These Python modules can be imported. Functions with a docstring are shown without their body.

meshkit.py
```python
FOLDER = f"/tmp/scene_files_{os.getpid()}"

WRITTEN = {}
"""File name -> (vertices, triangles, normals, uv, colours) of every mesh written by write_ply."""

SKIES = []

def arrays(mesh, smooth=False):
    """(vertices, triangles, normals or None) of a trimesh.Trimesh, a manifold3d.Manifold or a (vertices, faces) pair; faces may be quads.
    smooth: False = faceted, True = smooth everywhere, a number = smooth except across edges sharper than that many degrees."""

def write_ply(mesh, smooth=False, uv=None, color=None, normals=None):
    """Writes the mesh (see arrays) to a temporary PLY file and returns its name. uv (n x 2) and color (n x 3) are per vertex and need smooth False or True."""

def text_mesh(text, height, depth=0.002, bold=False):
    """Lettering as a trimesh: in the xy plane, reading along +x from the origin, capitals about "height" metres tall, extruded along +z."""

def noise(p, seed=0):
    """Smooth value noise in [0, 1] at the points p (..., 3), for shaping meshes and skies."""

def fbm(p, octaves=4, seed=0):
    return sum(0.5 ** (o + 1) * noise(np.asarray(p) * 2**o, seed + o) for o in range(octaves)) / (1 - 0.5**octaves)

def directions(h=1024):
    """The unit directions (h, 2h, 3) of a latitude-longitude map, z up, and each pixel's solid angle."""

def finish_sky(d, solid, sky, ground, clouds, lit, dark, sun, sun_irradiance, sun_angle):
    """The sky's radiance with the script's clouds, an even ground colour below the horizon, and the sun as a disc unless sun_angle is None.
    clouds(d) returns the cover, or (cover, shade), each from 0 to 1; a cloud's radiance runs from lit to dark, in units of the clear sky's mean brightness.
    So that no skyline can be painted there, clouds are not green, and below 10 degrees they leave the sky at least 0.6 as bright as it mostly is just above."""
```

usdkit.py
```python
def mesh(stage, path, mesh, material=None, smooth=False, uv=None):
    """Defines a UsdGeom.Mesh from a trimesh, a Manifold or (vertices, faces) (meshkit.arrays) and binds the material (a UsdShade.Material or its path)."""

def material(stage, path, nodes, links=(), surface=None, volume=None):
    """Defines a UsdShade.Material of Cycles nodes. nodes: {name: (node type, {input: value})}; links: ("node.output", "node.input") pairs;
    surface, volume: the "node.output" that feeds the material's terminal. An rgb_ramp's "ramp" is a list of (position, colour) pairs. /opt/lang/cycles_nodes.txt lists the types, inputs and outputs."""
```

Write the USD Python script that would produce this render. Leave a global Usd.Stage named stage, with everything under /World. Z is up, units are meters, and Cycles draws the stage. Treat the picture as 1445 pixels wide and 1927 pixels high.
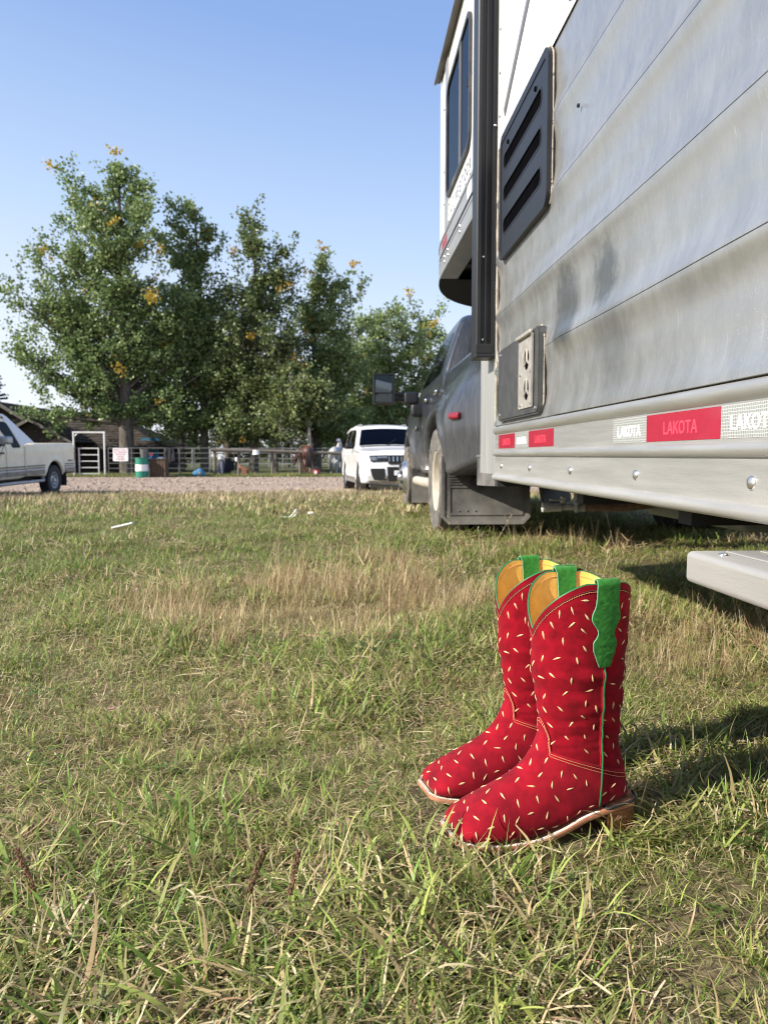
import math
import numpy as np
import trimesh
import shapely
import shapely.geometry as sg
import manifold3d as m3
from scipy.spatial import Delaunay, cKDTree
from scipy.interpolate import PchipInterpolator
from pxr import Usd, UsdGeom, UsdLux, UsdShade, Gf, Sdf, Vt
import usdkit
import meshkit

PI = math.pi
stage = Usd.Stage.CreateInMemory()
UsdGeom.SetStageUpAxis(stage, 'Z')
UsdGeom.SetStageMetersPerUnit(stage, 1.0)
UsdGeom.Xform.Define(stage, '/World')
UsdGeom.Scope.Define(stage, '/World/Looks')

# ------------------------------------------------------------------ camera, sky, sun
CAM_H = 0.58
FPX = 1450.0                       # focal length in pixels of the 1445 x 1927 photograph
PITCH = math.radians(-4.2)
YAW = math.radians(2.98)
EXPOSURE = 0.90
FWD = np.array([math.sin(YAW) * math.cos(PITCH), math.cos(YAW) * math.cos(PITCH), math.sin(PITCH)])
RIGHT = np.array([math.cos(YAW), -math.sin(YAW), 0.0])
UP = np.cross(RIGHT, FWD)
CAM = np.array([0.0, 0.0, CAM_H])
cam = UsdGeom.Camera.Define(stage, '/World/Camera')
cam.CreateFocalLengthAttr(26.0)
cam.CreateHorizontalApertureAttr(26.0 * 1445.0 / FPX)
cam.CreateVerticalApertureAttr(26.0 * 1927.0 / FPX)
cam.CreateFStopAttr(8.5)
cam.CreateFocusDistanceAttr(1.22)
cam.CreateExposureAttr(EXPOSURE)
cam.CreateClippingRangeAttr(Gf.Vec2f(0.02, 5000.0))
cam.AddTransformOp().Set(Gf.Matrix4d(*RIGHT, 0, *UP, 0, *(-FWD), 0, *CAM, 1))

SUN_EL = math.radians(31.0)
SUN_H = np.array([-0.92, -0.39]); SUN_H /= np.linalg.norm(SUN_H)
SUN = np.array([SUN_H[0] * math.cos(SUN_EL), SUN_H[1] * math.cos(SUN_EL), math.sin(SUN_EL)])
SUN_I = 1.25
SKY_S = 0.11
HAZE_SKY = [(0.0, (.88, .87, .91)), (0.07, (.82, .84, .92)), (0.15, (.78, .83, .93)), (0.30, (.51, .655, .89)), (0.50, (.265, .41, .75)), (0.75, (.18, .29, .60)), (1.0, (.16, .25, .58))]
dome = UsdLux.DomeLight.Define(stage, '/World/sky')
sky_mat = usdkit.material(stage, '/World/Looks/sky', {
    'sky': ('sky_texture', {'sky_type': 'single_scattering', 'sun_disc': False, 'sun_elevation': SUN_EL,
                            'sun_rotation': math.atan2(SUN[0], SUN[1]), 'altitude': 900.0,
                            'air_density': 1.0, 'aerosol_density': 1.0, 'ozone_density': 3.0}),
    'tc': ('texture_coordinate', {}), 'sep': ('separate_xyz', {}),
    'dt': ('vector_math', {'math_type': 'dot_product', 'vector2': (SUN_H[0], SUN_H[1], 0.0)}), 'dm': ('math', {'math_type': 'multiply_add', 'value2': -0.11, 'value3': 0.0}), 'ad': ('math', {'math_type': 'add', 'use_clamp': True}),
    'hz': ('rgb_ramp', {'ramp': HAZE_SKY}), 'mul': ('mix', {'mix_type': 'multiply', 'fac': 1.0, 'color2': (6.0, 6.0, 6.0)}),
    'mx': ('mix', {'fac': 0.8}),               # thin smoke that whitens the sky, most of all low down
    'bg': ('background_shader', {'strength': SKY_S})},
    [('tc.generated', 'sep.vector'), ('tc.generated', 'dt.vector1'), ('dt.value', 'dm.value1'), ('sep.z', 'ad.value1'), ('dm.value', 'ad.value2'), ('ad.value', 'hz.fac'), ('hz.color', 'mul.color1'), ('sky.color', 'mx.color1'), ('mul.color', 'mx.color2'), ('mx.color', 'bg.color')], surface='bg.background')
UsdShade.MaterialBindingAPI.Apply(dome.GetPrim()).Bind(sky_mat)
dome.GetPrim().SetCustomDataByKey('kind', 'structure')
sun = UsdLux.DistantLight.Define(stage, '/World/Sun')
sun.CreateIntensityAttr(SUN_I)
sun.CreateAngleAttr(0.53)
sun.CreateNormalizeAttr(True)
sun.CreateColorAttr(Gf.Vec3f(1.0, 0.93, 0.82))
_sx = np.cross([0, 0, 1.0], SUN); _sx /= np.linalg.norm(_sx); _sy = np.cross(SUN, _sx)
sun.AddTransformOp().Set(Gf.Matrix4d(*_sx, 0, *_sy, 0, *SUN, 0, 0, 0, 0, 1))


def at(px, py, Y):
    """The point at depth Y (metres along the trailer's axis) seen at this pixel of the photograph."""
    d = FWD * FPX + RIGHT * (px - 722.5) - UP * (py - 963.5)
    return CAM + d * (Y / d[1])


# ------------------------------------------------------------------ helpers
def smoothstep(a, b, x):
    t = np.clip((np.asarray(x, float) - a) / (b - a), 0, 1)
    return t * t * (3 - 2 * t)


_used = {}
ORIGIN = {}


def new_path(parent, name):
    key = (parent, name)
    n = _used.get(key, 0)
    _used[key] = n + 1
    return f'{parent}/{name}' if n == 0 else f'{parent}/{name}_{n:03d}'


def tag(prim, label=None, cat=None, group=None, kind=None):
    for k, v in (('label', label), ('category', cat), ('group', group), ('kind', kind)):
        if v:
            prim.SetCustomDataByKey(k, v)
    return prim


def thing(name, label, cat, loc=(0, 0, 0), rotz=0.0, group=None, pitch=0.0, world=False, roll=0.0, scale=None):
    path = new_path('/World', name)
    x = UsdGeom.Xform.Define(stage, path)
    x.AddTranslateOp().Set(Gf.Vec3d(*map(float, loc)))
    if rotz:
        x.AddRotateZOp().Set(math.degrees(rotz))
    if pitch:
        x.AddRotateYOp().Set(math.degrees(pitch))
    if roll:
        x.AddRotateXOp().Set(math.degrees(roll))
    if scale:
        x.AddScaleOp().Set(Gf.Vec3f(scale, scale, scale))
    tag(x.GetPrim(), label, cat, group)
    ORIGIN[path] = np.array(loc, float) if world else np.zeros(3)
    return path


def sub(parent, name, label=None):
    path = new_path(parent, name)
    x = UsdGeom.Xform.Define(stage, path)
    if label:
        x.GetPrim().SetCustomDataByKey('label', label)
    ORIGIN[path] = ORIGIN.get(parent, np.zeros(3))
    return path


def obj(name, mesh, mat, parent='/World', smooth=False, label=None, cat=None, group=None, kind=None, tint=None):
    path = new_path(parent, name)
    if isinstance(mesh, MB):
        if tint is None and mesh.c:
            tint = np.vstack(mesh.c)
        mesh = mesh.mesh()
    if isinstance(mesh, trimesh.Trimesh):
        mesh = (np.asarray(mesh.vertices, float), np.asarray(mesh.faces))
    elif hasattr(mesh, 'to_mesh'):
        mm = mesh.to_mesh()
        mesh = (np.asarray(mm.vert_properties)[:, :3].astype(float), np.asarray(mm.tri_verts))
    o = ORIGIN.get(parent, np.zeros(3))
    mesh = (np.asarray(mesh[0], float) - o, mesh[1])
    ORIGIN[path] = o
    m = usdkit.mesh(stage, path, mesh, M[mat] if isinstance(mat, str) else mat, smooth=smooth)
    if tint is not None:
        UsdGeom.PrimvarsAPI(m).CreatePrimvar('tint', Sdf.ValueTypeNames.Color3fArray, 'vertex').Set(Vt.Vec3fArray.FromNumpy(np.asarray(tint, np.float32)))
    tag(m.GetPrim(), label, cat, group, kind)
    return path


def dup(src, name, loc, rotz, label, group=None, pitch=0.0):
    path = new_path('/World', name)
    x = UsdGeom.Xform.Define(stage, path)
    p = x.GetPrim()
    was = dict(stage.GetPrimAtPath(src).GetCustomData())
    p.GetReferences().AddInternalReference(src)
    x = UsdGeom.Xformable(p)
    tr = x.GetTranslateOp() if hasattr(x, 'GetTranslateOp') and x.GetTranslateOp() else x.AddTranslateOp()
    tr.Set(Gf.Vec3d(*map(float, loc)))
    ops = [tr]
    rz = x.GetRotateZOp() if hasattr(x, 'GetRotateZOp') and x.GetRotateZOp() else x.AddRotateZOp()
    rz.Set(math.degrees(rotz)); ops.append(rz)
    ops += [o_ for o_ in x.GetOrderedXformOps() if o_.GetOpType() in (UsdGeom.XformOp.TypeRotateX, UsdGeom.XformOp.TypeRotateY, UsdGeom.XformOp.TypeScale)]
    x.SetXformOpOrder(ops)
    tag(p, label, was['category'], group or was.get('group'))
    p.SetInstanceable(True)
    return path


class MB:
    """Collects shapes that become ONE mesh."""
    def __init__(self):
        self.v, self.f, self.n, self.c = [], [], 0, []

    def add(self, v, f=None, color=None):
        if f is None:
            if hasattr(v, 'to_mesh'):
                mm = v.to_mesh(); v, f = np.asarray(mm.vert_properties)[:, :3], np.asarray(mm.tri_verts)
            elif isinstance(v, trimesh.Trimesh):
                v, f = v.vertices, v.faces
            else:
                v, f = v
        v, f = np.asarray(v, float), np.asarray(f, int)
        if f.shape[1] == 4:
            f = np.vstack([f[:, [0, 1, 2]], f[:, [0, 2, 3]]])
        self.v.append(v); self.f.append(f + self.n); self.n += len(v)
        if color is not None:
            self.c.append(np.broadcast_to(np.asarray(color, float), (len(v), 3)))
        return self

    def box(self, a, b, rot=None, center=None):
        a, b = np.minimum(a, b).astype(float), np.maximum(a, b).astype(float)
        m = trimesh.creation.box(extents=b - a)
        v = m.vertices + (a + b) / 2
        if rot is not None:
            c = np.array(center if center is not None else (a + b) / 2, float)
            v = (v - c) @ np.asarray(rot).T + c
        return self.add(v, m.faces)

    def rbox(self, a, b, r=0.01, n=2):
        return self.add(rounded_box(a, b, r, n))

    def tube(self, pts, r, sides=8, closed=False, cap=True):
        return self.add(*tube(pts, r, sides, closed, cap))

    def mesh(self):
        return np.vstack(self.v), np.vstack(self.f)


def tube(pts, r, sides=8, closed=False, cap=True):
    p = np.asarray(pts, float)
    if closed:
        t = np.roll(p, -1, 0) - np.roll(p, 1, 0)
    else:
        t = np.gradient(p, axis=0)
    t /= np.linalg.norm(t, axis=1, keepdims=True) + 1e-12
    ref = np.array([0, 0, 1.0]) if abs(t[:, 2]).mean() < 0.75 else np.array([1.0, 0, 0])
    a = np.cross(t, ref); a /= np.linalg.norm(a, axis=1, keepdims=True) + 1e-12
    b = np.cross(t, a)
    ang = np.arange(sides) * 2 * PI / sides
    r = np.broadcast_to(r, (len(p),)).astype(float)
    v = p[:, None] + r[:, None, None] * (np.cos(ang)[None, :, None] * a[:, None] + np.sin(ang)[None, :, None] * b[:, None])
    n = len(p)
    rows = n if closed else n - 1
    i, j = np.meshgrid(np.arange(rows), np.arange(sides), indexing='ij')
    i2, j2 = (i + 1) % n, (j + 1) % sides
    q = np.stack([i * sides + j, i2 * sides + j, i2 * sides + j2, i * sides + j2], -1).reshape(-1, 4)
    f = np.vstack([q[:, [0, 1, 2]], q[:, [0, 2, 3]]])
    v = v.reshape(-1, 3)
    if cap and not closed:
        v = np.vstack([v, p[0], p[-1]])
        k = np.arange(sides)
        f = np.vstack([f, np.stack([np.full(sides, n * sides), k, (k + 1) % sides], 1),
                       np.stack([np.full(sides, n * sides + 1), (n - 1) * sides + (k + 1) % sides, (n - 1) * sides + k], 1)])
    return v, f


def grid_faces(nr, nc, wrap=False):
    cols = nc if wrap else nc - 1
    i, j = np.meshgrid(np.arange(nr - 1), np.arange(cols), indexing='ij')
    j2 = (j + 1) % nc
    q = np.stack([i * nc + j, i * nc + j2, (i + 1) * nc + j2, (i + 1) * nc + j], -1).reshape(-1, 4)
    return np.vstack([q[:, [0, 1, 2]], q[:, [0, 2, 3]]])


def rounded_box(a, b, r=0.01, n=2):
    a, b = np.minimum(a, b).astype(float), np.maximum(a, b).astype(float)
    r = min(r, (b - a).min() * 0.49)
    pts = []
    sp = trimesh.creation.icosphere(n - 1, r).vertices
    for i in (0, 1):
        for j in (0, 1):
            for k in (0, 1):
                c = np.array([(b if i else a)[0], (b if j else a)[1], (b if k else a)[2]]) + r * np.array([1 - 2 * i, 1 - 2 * j, 1 - 2 * k])
                pts.append(sp + c)
    h = trimesh.convex.convex_hull(np.vstack(pts))
    return h.vertices, h.faces


def lathe(profile, n=32, axis='y', center=(0, 0, 0)):
    """profile: (radius, along) points, spun about an axis."""
    pr = np.asarray(profile, float)
    ang = np.arange(n) * 2 * PI / n
    c, s = np.cos(ang), np.sin(ang)
    r, h = pr[:, :1], pr[:, 1:]
    if axis == 'y':
        v = np.stack([r * c, np.broadcast_to(h, (len(pr), n)), r * s], -1)
    elif axis == 'z':
        v = np.stack([r * c, r * s, np.broadcast_to(h, (len(pr), n))], -1)
    else:
        v = np.stack([np.broadcast_to(h, (len(pr), n)), r * c, r * s], -1)
    return v.reshape(-1, 3) + np.asarray(center, float), grid_faces(len(pr), n, True)


def extrude(poly, h0, h1, plane='xz'):
    """A 2-D polygon (shapely or points) as a prism. plane xz: depth along y; yz: along x; xy: along z."""
    if not isinstance(poly, sg.base.BaseGeometry):
        poly = sg.Polygon(poly)
    poly = poly.buffer(0)
    m = trimesh.util.concatenate([trimesh.creation.extrude_polygon(g, h1 - h0, engine='earcut') for g in getattr(poly, 'geoms', [poly])])
    v = np.array(m.vertices); f = np.array(m.faces)
    u, w, h = v[:, 0], v[:, 1], v[:, 2] + h0
    if plane == 'xz':
        return np.stack([u, h, w], 1), f[:, ::-1]
    if plane == 'yz':
        return np.stack([h, u, w], 1), f
    return np.stack([u, w, h], 1), f


def resample(poly, ds):
    out = []
    p = np.asarray(poly, float)
    for a, b in zip(p, np.roll(p, -1, 0)):
        n = max(1, int(math.ceil(np.linalg.norm(b - a) / ds)))
        out += [a + (b - a) * k / n for k in range(n)]
    return np.array(out)


def arc(cx, cz, r, a0, a1, n=14):
    a = np.radians(np.linspace(a0, a1, n))
    return [(cx + r * math.cos(t), cz + r * math.sin(t)) for t in a]


def side_grid(poly, r, step):
    """Points and triangles that fill a polygon, fine towards its edge."""
    b = resample(poly, step * 0.7)
    P = sg.Polygon(b)
    pts = [b]
    for d in (0.18 * r, 0.45 * r, 0.8 * r, 1.2 * r) if r else ():
        g = P.buffer(-d)
        for gg in getattr(g, 'geoms', [g]):
            if gg.is_empty:
                continue
            L = gg.exterior.length
            n = max(8, int(L / (step * 0.7)))
            pts.append(np.array([gg.exterior.interpolate(k / n, normalized=True).coords[0] for k in range(n)]))
    x0, z0, x1, z1 = P.bounds
    g = np.stack(np.meshgrid(np.arange(x0, x1, step), np.arange(z0, z1, step)), -1).reshape(-1, 2)
    inner = P.buffer(-max(1.5 * r, step * 0.5))
    if not inner.is_empty:
        keep = shapely.contains_xy(inner, g[:, 0], g[:, 1])
        pts.append(g[keep])
    allp = np.vstack(pts)
    tri = Delaunay(allp).simplices
    c = allp[tri].mean(1)
    tri = tri[shapely.contains_xy(P, c[:, 0], c[:, 1])]
    a = np.cross(allp[tri[:, 1]] - allp[tri[:, 0]], allp[tri[:, 2]] - allp[tri[:, 0]])
    tri[a < 0] = tri[a < 0][:, ::-1]
    tri = tri[np.abs(a) > 1e-9]
    d = shapely.distance(shapely.points(allp), P.exterior)
    return allp, tri, d, len(b)


def pillow(poly, W, r=0.06, step=0.07, crown=None, nw=9):
    """A body whose side outline is poly (x, z), half width W(x, z), edges rounded by r, bowed across its width by crown(x, z)."""
    p, tri, d, nb = side_grid(poly, r, step)
    if sg.Polygon(p[:nb]).exterior.is_ccw is False:
        pass
    Wv = W(p[:, 0], p[:, 1])
    y = Wv - r * (1 - np.sqrt(np.clip(1 - (1 - np.clip(d / r, 0, 1)) ** 2, 0, 1)))
    n = len(p)
    L = np.stack([p[:, 0], y, p[:, 1]], 1)
    R = np.stack([p[:, 0], -y, p[:, 1]], 1)
    b = p[:nb]
    nx = np.roll(b, -1, 0) - np.roll(b, 1, 0)
    nrm = np.stack([nx[:, 1], -nx[:, 0]], 1)
    nrm /= np.linalg.norm(nrm, axis=1, keepdims=True) + 1e-9
    if not sg.Polygon(b).exterior.is_ccw:
        nrm = -nrm
    cr = np.zeros(nb) if crown is None else crown(b[:, 0], b[:, 1])
    rows = []
    for t in np.linspace(1, -1, nw):
        q = b + nrm * (cr * (1 - t * t))[:, None]
        rows.append(np.stack([q[:, 0], y[:nb] * t, q[:, 1]], 1))
    strip = np.vstack(rows)
    fs = grid_faces(nw, nb, True)
    v = np.vstack([L, R, strip])
    f = np.vstack([tri[:, ::-1], tri + n, fs + 2 * n])
    m = trimesh.Trimesh(v, f, process=False)
    m.merge_vertices(digits_vertex=5)
    trimesh.repair.fix_normals(m)
    return m


def side_patch(poly, W, side, off, step=0.08, thick=0.0):
    p, tri, d, nb = side_grid(poly, 0.0, step)
    y = (W(p[:, 0], p[:, 1]) + off) * side
    v = np.stack([p[:, 0], y, p[:, 1]], 1)
    f = tri[:, ::-1] if side > 0 else tri
    if thick:
        v2 = v.copy(); v2[:, 1] -= side * thick
        k = np.arange(nb); k2 = (k + 1) % nb; n = len(v)
        rim = np.vstack([np.stack([k, k2, k2 + n], 1), np.stack([k, k2 + n, k + n], 1)])
        return np.vstack([v, v2]), np.vstack([f, f[:, ::-1] + n, rim])
    return v, f


def cross_patch(p0, p1, w0, w1, crown, off, W, yc=(-1, 1), n=9, m=5):
    """A patch across the body between outline points p0 and p1 (x, z); w0, w1 are fractions of the half width; follows the crown."""
    p0, p1 = np.array(p0, float), np.array(p1, float)
    d = p1 - p0; nrm = np.array([d[1], -d[0]]) / np.linalg.norm(d)
    if off[1]:
        nrm = nrm * off[1]
    out = []
    for i in range(m):
        s = i / (m - 1)
        q = p0 + d * s
        w = w0 + (w1 - w0) * s
        c = float(crown(q[0], q[1])); Wq = float(W(np.array([q[0]]), np.array([q[1]]))[0])
        for t in np.linspace(yc[0], yc[1], n):
            tt = t * w
            g = q + nrm * (c * (1 - tt * tt) + off[0])
            out.append((g[0], Wq * tt, g[1]))
    out, fs = np.array(out), grid_faces(m, n)
    if np.dot(np.cross(out[fs[0, 1]] - out[fs[0, 0]], out[fs[0, 2]] - out[fs[0, 0]])[[0, 2]], nrm) < 0:
        fs = fs[:, ::-1]
    return out, fs


def hull_chain(chains, edge=0.02, smooth=6):
    """chains: lists of (x, y, z, r); neighbouring spheres are hulled and everything is joined and smoothed."""
    total = m3.Manifold()
    for ch in chains:
        for a, b in zip(ch[:-1], ch[1:]):
            s = [m3.Manifold.sphere(q[3], 14).translate([float(q[0]), float(q[1]), float(q[2])]) for q in (a, b)]
            total = total + m3.Manifold.batch_hull(s)
    total = total.refine_to_length(edge)
    mm = total.to_mesh()
    t = trimesh.Trimesh(np.asarray(mm.vert_properties)[:, :3], np.asarray(mm.tri_verts), process=True)
    trimesh.smoothing.filter_taubin(t, 0.5, 0.53, iterations=smooth)
    return t


def text_on(text, height, origin, right, up, bold=True, depth=0.0012, width=None, spacing=None):
    """Lettering that starts at origin (lower left), reads along right, stands along up."""
    if spacing:
        parts = []
        for k, ch in enumerate(text):
            if ch != ' ':
                g = meshkit.text_mesh(ch, height, depth, bold); v = np.array(g.vertices)
                v[:, 0] += k * spacing - v[:, 0].min(); parts.append((v, np.array(g.faces)))
        mb = MB()
        for v, f in parts:
            mb.add(v, f)
        v, f = mb.mesh()
    else:
        g = meshkit.text_mesh(text, height, depth, bold); v, f = np.array(g.vertices), np.array(g.faces)
    v[:, 0] -= v[:, 0].min()
    if width:
        v[:, 0] *= width / v[:, 0].max()
    right, up = np.array(right, float), np.array(up, float)
    nrm = np.cross(right, up)
    return np.array(origin) + v[:, :1] * right + v[:, 1:2] * up + v[:, 2:] * nrm, f


# ------------------------------------------------------------------ materials
M = {}


def mat(name, color, rough=0.6, metal=0.0, var=0.12, scale=12.0, bump=0.0, bscale=60.0, color2=None, stretch=(1, 1, 1), world=False,
        sheen=0.0, coat=0.0, dust=None, translucent=0.0, spec=0.5, detail=5.0, random=0.0, tint=False, bdist=0.004, rvar=0.0):
    c = np.array(color, float)
    lo, hi = (c * (1 - var), np.minimum(c * (1 + var), 1)) if color2 is None else (c, np.array(color2, float))
    n = {'tc': ('geometry', {}) if world else ('texture_coordinate', {}),
         'map': ('mapping', {'scale': tuple(map(float, stretch))}),
         'n': ('noise_texture', {'scale': scale, 'detail': detail, 'roughness': 0.6}),
         'r': ('rgb_ramp', {'ramp': [(0.3, tuple(lo)), (0.7, tuple(hi))]}),
         'p': ('principled_bsdf', {'roughness': rough, 'metallic': metal, 'specular_ior_level': spec, 'sheen_weight': sheen, 'coat_weight': coat, 'coat_roughness': 0.06})}
    pos = 'tc.position' if world else 'tc.object'
    L = [(pos, 'map.vector'), ('map.vector', 'n.vector'), ('n.fac', 'r.fac')]
    cur = 'r.color'
    if tint:
        n['at'] = ('attribute', {'attribute': 'tint'})
        n['mt'] = ('mix', {'mix_type': 'multiply', 'fac': 1.0})
        L += [(cur, 'mt.color1'), ('at.color', 'mt.color2')]
        cur = 'mt.color'
    if random:
        n['oi'] = ('object_info', {})
        n['mr'] = ('map_range', {'from_min': 0.0, 'from_max': 1.0, 'to_min': 1 - random, 'to_max': 1 + random})
        n['hv'] = ('hsv', {'hue': 0.5, 'saturation': 1.0, 'fac': 1.0})
        L += [('oi.random', 'mr.value'), ('mr.result', 'hv.value'), (cur, 'hv.color')]
        cur = 'hv.color'
    if dust is not None:      # (colour, lowest z fully dusty, highest z, amount)
        dc, z0, z1, amt = dust
        n['dsep'] = ('separate_xyz', {})
        n['dmr'] = ('map_range', {'from_min': z1, 'from_max': z0, 'to_min': 0.0, 'to_max': 1.0, 'clamp': True})
        n['dn'] = ('noise_texture', {'scale': 5.0, 'detail': 6.0, 'roughness': 0.65})
        n['dmul'] = ('math', {'math_type': 'multiply_add', 'value2': 1.0})
        n['dm0'] = ('map_range', {'from_min': 0.3, 'from_max': 0.7, 'to_min': -0.35, 'to_max': 0.35})
        n['dadd'] = ('math', {'math_type': 'add', 'use_clamp': True})
        n['dsc'] = ('math', {'math_type': 'multiply', 'value2': amt, 'use_clamp': True})
        n['dmix'] = ('mix', {'color2': tuple(dc)})
        n['drm'] = ('map_range', {'from_min': 0.0, 'from_max': 1.0, 'to_min': rough, 'to_max': 0.85})
        del n['dmul']
        L += [('tc.object' if not world else 'tc.position', 'dsep.vector'), ('dsep.z', 'dmr.value'), ('map.vector', 'dn.vector'), ('dn.fac', 'dm0.value'),
              ('dmr.result', 'dadd.value1'), ('dm0.result', 'dadd.value2'), ('dadd.value', 'dsc.value1'), ('dsc.value', 'dmix.fac'), (cur, 'dmix.color1'),
              ('dsc.value', 'drm.value'), ('drm.result', 'p.roughness')]
        cur = 'dmix.color'
    elif rvar:
        n['rr'] = ('map_range', {'from_min': 0.3, 'from_max': 0.7, 'to_min': rough - rvar, 'to_max': rough + rvar})
        L += [('n.fac', 'rr.value'), ('rr.result', 'p.roughness')]
    L += [(cur, 'p.base_color')]
    if bump:
        n['bn'] = ('noise_texture', {'scale': bscale, 'detail': 6.0, 'roughness': 0.65})
        n['b'] = ('bump', {'strength': bump, 'distance': bdist})
        L += [('map.vector', 'bn.vector'), ('bn.fac', 'b.height'), ('b.normal', 'p.normal')]
    surf = 'p.BSDF'
    if translucent:
        n['tl'] = ('translucent_bsdf', {})
        n['mx'] = ('mix_closure', {'fac': translucent})
        L += [(cur, 'tl.color'), ('p.BSDF', 'mx.closure1'), ('tl.BSDF', 'mx.closure2')]
        surf = 'mx.closure'
    M[name] = usdkit.material(stage, '/World/Looks/' + name, n, L, surface=surf)
    return M[name]


def glass_mat(name, tint=(0.02, 0.025, 0.03), clear=0.35):
    M[name] = usdkit.material(stage, '/World/Looks/' + name, {
        'tr': ('transparent_bsdf', {'color': (clear, clear * 1.02, clear * 1.04)}),
        'gl': ('glossy_bsdf', {'color': (0.36, 0.40, 0.44), 'roughness': 0.03}),
        'fr': ('fresnel', {'IOR': 1.40}), 'mx': ('mix_closure', {})},
        [('fr.fac', 'mx.fac'), ('tr.BSDF', 'mx.closure1'), ('gl.BSDF', 'mx.closure2')], surface='mx.closure')


# ground and growing things
mat('soil', (0.060, 0.050, 0.028), 0.95, color2=(0.23, 0.19, 0.105), scale=75.0, bump=0.9, bscale=160.0, world=True, spec=0.1, bdist=0.006, detail=8)
mat('far_turf', (0.05, 0.07, 0.022), 0.95, color2=(0.12, 0.11, 0.045), scale=0.35, bump=0.5, bscale=30.0, world=True, spec=0.1, detail=8)
mat('gravel', (0.24, 0.18, 0.135), 0.95, color2=(0.46, 0.36, 0.28), scale=1.3, stretch=(0.22, 2.4, 1), bump=0.8, bscale=22.0, world=True, spec=0.15, bdist=0.02, detail=9)


def blade_mat(name, translucent=0.3, rough=0.45, spec=0.4):
    """Each blade's own colour comes with the mesh; patches of lusher and drier turf come from the place."""
    M[name] = usdkit.material(stage, '/World/Looks/' + name, {
        'at': ('attribute', {'attribute': 'tint'}), 'oi': ('object_info', {}),
        'mr': ('map_range', {'from_min': 0.0, 'from_max': 1.0, 'to_min': 0.75, 'to_max': 1.3}),
        'hm': ('map_range', {'from_min': 0.0, 'from_max': 1.0, 'to_min': 0.487, 'to_max': 0.513}),
        'w': ('white_noise_texture', {'dimensions': '1D'}),
        'hv': ('hsv', {'saturation': 1.0, 'fac': 1.0}),
        'p': ('principled_bsdf', {'roughness': rough, 'specular_ior_level': spec}), 'tl': ('translucent_bsdf', {}), 'mx': ('mix_closure', {'fac': translucent})},
        [('at.color', 'hv.color'), ('oi.random', 'mr.value'), ('mr.result', 'hv.value'), ('oi.random', 'w.w'), ('w.value', 'hm.value'), ('hm.result', 'hv.hue'),
         ('hv.color', 'p.base_color'), ('hv.color', 'tl.color'), ('p.BSDF', 'mx.closure1'), ('tl.BSDF', 'mx.closure2')], surface='mx.closure')


blade_mat('blade', 0.36)
blade_mat('straw', 0.18, 0.6, 0.3)
blade_mat('leaf', 0.33, 0.42, 0.45)
mat('bark', (0.055, 0.046, 0.038), 0.95, color2=(0.15, 0.13, 0.11), scale=9.0, stretch=(1, 1, 0.25), bump=1.0, bscale=14.0, bdist=0.02, spec=0.1)
mat('pale_bark', (0.26, 0.21, 0.17), 0.9, color2=(0.42, 0.36, 0.30), scale=7.0, stretch=(1, 1, 0.3), bump=0.6, bscale=14.0, bdist=0.02, spec=0.1)

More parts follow.
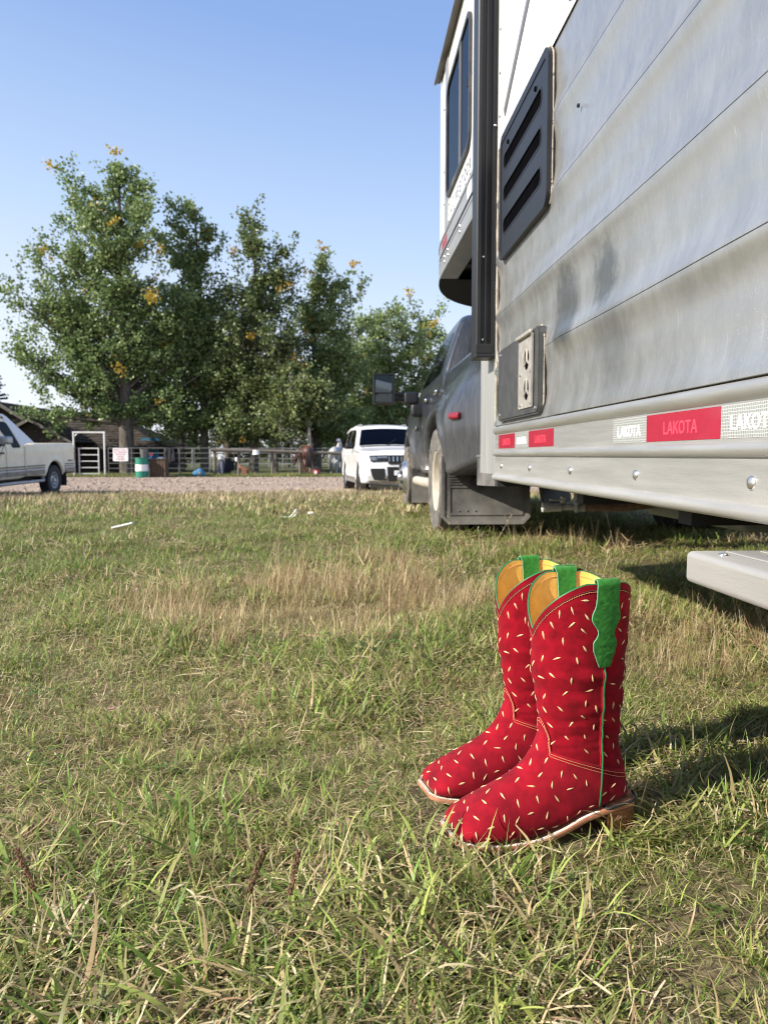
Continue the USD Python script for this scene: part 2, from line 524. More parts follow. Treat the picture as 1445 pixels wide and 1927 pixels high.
# boots
mat('red_suede', (0.125, 0.0008, 0.005), 0.95, color2=(0.27, 0.0022, 0.012), scale=48.0, bump=0.35, bscale=900.0, bdist=0.0012, sheen=0.03, spec=0.15, detail=7)
mat('worn_red_suede', (0.115, 0.002, 0.008), 0.95, color2=(0.32, 0.006, 0.017), scale=26.0, bump=0.4, bscale=800.0, bdist=0.0013, sheen=0.04, spec=0.15, detail=8)
mat('yellow_leather', (0.66, 0.34, 0.055), 0.42, color2=(0.80, 0.46, 0.10), scale=45.0, bump=0.35, bscale=70.0, bdist=0.002, spec=0.45)
mat('green_suede', (0.014, 0.10, 0.014), 0.95, color2=(0.034, 0.20, 0.028), scale=130.0, bump=0.5, bscale=700.0, bdist=0.0013, sheen=0.12, spec=0.12)
mat('green_piping', (0.010, 0.125, 0.04), 0.45, var=0.15, scale=60.0)
mat('pale_edge', (0.12, 0.32, 0.19), 0.8, var=0.2, scale=200.0)
mat('seed_thread', (0.42, 0.28, 0.125), 0.6, color2=(0.62, 0.46, 0.25), scale=300.0, stretch=(1, 1, 1), bump=0.6, bscale=1400.0, bdist=0.0006)
mat('stitch_thread', (0.62, 0.30, 0.13), 0.7, var=0.2, scale=300.0)
mat('welt_thread', (0.72, 0.66, 0.58), 0.8, var=0.15, scale=200.0)
mat('sole_leather', (0.27, 0.105, 0.05), 0.6, color2=(0.45, 0.21, 0.12), scale=40.0, bump=0.3, bscale=200.0, bdist=0.001)
mat('heel_wood', (0.10, 0.034, 0.013), 0.5, color2=(0.22, 0.085, 0.035), scale=25.0, stretch=(1, 1, 14), bump=0.3, bscale=40.0, bdist=0.001)
mat('rubber_black', (0.018, 0.018, 0.018), 0.7, var=0.25, scale=30.0, bump=0.3, bscale=120.0)
mat('dark_lip', (0.07, 0.004, 0.006), 0.95, var=0.2)

# trailer
M['aluminium'] = usdkit.material(stage, '/World/Looks/aluminium', {
    'g': ('geometry', {}), 'm1': ('mapping', {'scale': (1.0, 5.0, 3.0)}), 'm2': ('mapping', {'scale': (1.0, 26.0, 2.4)}),
    'n1': ('noise_texture', {'scale': 2.6, 'detail': 9.0, 'roughness': 0.68}),
    'n2': ('noise_texture', {'scale': 9.0, 'detail': 8.0, 'roughness': 0.75}),
    'n3': ('noise_texture', {'scale': 2.0, 'detail': 3.0}), 'm3': ('mapping', {'scale': (1.0, 0.7, 2.5)}),
    'vo': ('voronoi_texture', {'scale': 120.0}), 'vm': ('map_range', {'from_min': 0.16, 'from_max': 0.08, 'to_min': 0.0, 'to_max': 0.7, 'clamp': True}),
    'vn': ('noise_texture', {'scale': 2.6, 'detail': 3.0}), 'vg': ('map_range', {'from_min': 0.46, 'from_max': 0.6, 'to_min': 0.0, 'to_max': 1.0, 'clamp': True}), 'vv': ('math', {'math_type': 'multiply'}),
    'sn': ('noise_texture', {'scale': 30.0, 'detail': 2.0, 'roughness': 0.5}), 'msn': ('mapping', {'scale': (1.0, 7.0, 0.35)}), 'sg': ('map_range', {'from_min': 0.69, 'from_max': 0.74, 'to_min': 0.0, 'to_max': 0.5, 'clamp': True}),
    'r1': ('rgb_ramp', {'ramp': [(0.25, (0.325, 0.329, 0.323)), (0.75, (0.445, 0.447, 0.437))]}),
    'r2': ('map_range', {'from_min': 0.42, 'from_max': 0.75, 'to_min': 0.0, 'to_max': 0.34, 'clamp': True}),
    'mx': ('mix', {'color2': (0.50, 0.48, 0.44)}),
    'mv': ('mix', {'color2': (0.80, 0.79, 0.76)}), 'mv2': ('mix', {'color2': (0.74, 0.73, 0.71)}),
    # dark smears where the dust was wiped off
    'nw': ('noise_texture', {'scale': 13.0, 'detail': 10.0, 'roughness': 0.78}), 'nws': ('vector_math', {'math_type': 'scale', 'scale': 0.17}),
    'pd': ('vector_math', {'math_type': 'add'}),
    'da': ('vector_math', {'math_type': 'distance', 'vector2': (0.643 + 0.085, 2.25 + 0.085, 1.005 + 0.085)}),
    'db': ('vector_math', {'math_type': 'distance', 'vector2': (0.643 + 0.085, 1.92 + 0.085, 1.02 + 0.085)}),
    'dc': ('vector_math', {'math_type': 'distance', 'vector2': (0.643 + 0.085, 1.86 + 0.085, 0.86 + 0.085)}),
    'ma': ('map_range', {'from_min': 0.145, 'from_max': 0.085, 'to_min': 0.0, 'to_max': 0.62, 'clamp': True}),
    'mb': ('map_range', {'from_min': 0.105, 'from_max': 0.055, 'to_min': 0.0, 'to_max': 0.66, 'clamp': True}),
    'mc': ('map_range', {'from_min': 0.17, 'from_max': 0.06, 'to_min': 0.0, 'to_max': 0.36, 'clamp': True}),
    'mm': ('math', {'math_type': 'maximum'}), 'mm2': ('math', {'math_type': 'maximum'}),
    'ms': ('mix', {'color2': (0.05, 0.062, 0.07)}),
    'rr': ('map_range', {'from_min': 0.3, 'from_max': 0.7, 'to_min': 0.24, 'to_max': 0.36}),
    'b': ('bump', {'strength': 0.18, 'distance': 0.006}),
    'p': ('principled_bsdf', {'metallic': 0.68})},
    [('g.position', 'm1.vector'), ('g.position', 'm2.vector'), ('g.position', 'm3.vector'), ('g.position', 'msn.vector'), ('m1.vector', 'n1.vector'), ('m2.vector', 'n2.vector'), ('m3.vector', 'n3.vector'),
     ('g.position', 'vo.vector'), ('vo.distance', 'vm.value'), ('g.position', 'vn.vector'), ('vn.fac', 'vg.value'), ('vm.result', 'vv.value1'), ('vg.result', 'vv.value2'),
     ('msn.vector', 'sn.vector'), ('sn.fac', 'sg.value'),
     ('n1.fac', 'r1.fac'), ('n2.fac', 'r2.value'), ('r1.color', 'mx.color1'), ('r2.result', 'mx.fac'), ('mx.color', 'mv.color1'), ('vv.value', 'mv.fac'), ('mv.color', 'mv2.color1'), ('sg.result', 'mv2.fac'),
     ('g.position', 'nw.vector'), ('nw.color', 'nws.vector1'), ('g.position', 'pd.vector1'), ('nws.vector', 'pd.vector2'),
     ('pd.vector', 'da.vector1'), ('pd.vector', 'db.vector1'), ('pd.vector', 'dc.vector1'), ('da.value', 'ma.value'), ('db.value', 'mb.value'), ('dc.value', 'mc.value'), ('ma.result', 'mm.value1'), ('mb.result', 'mm.value2'), ('mm.value', 'mm2.value1'), ('mc.result', 'mm2.value2'),
     ('mv2.color', 'ms.color1'), ('mm2.value', 'ms.fac'), ('ms.color', 'p.base_color'), ('n1.fac', 'rr.value'), ('rr.result', 'p.roughness'),
     ('n3.fac', 'b.height'), ('b.normal', 'p.normal')], surface='p.BSDF')
mat('rail_aluminium', (0.38, 0.378, 0.362), 0.36, 0.66, color2=(0.50, 0.495, 0.475), scale=7.0, stretch=(1, 0.5, 8), world=True, bump=0.15, bscale=90.0, rvar=0.08, dust=((0.47, 0.45, 0.41), 0.44, 0.66, 0.5))
mat('corner_aluminium', (0.36, 0.37, 0.36), 0.5, 0.6, color2=(0.52, 0.51, 0.48), scale=5.0, stretch=(6, 6, 0.5), world=True, bump=0.1, bscale=60.0)
mat('bright_metal', (0.62, 0.62, 0.61), 0.28, 0.95, var=0.1, scale=25.0, rvar=0.08)
mat('dusty_metal', (0.30, 0.28, 0.25), 0.5, 0.4, color2=(0.46, 0.43, 0.385), scale=30.0, bump=0.2, bscale=200.0, bdist=0.001)
mat('white_paint', (0.78, 0.78, 0.77), 0.3, var=0.03, scale=3.0, coat=0.3, world=True)
mat('grey_stripe', (0.12, 0.12, 0.13), 0.4, var=0.1)
mat('black_plastic', (0.008, 0.0085, 0.011), 0.45, var=0.25, scale=40.0, bump=0.15, bscale=400.0, bdist=0.001)
mat('grey_plastic', (0.030, 0.032, 0.033), 0.5, color2=(0.060, 0.060, 0.058), scale=14.0, bump=0.15, bscale=300.0, bdist=0.001)
mat('vent_dark', (0.003, 0.003, 0.004), 0.9, var=0.2, spec=0.0)
mat('awning_dark', (0.008, 0.009, 0.013), 0.40, color2=(0.022, 0.021, 0.021), scale=6.0, stretch=(6, 6, 0.4), world=True, spec=0.35)
mat('sealant', (0.26, 0.215, 0.165), 0.7, color2=(0.42, 0.375, 0.32), scale=50.0)
mat('roof_trim', (0.13, 0.12, 0.11), 0.5, 0.4, var=0.15, scale=10.0)
mat('underbody', (0.02, 0.02, 0.021), 0.8, var=0.3, scale=10.0)
mat('tank_grey', (0.16, 0.17, 0.155), 0.6, var=0.2, scale=6.0)
mat('valve_grey', (0.23, 0.22, 0.21), 0.6, color2=(0.42, 0.40, 0.38), scale=60.0)
mat('rust_pipe', (0.10, 0.06, 0.04), 0.85, color2=(0.22, 0.14, 0.10), scale=40.0)
mat('tape_red', (0.30, 0.008, 0.028), 0.35, var=0.08, scale=90.0, coat=0.3)
mat('tape_red_text', (0.90, 0.05, 0.09), 0.4, var=0.05)
mat('text_white', (0.84, 0.84, 0.84), 0.5, var=0.03)
mat('text_dark', (0.07, 0.07, 0.08), 0.5, var=0.1)
M['tape_white'] = usdkit.material(stage, '/World/Looks/tape_white', {
    'g': ('geometry', {}), 'vo': ('voronoi_texture', {'scale': 185.0, 'feature': 'distance_to_edge', 'randomness': 0.25}),
    'r': ('rgb_ramp', {'ramp': [(0.05, (0.44, 0.45, 0.44)), (0.16, (0.20, 0.21, 0.20))]}),
    'p': ('principled_bsdf', {'roughness': 0.35, 'coat_weight': 0.3})},
    [('g.position', 'vo.vector'), ('vo.distance', 'r.fac'), ('r.color', 'p.base_color')], surface='p.BSDF')

# vehicles
DUST = (0.33, 0.31, 0.28)
mat('dark_grey_paint', (0.022, 0.026, 0.036), 0.26, 0.1, var=0.1, scale=4.0, coat=0.35, dust=(DUST, 0.30, 1.30, 0.17), stretch=(7, 7, 0.35))
mat('navy_paint', (0.016, 0.02, 0.032), 0.2, 0.2, var=0.1, scale=4.0, coat=0.6)
mat('dark_trim', (0.03, 0.031, 0.034), 0.5, var=0.15, dust=(DUST, 0.1, 0.7, 0.6))
mat('mud_flap', (0.03, 0.028, 0.026), 0.75, var=0.2, dust=(DUST, 0.0, 0.55, 0.55), bump=0.2, bscale=60.0)
mat('dusty_tyre', (0.045, 0.042, 0.04), 0.85, var=0.2, scale=15.0, bump=0.4, bscale=60.0, color2=(0.19, 0.17, 0.145))
mat('tyre', (0.022, 0.022, 0.023), 0.85, var=0.3, scale=12.0, bump=0.3, bscale=60.0)
mat('tyre_grey', (0.06, 0.058, 0.056), 0.85, var=0.25, scale=12.0, bump=0.3, bscale=60.0)
mat('rim_dusty', (0.55, 0.50, 0.42), 0.5, 0.35, var=0.12, scale=12.0)
mat('rim_metal', (0.34, 0.34, 0.34), 0.4, 0.7, var=0.15, scale=12.0)
mat('chrome', (0.75, 0.75, 0.76), 0.12, 1.0, var=0.05)
mat('white_car_paint', (0.80, 0.80, 0.80), 0.22, var=0.03, scale=4.0, coat=0.6)
mat('cream_paint', (0.76, 0.66, 0.46), 0.5, color2=(0.82, 0.73, 0.54), scale=3.0, coat=0.15, dust=((0.40, 0.35, 0.28), 0.35, 1.0, 0.4))
mat('fairing_white', (0.70, 0.70, 0.69), 0.45, var=0.05, scale=5.0)
mat('tan_band', (0.17, 0.14, 0.11), 0.6, color2=(0.33, 0.285, 0.23), scale=5.0, stretch=(1, 1, 3))
mat('seat_grey', (0.10, 0.10, 0.11), 0.9, var=0.2)
mat('mirror_glass', (0.46, 0.55, 0.60), 0.03, 1.0, var=0.01)
mat('red_lens', (0.20, 0.008, 0.02), 0.25, var=0.15, coat=0.4)
mat('headlamp', (0.24, 0.25, 0.26), 0.15, 0.6, var=0.5, scale=16.0, coat=0.6)
mat('screen_navy', (0.022, 0.036, 0.060), 0.5, var=0.35, scale=3.0)
mat('gap_dark', (0.012, 0.012, 0.013), 0.9, var=0.2)
glass_mat('car_glass', clear=0.30)
glass_mat('trailer_glass', clear=0.12)

# yard
mat('galvanised', (0.13, 0.132, 0.128), 0.5, 0.6, var=0.2, scale=8.0)
mat('pale_pipe', (0.52, 0.52, 0.50), 0.5, 0.2, var=0.12, scale=6.0)
mat('log_rail', (0.09, 0.075, 0.06), 0.9, color2=(0.20, 0.17, 0.14), scale=8.0, stretch=(0.4, 4, 4), bump=0.5, bscale=20.0, bdist=0.01)
mat('white_rail', (0.22, 0.23, 0.23), 0.7, var=0.15, scale=4.0)
mat('rust_post', (0.18, 0.08, 0.06), 0.85, var=0.25, scale=10.0)
mat('sign_white', (0.74, 0.73, 0.73), 0.5, var=0.03)
mat('sign_red', (0.34, 0.03, 0.06), 0.6, var=0.05)
mat('barrel_green', (0.012, 0.17, 0.11), 0.45, var=0.15, scale=8.0)
mat('barrel_white', (0.72, 0.70, 0.66), 0.5, var=0.08, scale=8.0)
mat('old_wood', (0.05, 0.032, 0.02), 0.9, color2=(0.12, 0.08, 0.05), scale=9.0, stretch=(1, 1, 5), bump=0.4, bscale=30.0, bdist=0.01)
mat('brown_leather', (0.20, 0.085, 0.045), 0.6, var=0.2, scale=10.0)
mat('navy_cloth', (0.012, 0.014, 0.03), 0.9, var=0.3, scale=8.0)
mat('grey_cloth', (0.16, 0.165, 0.22), 0.9, var=0.2, scale=8.0)
mat('white_cloth', (0.72, 0.72, 0.74), 0.8, var=0.06)
mat('blue_cloth', (0.02, 0.10, 0.20), 0.8, color2=(0.05, 0.18, 0.30), scale=10.0)
mat('black_cloth', (0.012, 0.012, 0.016), 0.9, var=0.3, scale=8.0)
mat('red_plastic', (0.42, 0.05, 0.045), 0.5, var=0.1)
mat('blue_plastic', (0.03, 0.09, 0.30), 0.5, var=0.1)
mat('bay_coat', (0.045, 0.014, 0.009), 0.55, color2=(0.105, 0.032, 0.02), scale=4.0, sheen=0.05)
mat('black_hair', (0.012, 0.01, 0.01), 0.7, var=0.2)
mat('grey_coat', (0.27, 0.285, 0.30), 0.65, color2=(0.40, 0.41, 0.42), scale=5.0)
mat('pale_hair', (0.45, 0.44, 0.42), 0.8, var=0.15)
mat('skin', (0.45, 0.24, 0.17), 0.6, var=0.08)
mat('red_shirt', (0.30, 0.03, 0.035), 0.85, var=0.15)
mat('shingle', (0.032, 0.027, 0.023), 0.95, color2=(0.085, 0.073, 0.060), scale=2.2, bump=0.5, bscale=12.0, bdist=0.02, spec=0.1)
mat('dark_wall', (0.016, 0.011, 0.010), 0.9, color2=(0.04, 0.026, 0.022), scale=4.0, stretch=(4, 4, 0.5))
mat('fascia', (0.10, 0.09, 0.08), 0.85, var=0.15, scale=5.0)
mat('cream_petal', (0.75, 0.68, 0.55), 0.8, var=0.1)
mat('litter_white', (0.80, 0.79, 0.77), 0.6, var=0.05)
mat('pink_petal', (0.32, 0.15, 0.16), 0.7, var=0.15)

rng = np.random.default_rng(7)

# ------------------------------------------------------------------ ground, road
_gy = np.array([-20, 0, 0.75, 1.12, 1.7, 3.6, 6.1, 10.5, 15, 19.5, 24, 36, 60, 700.])
_gz = np.array([0.02, 0.000, -.008, -0.0215, -0.0235, -0.025, -0.038, -0.13, -0.27, -0.385, -0.42, -0.43, -0.43, -0.43])
_gf = PchipInterpolator(_gy, _gz)


def G(x, y):
    x, y = np.asarray(x, float), np.asarray(y, float)
    base = _gf(np.clip(y, -20, 700))
    near = np.exp(-np.maximum(y - 1, 0) / 9.0)
    p = np.stack([x, y, np.zeros_like(x)], -1)
    und = (meshkit.fbm(p * 1.3 + 40, 3, 3) - 0.5) * 0.035 + (meshkit.noise(p * 9 + 11, 8) - 0.5) * 0.010
    return base + und * (0.25 + 0.75 * near) * smoothstep(0.0, 0.25, np.hypot((x - 0.33) / 2.0, y - 1.22)) - 0.0


def axis(parts):
    return np.unique(np.concatenate([np.linspace(a, b, n) for a, b, n in parts]).round(4))


gx = axis([(-600, -40, 15), (-40, -8, 17), (-8, -2.5, 23), (-2.5, 3.0, 140), (3.0, 12, 28), (12, 60, 17), (60, 600, 13)])
gyv = axis([(-60, -4, 12), (-4, 0, 16), (0, 4.5, 120), (4.5, 12, 60), (12, 40, 57), (40, 90, 20), (90, 700, 18)])
XX, YY = np.meshgrid(gx, gyv)
ZZ = G(XX, YY)
gv = np.stack([XX, YY, ZZ], -1).reshape(-1, 3)
ground = obj('ground', (gv, grid_faces(len(gyv), len(gx))), 'soil', smooth=True, kind='structure')


def road_edge(x, which):
    p = np.stack([x * 0.35, np.full_like(x, which * 7.0), np.zeros_like(x)], -1)
    return (meshkit.fbm(p, 4, 5) - 0.5) * (2.6 if which == 1 else 0.8)


rx = np.linspace(-70, 70, 281)
rows = []
for k in np.linspace(0, 1, 26):
    yy = (19.2 + road_edge(rx, 1)) * (1 - k) + (36.2 + road_edge(rx, 2)) * k
    rows.append(np.stack([rx, yy, G(rx, yy) + 0.012], 1))
obj('gravel_road', (np.vstack(rows), grid_faces(26, len(rx))), 'gravel', smooth=True, kind='structure')
fx, fy = np.linspace(-160, 160, 81), np.concatenate([np.linspace(36.6, 60, 20), np.linspace(64, 300, 15)])
FX, FY = np.meshgrid(fx, fy)
FYj = FY.copy(); FYj[0] += road_edge(fx, 2)
obj('far_lawn', (np.stack([FX, FYj, G(FX, FYj) + 0.02], -1).reshape(-1, 3), grid_faces(len(fy), len(fx))), 'far_turf', smooth=True, kind='structure')

# ------------------------------------------------------------------ boots
PF = np.array([(.162, .372), (.160, .30), (.156, .23), (.152, .18), (.153, .155), (.160, .135), (.172, .118), (.188, .103), (.208, .090), (.231, .078), (.254, .067), (.275, .056), (.290, .045), (.299, .033), (.3015, .026)])
PB = np.array([(-.006, .372), (.001, .30), (.008, .23), (.013, .168), (.016, .128), (.012, .088), (.008, .052), (.032, .043), (.085, .034), (.140, .018), (.190, .011), (.235, .0115), (.268, .015), (.290, .0195), (.299, .0225)])
PW = np.array([.060, .056, .049, .041, .0375, .0355, .035, .0345, .0365, .0415, .0460, .0475, .0460, .0400, .032])
_s = np.linspace(0, 1, len(PF))
_fF, _fB, _fW = PchipInterpolator(_s, PF), PchipInterpolator(_s, PB), PchipInterpolator(_s, PW)
S_HEEL = _s[6]


def boot_surf(s, th, off=0.0):
    """A point of the boot's outside; th = 0 is the front/top line, +-pi the back/bottom line, th > 0 the boot's left (+y)."""
    s, th = np.broadcast_arrays(np.asarray(s, float), np.asarray(th, float))
    F, B, w = _fF(s), _fB(s), _fW(s)
    c, u = (F + B) / 2, (F - B) / 2
    ct, st = np.cos(th), np.sin(th)
    low = smoothstep(S_HEEL - 0.05, S_HEEL + 0.16, s) * (ct < 0)
    toe = smoothstep(0.80, 1.0, s)
    n1 = 2.15 + 0.0 * s + 1.9 * low
    e1 = 2 / n1
    e2 = 2 / (2.15 + 0.9 * low + 1.0 * toe)
    cu = np.sign(ct) * np.abs(ct) ** e1
    su = np.sign(st) * np.abs(st) ** e2
    p = np.stack([c[..., 0] + u[..., 0] * cu, w * su, c[..., 1] + u[..., 1] * cu], -1)
    # slack leather: creases across the ankle and the lower shaft
    z, x = p[..., 2], p[..., 0]
    amp = 0.0026 * smoothstep(0.10, 0.14, z) * (1 - smoothstep(0.24, 0.32, z)) * (s < S_HEEL + 0.1)
    q = np.stack([x * 9, p[..., 1] * 9 + 3, z * 46], -1)
    cre = (meshkit.fbm(q, 3, 21) - 0.5) * 2
    soft = (meshkit.fbm(np.stack([x * 14, p[..., 1] * 14, z * 14], -1) + 9, 2, 4) - 0.5) * 0.0026
    d = off + amp * cre * 2.7 + soft * smoothstep(0.03, 0.06, z)
    nrm = np.stack([u[..., 0] * np.sign(ct) * np.abs(ct) / (u[..., 0] ** 2 + u[..., 1] ** 2 + 1e-9) ** .5, st, u[..., 1] * ct / (u[..., 0] ** 2 + u[..., 1] ** 2 + 1e-9) ** .5], -1)
    nrm[..., 0] = u[..., 0] * ct / (np.hypot(u[..., 0], u[..., 1]) + 1e-9)
    nrm /= np.linalg.norm(nrm, axis=-1, keepdims=True) + 1e-9
    return p + nrm * d[..., None]


def boot_top(th):
    a = np.abs((np.asarray(th) + PI) % (2 * PI) - PI)
    df = np.clip(1 - a / 1.45, 0, 1) ** 1.55
    db = np.clip(1 - (PI - a) / 1.2, 0, 1) ** 1.6
    return 0.3735 - 0.072 * df - 0.040 * db


_zs = np.linspace(0, _s[5], 300)


def s_of_z(z):
    """Shaft parameter at height z (mean of front and back lines)."""
    zz = (_fF(_zs)[:, 1] + _fB(_zs)[:, 1]) / 2
    return np.interp(-np.asarray(z), -zz, _zs)


def vamp_edge(th):
    """Where the foot's leather begins: high tongue in front, low scoop at the sides, counter at the back."""
    a = np.abs((np.asarray(th) + PI) % (2 * PI) - PI)
    z = PchipInterpolator([0, .22, .40, .54, .66, .80, 1.0, 1.3, 1.7, 2.2, 2.8, PI + .01], [.171, .164, .150, .133, .113, .094, .081, .0765, .081, .096, .117, .124])(a)
    return s_of_z(z)


def boot_warp(v):
    """Taller, wider-mouthed shaft that leans a little away."""
    v = np.array(v, float)
    z = v[:, 2].copy()
    v[:, 2] = np.where(z > .14, .14 + (z - .14) * 1.071, z)
    v[:, 1] *= np.where(z > .25, 1 + .138 * (np.clip(z, .25, .37) - .25) / .12, 1)
    v[:, 1] -= .103 * np.maximum(z - .02, 0)
    return v


def make_boot(name, label, loc, rotz, group, seed):
    def obj(name, mesh, *a, **k):
        v, f = mesh.mesh() if isinstance(mesh, MB) else mesh
        return globals()['obj'](name, (boot_warp(v), f), *a, **k)
    R = np.random.default_rng(seed)
    t = thing(name, label, 'boot', loc, rotz, group, scale=1.029)
    nth = 96
    th = np.arange(nth) * 2 * PI / nth - PI
    s_top = s_of_z(boot_top(th))
    ve = vamp_edge(th)
    # shaft
    k = np.linspace(0, 1, 70)[:, None]
    S = s_top + (ve + 0.03 - s_top) * k
    shaft = obj('shaft', (boot_surf(S, th[None]).reshape(-1, 3), grid_faces(70, nth, True)[:, ::-1]), 'red_suede', t, smooth=True)
    # vamp and counter, laid over the shaft, with a rolled raw edge
    k = np.linspace(0, 1, 84)[:, None]
    S = ve + (1.0 - ve) * k
    offs = np.where(np.arange(84) == 0, 0.0002, 0.0021)[:, None] + 0 * S
    S = np.vstack([S[:1], S[:1] + 0.0004, S[1:]]); offs = np.vstack([offs[:1], offs[:1] * 0 + 0.0020, offs[1:]])
    v = boot_surf(S, th[None], offs)
    v2 = np.vstack([v.reshape(-1, 3), v[-1].mean(0)[None]])
    f = grid_faces(85, nth, True)[:, ::-1]
    j = np.arange(nth)
    f = np.vstack([f, np.stack([np.full(nth, 85 * nth), 84 * nth + (j + 1) % nth, 84 * nth + j], 1)[:, ::-1]])
    vamp = obj('vamp', (v2, f), 'worn_red_suede', t, smooth=50)
    # lining
    k = np.linspace(0, 1, 40)[:, None]
    S = s_top + (s_of_z(0.12) - s_top) * k
    v = boot_surf(S, th[None], -0.0032)
    cap = v[-1].mean(0)[None]
    f = np.vstack([grid_faces(40, nth, True), np.stack([np.full(nth, 40 * nth), 39 * nth + j, 39 * nth + (j + 1) % nth], 1)])
    obj('lining', (np.vstack([v.reshape(-1, 3), cap]), f), 'yellow_leather', t, smooth=True)
    # binding round the mouth
    tt = np.arange(220) * 2 * PI / 220 - PI
    rim = boot_surf(s_of_z(boot_top(tt)), tt, -0.0016)
    obj('collar_binding', tube(rim, 0.0016, 8, closed=True), 'green_piping', t, smooth=True)
    low = boot_surf(s_of_z(boot_top(tt) - 0.0095), tt, 0.0004)
    obj('collar_seam', tube(low, 0.0009, 6, closed=True), 'dark_lip', t, smooth=True)
    # stitches: rows by the vamp edge, by the collar outside and inside
    st = MB()

    def stitch_row(fs, off, n, length=0.0026, r=0.00045):
        tq = np.arange(n) * 2 * PI / n - PI
        a = boot_surf(fs(tq), tq, off); dd = np.roll(a, -1, 0) - a
        L = np.linalg.norm(dd, axis=1)
        # even stitches along the row
        cum = np.concatenate([[0], np.cumsum(L)]); loop = np.vstack([a, a[:1]])
        for q in np.arange(0, cum[-1] - length, length * 1.45):
            p0 = [np.interp(q, cum, loop[:, i]) for i in range(3)]; p1 = [np.interp(q + length, cum, loop[:, i]) for i in range(3)]
            st.tube([p0, p1], r, 4)
    stitch_row(lambda a: vamp_edge(a) + 0.011, 0.0024, 400)
    stitch_row(lambda a: vamp_edge(a) + 0.022, 0.0024, 400)
    stitch_row(lambda a: s_of_z(boot_top(a) - 0.0115), 0.0006, 400)
    stitch_row(lambda a: s_of_z(boot_top(a) - 0.0085), -0.0038, 400)
    obj('stitching', st, 'stitch_thread', t, kind='stuff')
    # side piping and pull straps, one of each per side
    for side in (1, -1):
        ths = side * 1.72
        gs, gt = np.meshgrid(np.linspace(0.05, 0.72, 500), side * np.linspace(0.9, 2.9, 500))
        gp = boot_surf(gs, gt, 0.0)
        tree_ = cKDTree(gp[..., [0, 2]].reshape(-1, 2))
        zq = np.linspace(0.262, 0.043, 50)
        xq = np.interp(zq, [.043, .10, .16, .262], [.074, .068, .0665, float(boot_surf(s_of_z(0.262), ths)[0])])
        _, near_ = tree_.query(np.stack([xq, zq], 1))
        qs, qt = gs.ravel()[near_], gt.ravel()[near_]
        obj('side_piping', tube(boot_surf(qs, qt, 0.0028), 0.0015, 8), 'green_piping', t, smooth=True)
        obj('piping_welt', tube(boot_surf(qs, qt, -0.0006), 0.0032, 8), 'red_suede', t, smooth=True)
        outline = np.array([(0, .0158), (.020, .0158), (.034, .0172), (.044, .0206), (.050, .0212), (.058, .0176), (.066, .0128), (.072, .0120), (.078, .0138), (.085, .0174), (.090, .0174), (.106, .0130), (.120, .0082)])
        zt = float(boot_top(ths))
        dn = np.concatenate([np.linspace(.120, 0, 64)])
        hw = PchipInterpolator(outline[:, 0], outline[:, 1])(dn)
        path = [(zt - d, 0.0034, w) for d, w in zip(dn, hw)]
        for a in np.linspace(0, PI, 9)[1:-1]:
            path.append((zt + 0.0075 * math.sin(a), 0.0034 - 0.0105 * (1 - math.cos(a)) / 2, 0.0158))
        path += [(zt - d, -0.0071, 0.0138) for d in np.linspace(0, 0.085, 20)]
        nc = 11
        layers = []
        for extra in (0.0, -0.0026):
            rowsv = []
            for (z, off, w) in path:
                lat = np.linspace(-w, w, nc)
                rad = 0.075
                thl = ths + lat / rad
                zz = np.minimum(z, 0.3735)
                p = boot_surf(s_of_z(zz), thl, off + extra * np.sign(off + 0.002) * (1 if off > -0.002 else -1) * (1 if off > -0.002 else -1))
                p[:, 2] += z - zz
                rowsv.append(p)
            layers.append(np.array(rowsv))
        nr = len(path)
        # the strap's thickness is measured towards the shaft's wall
        A = layers[0]
        cen = A.mean(1, keepdims=True)
        nrm = np.cross(np.gradient(A, axis=0), np.gradient(A, axis=1)); nrm /= np.linalg.norm(nrm, axis=-1, keepdims=True) + 1e-9
        if np.dot(nrm[5, nc // 2], A[5, nc // 2] - np.array([0.08, 0, A[5, nc // 2][2]])) < 0:
            nrm = -nrm
        A = A + nrm * 0.0006 + nrm * (meshkit.noise(A * 700, 3)[..., None] - .5) * 0.0009
        Bk = A - nrm * 0.0024
        n = nr * nc
        V = np.vstack([A.reshape(-1, 3), Bk.reshape(-1, 3)])
        ff = grid_faces(nr, nc)
        loop = [i * nc for i in range(nr)] + [(nr - 1) * nc + jj for jj in range(1, nc)] + [i * nc + nc - 1 for i in range(nr - 2, -1, -1)] + [jj for jj in range(nc - 2, 0, -1)]
        loop = np.array(loop); l2 = np.roll(loop, -1)
        F_ = np.vstack([ff, ff[:, ::-1] + n, np.stack([loop, l2, l2 + n], 1), np.stack([loop, l2 + n, loop + n], 1)])
        strap = obj('pull_strap', (V, F_), 'green_suede', t, smooth=40)
        obj('cut_edge', tube(A.reshape(-1, 3)[loop] - nrm.reshape(-1, 3)[loop] * 0.0012, 0.0009, 5, closed=True), 'pale_edge', strap, smooth=True)
    # sole with welt, stitches and stacked heel
    xs = np.linspace(-0.003, 0.3085, 60)
    zb = PchipInterpolator([-.003, .03, .085, .14, .19, .235, .27, .3085], [.046, .043, .034, .0180, .0112, .0116, .0150, .0215])(xs)
    wd = PchipInterpolator([-.003, .004, .02, .06, .10, .14, .19, .235, .268, .290, .302, .3085], [.006, .024, .034, .0365, .0375, .0425, .0505, .0525, .0510, .0465, .041, .031])(xs)
    ring = []
    for x, z, w in zip(xs, zb, wd):
        ring.append([(x, w, z), (x, w + .0012, z - .003), (x, w, z - .0068), (x, 0, z - .0072), (x, -w, z - .0068), (x, -w - .0012, z - .003), (x, -w, z), (x, 0, z + .0005)])
    sv = np.array(ring).reshape(-1, 3)
    sf = grid_faces(60, 8, True)
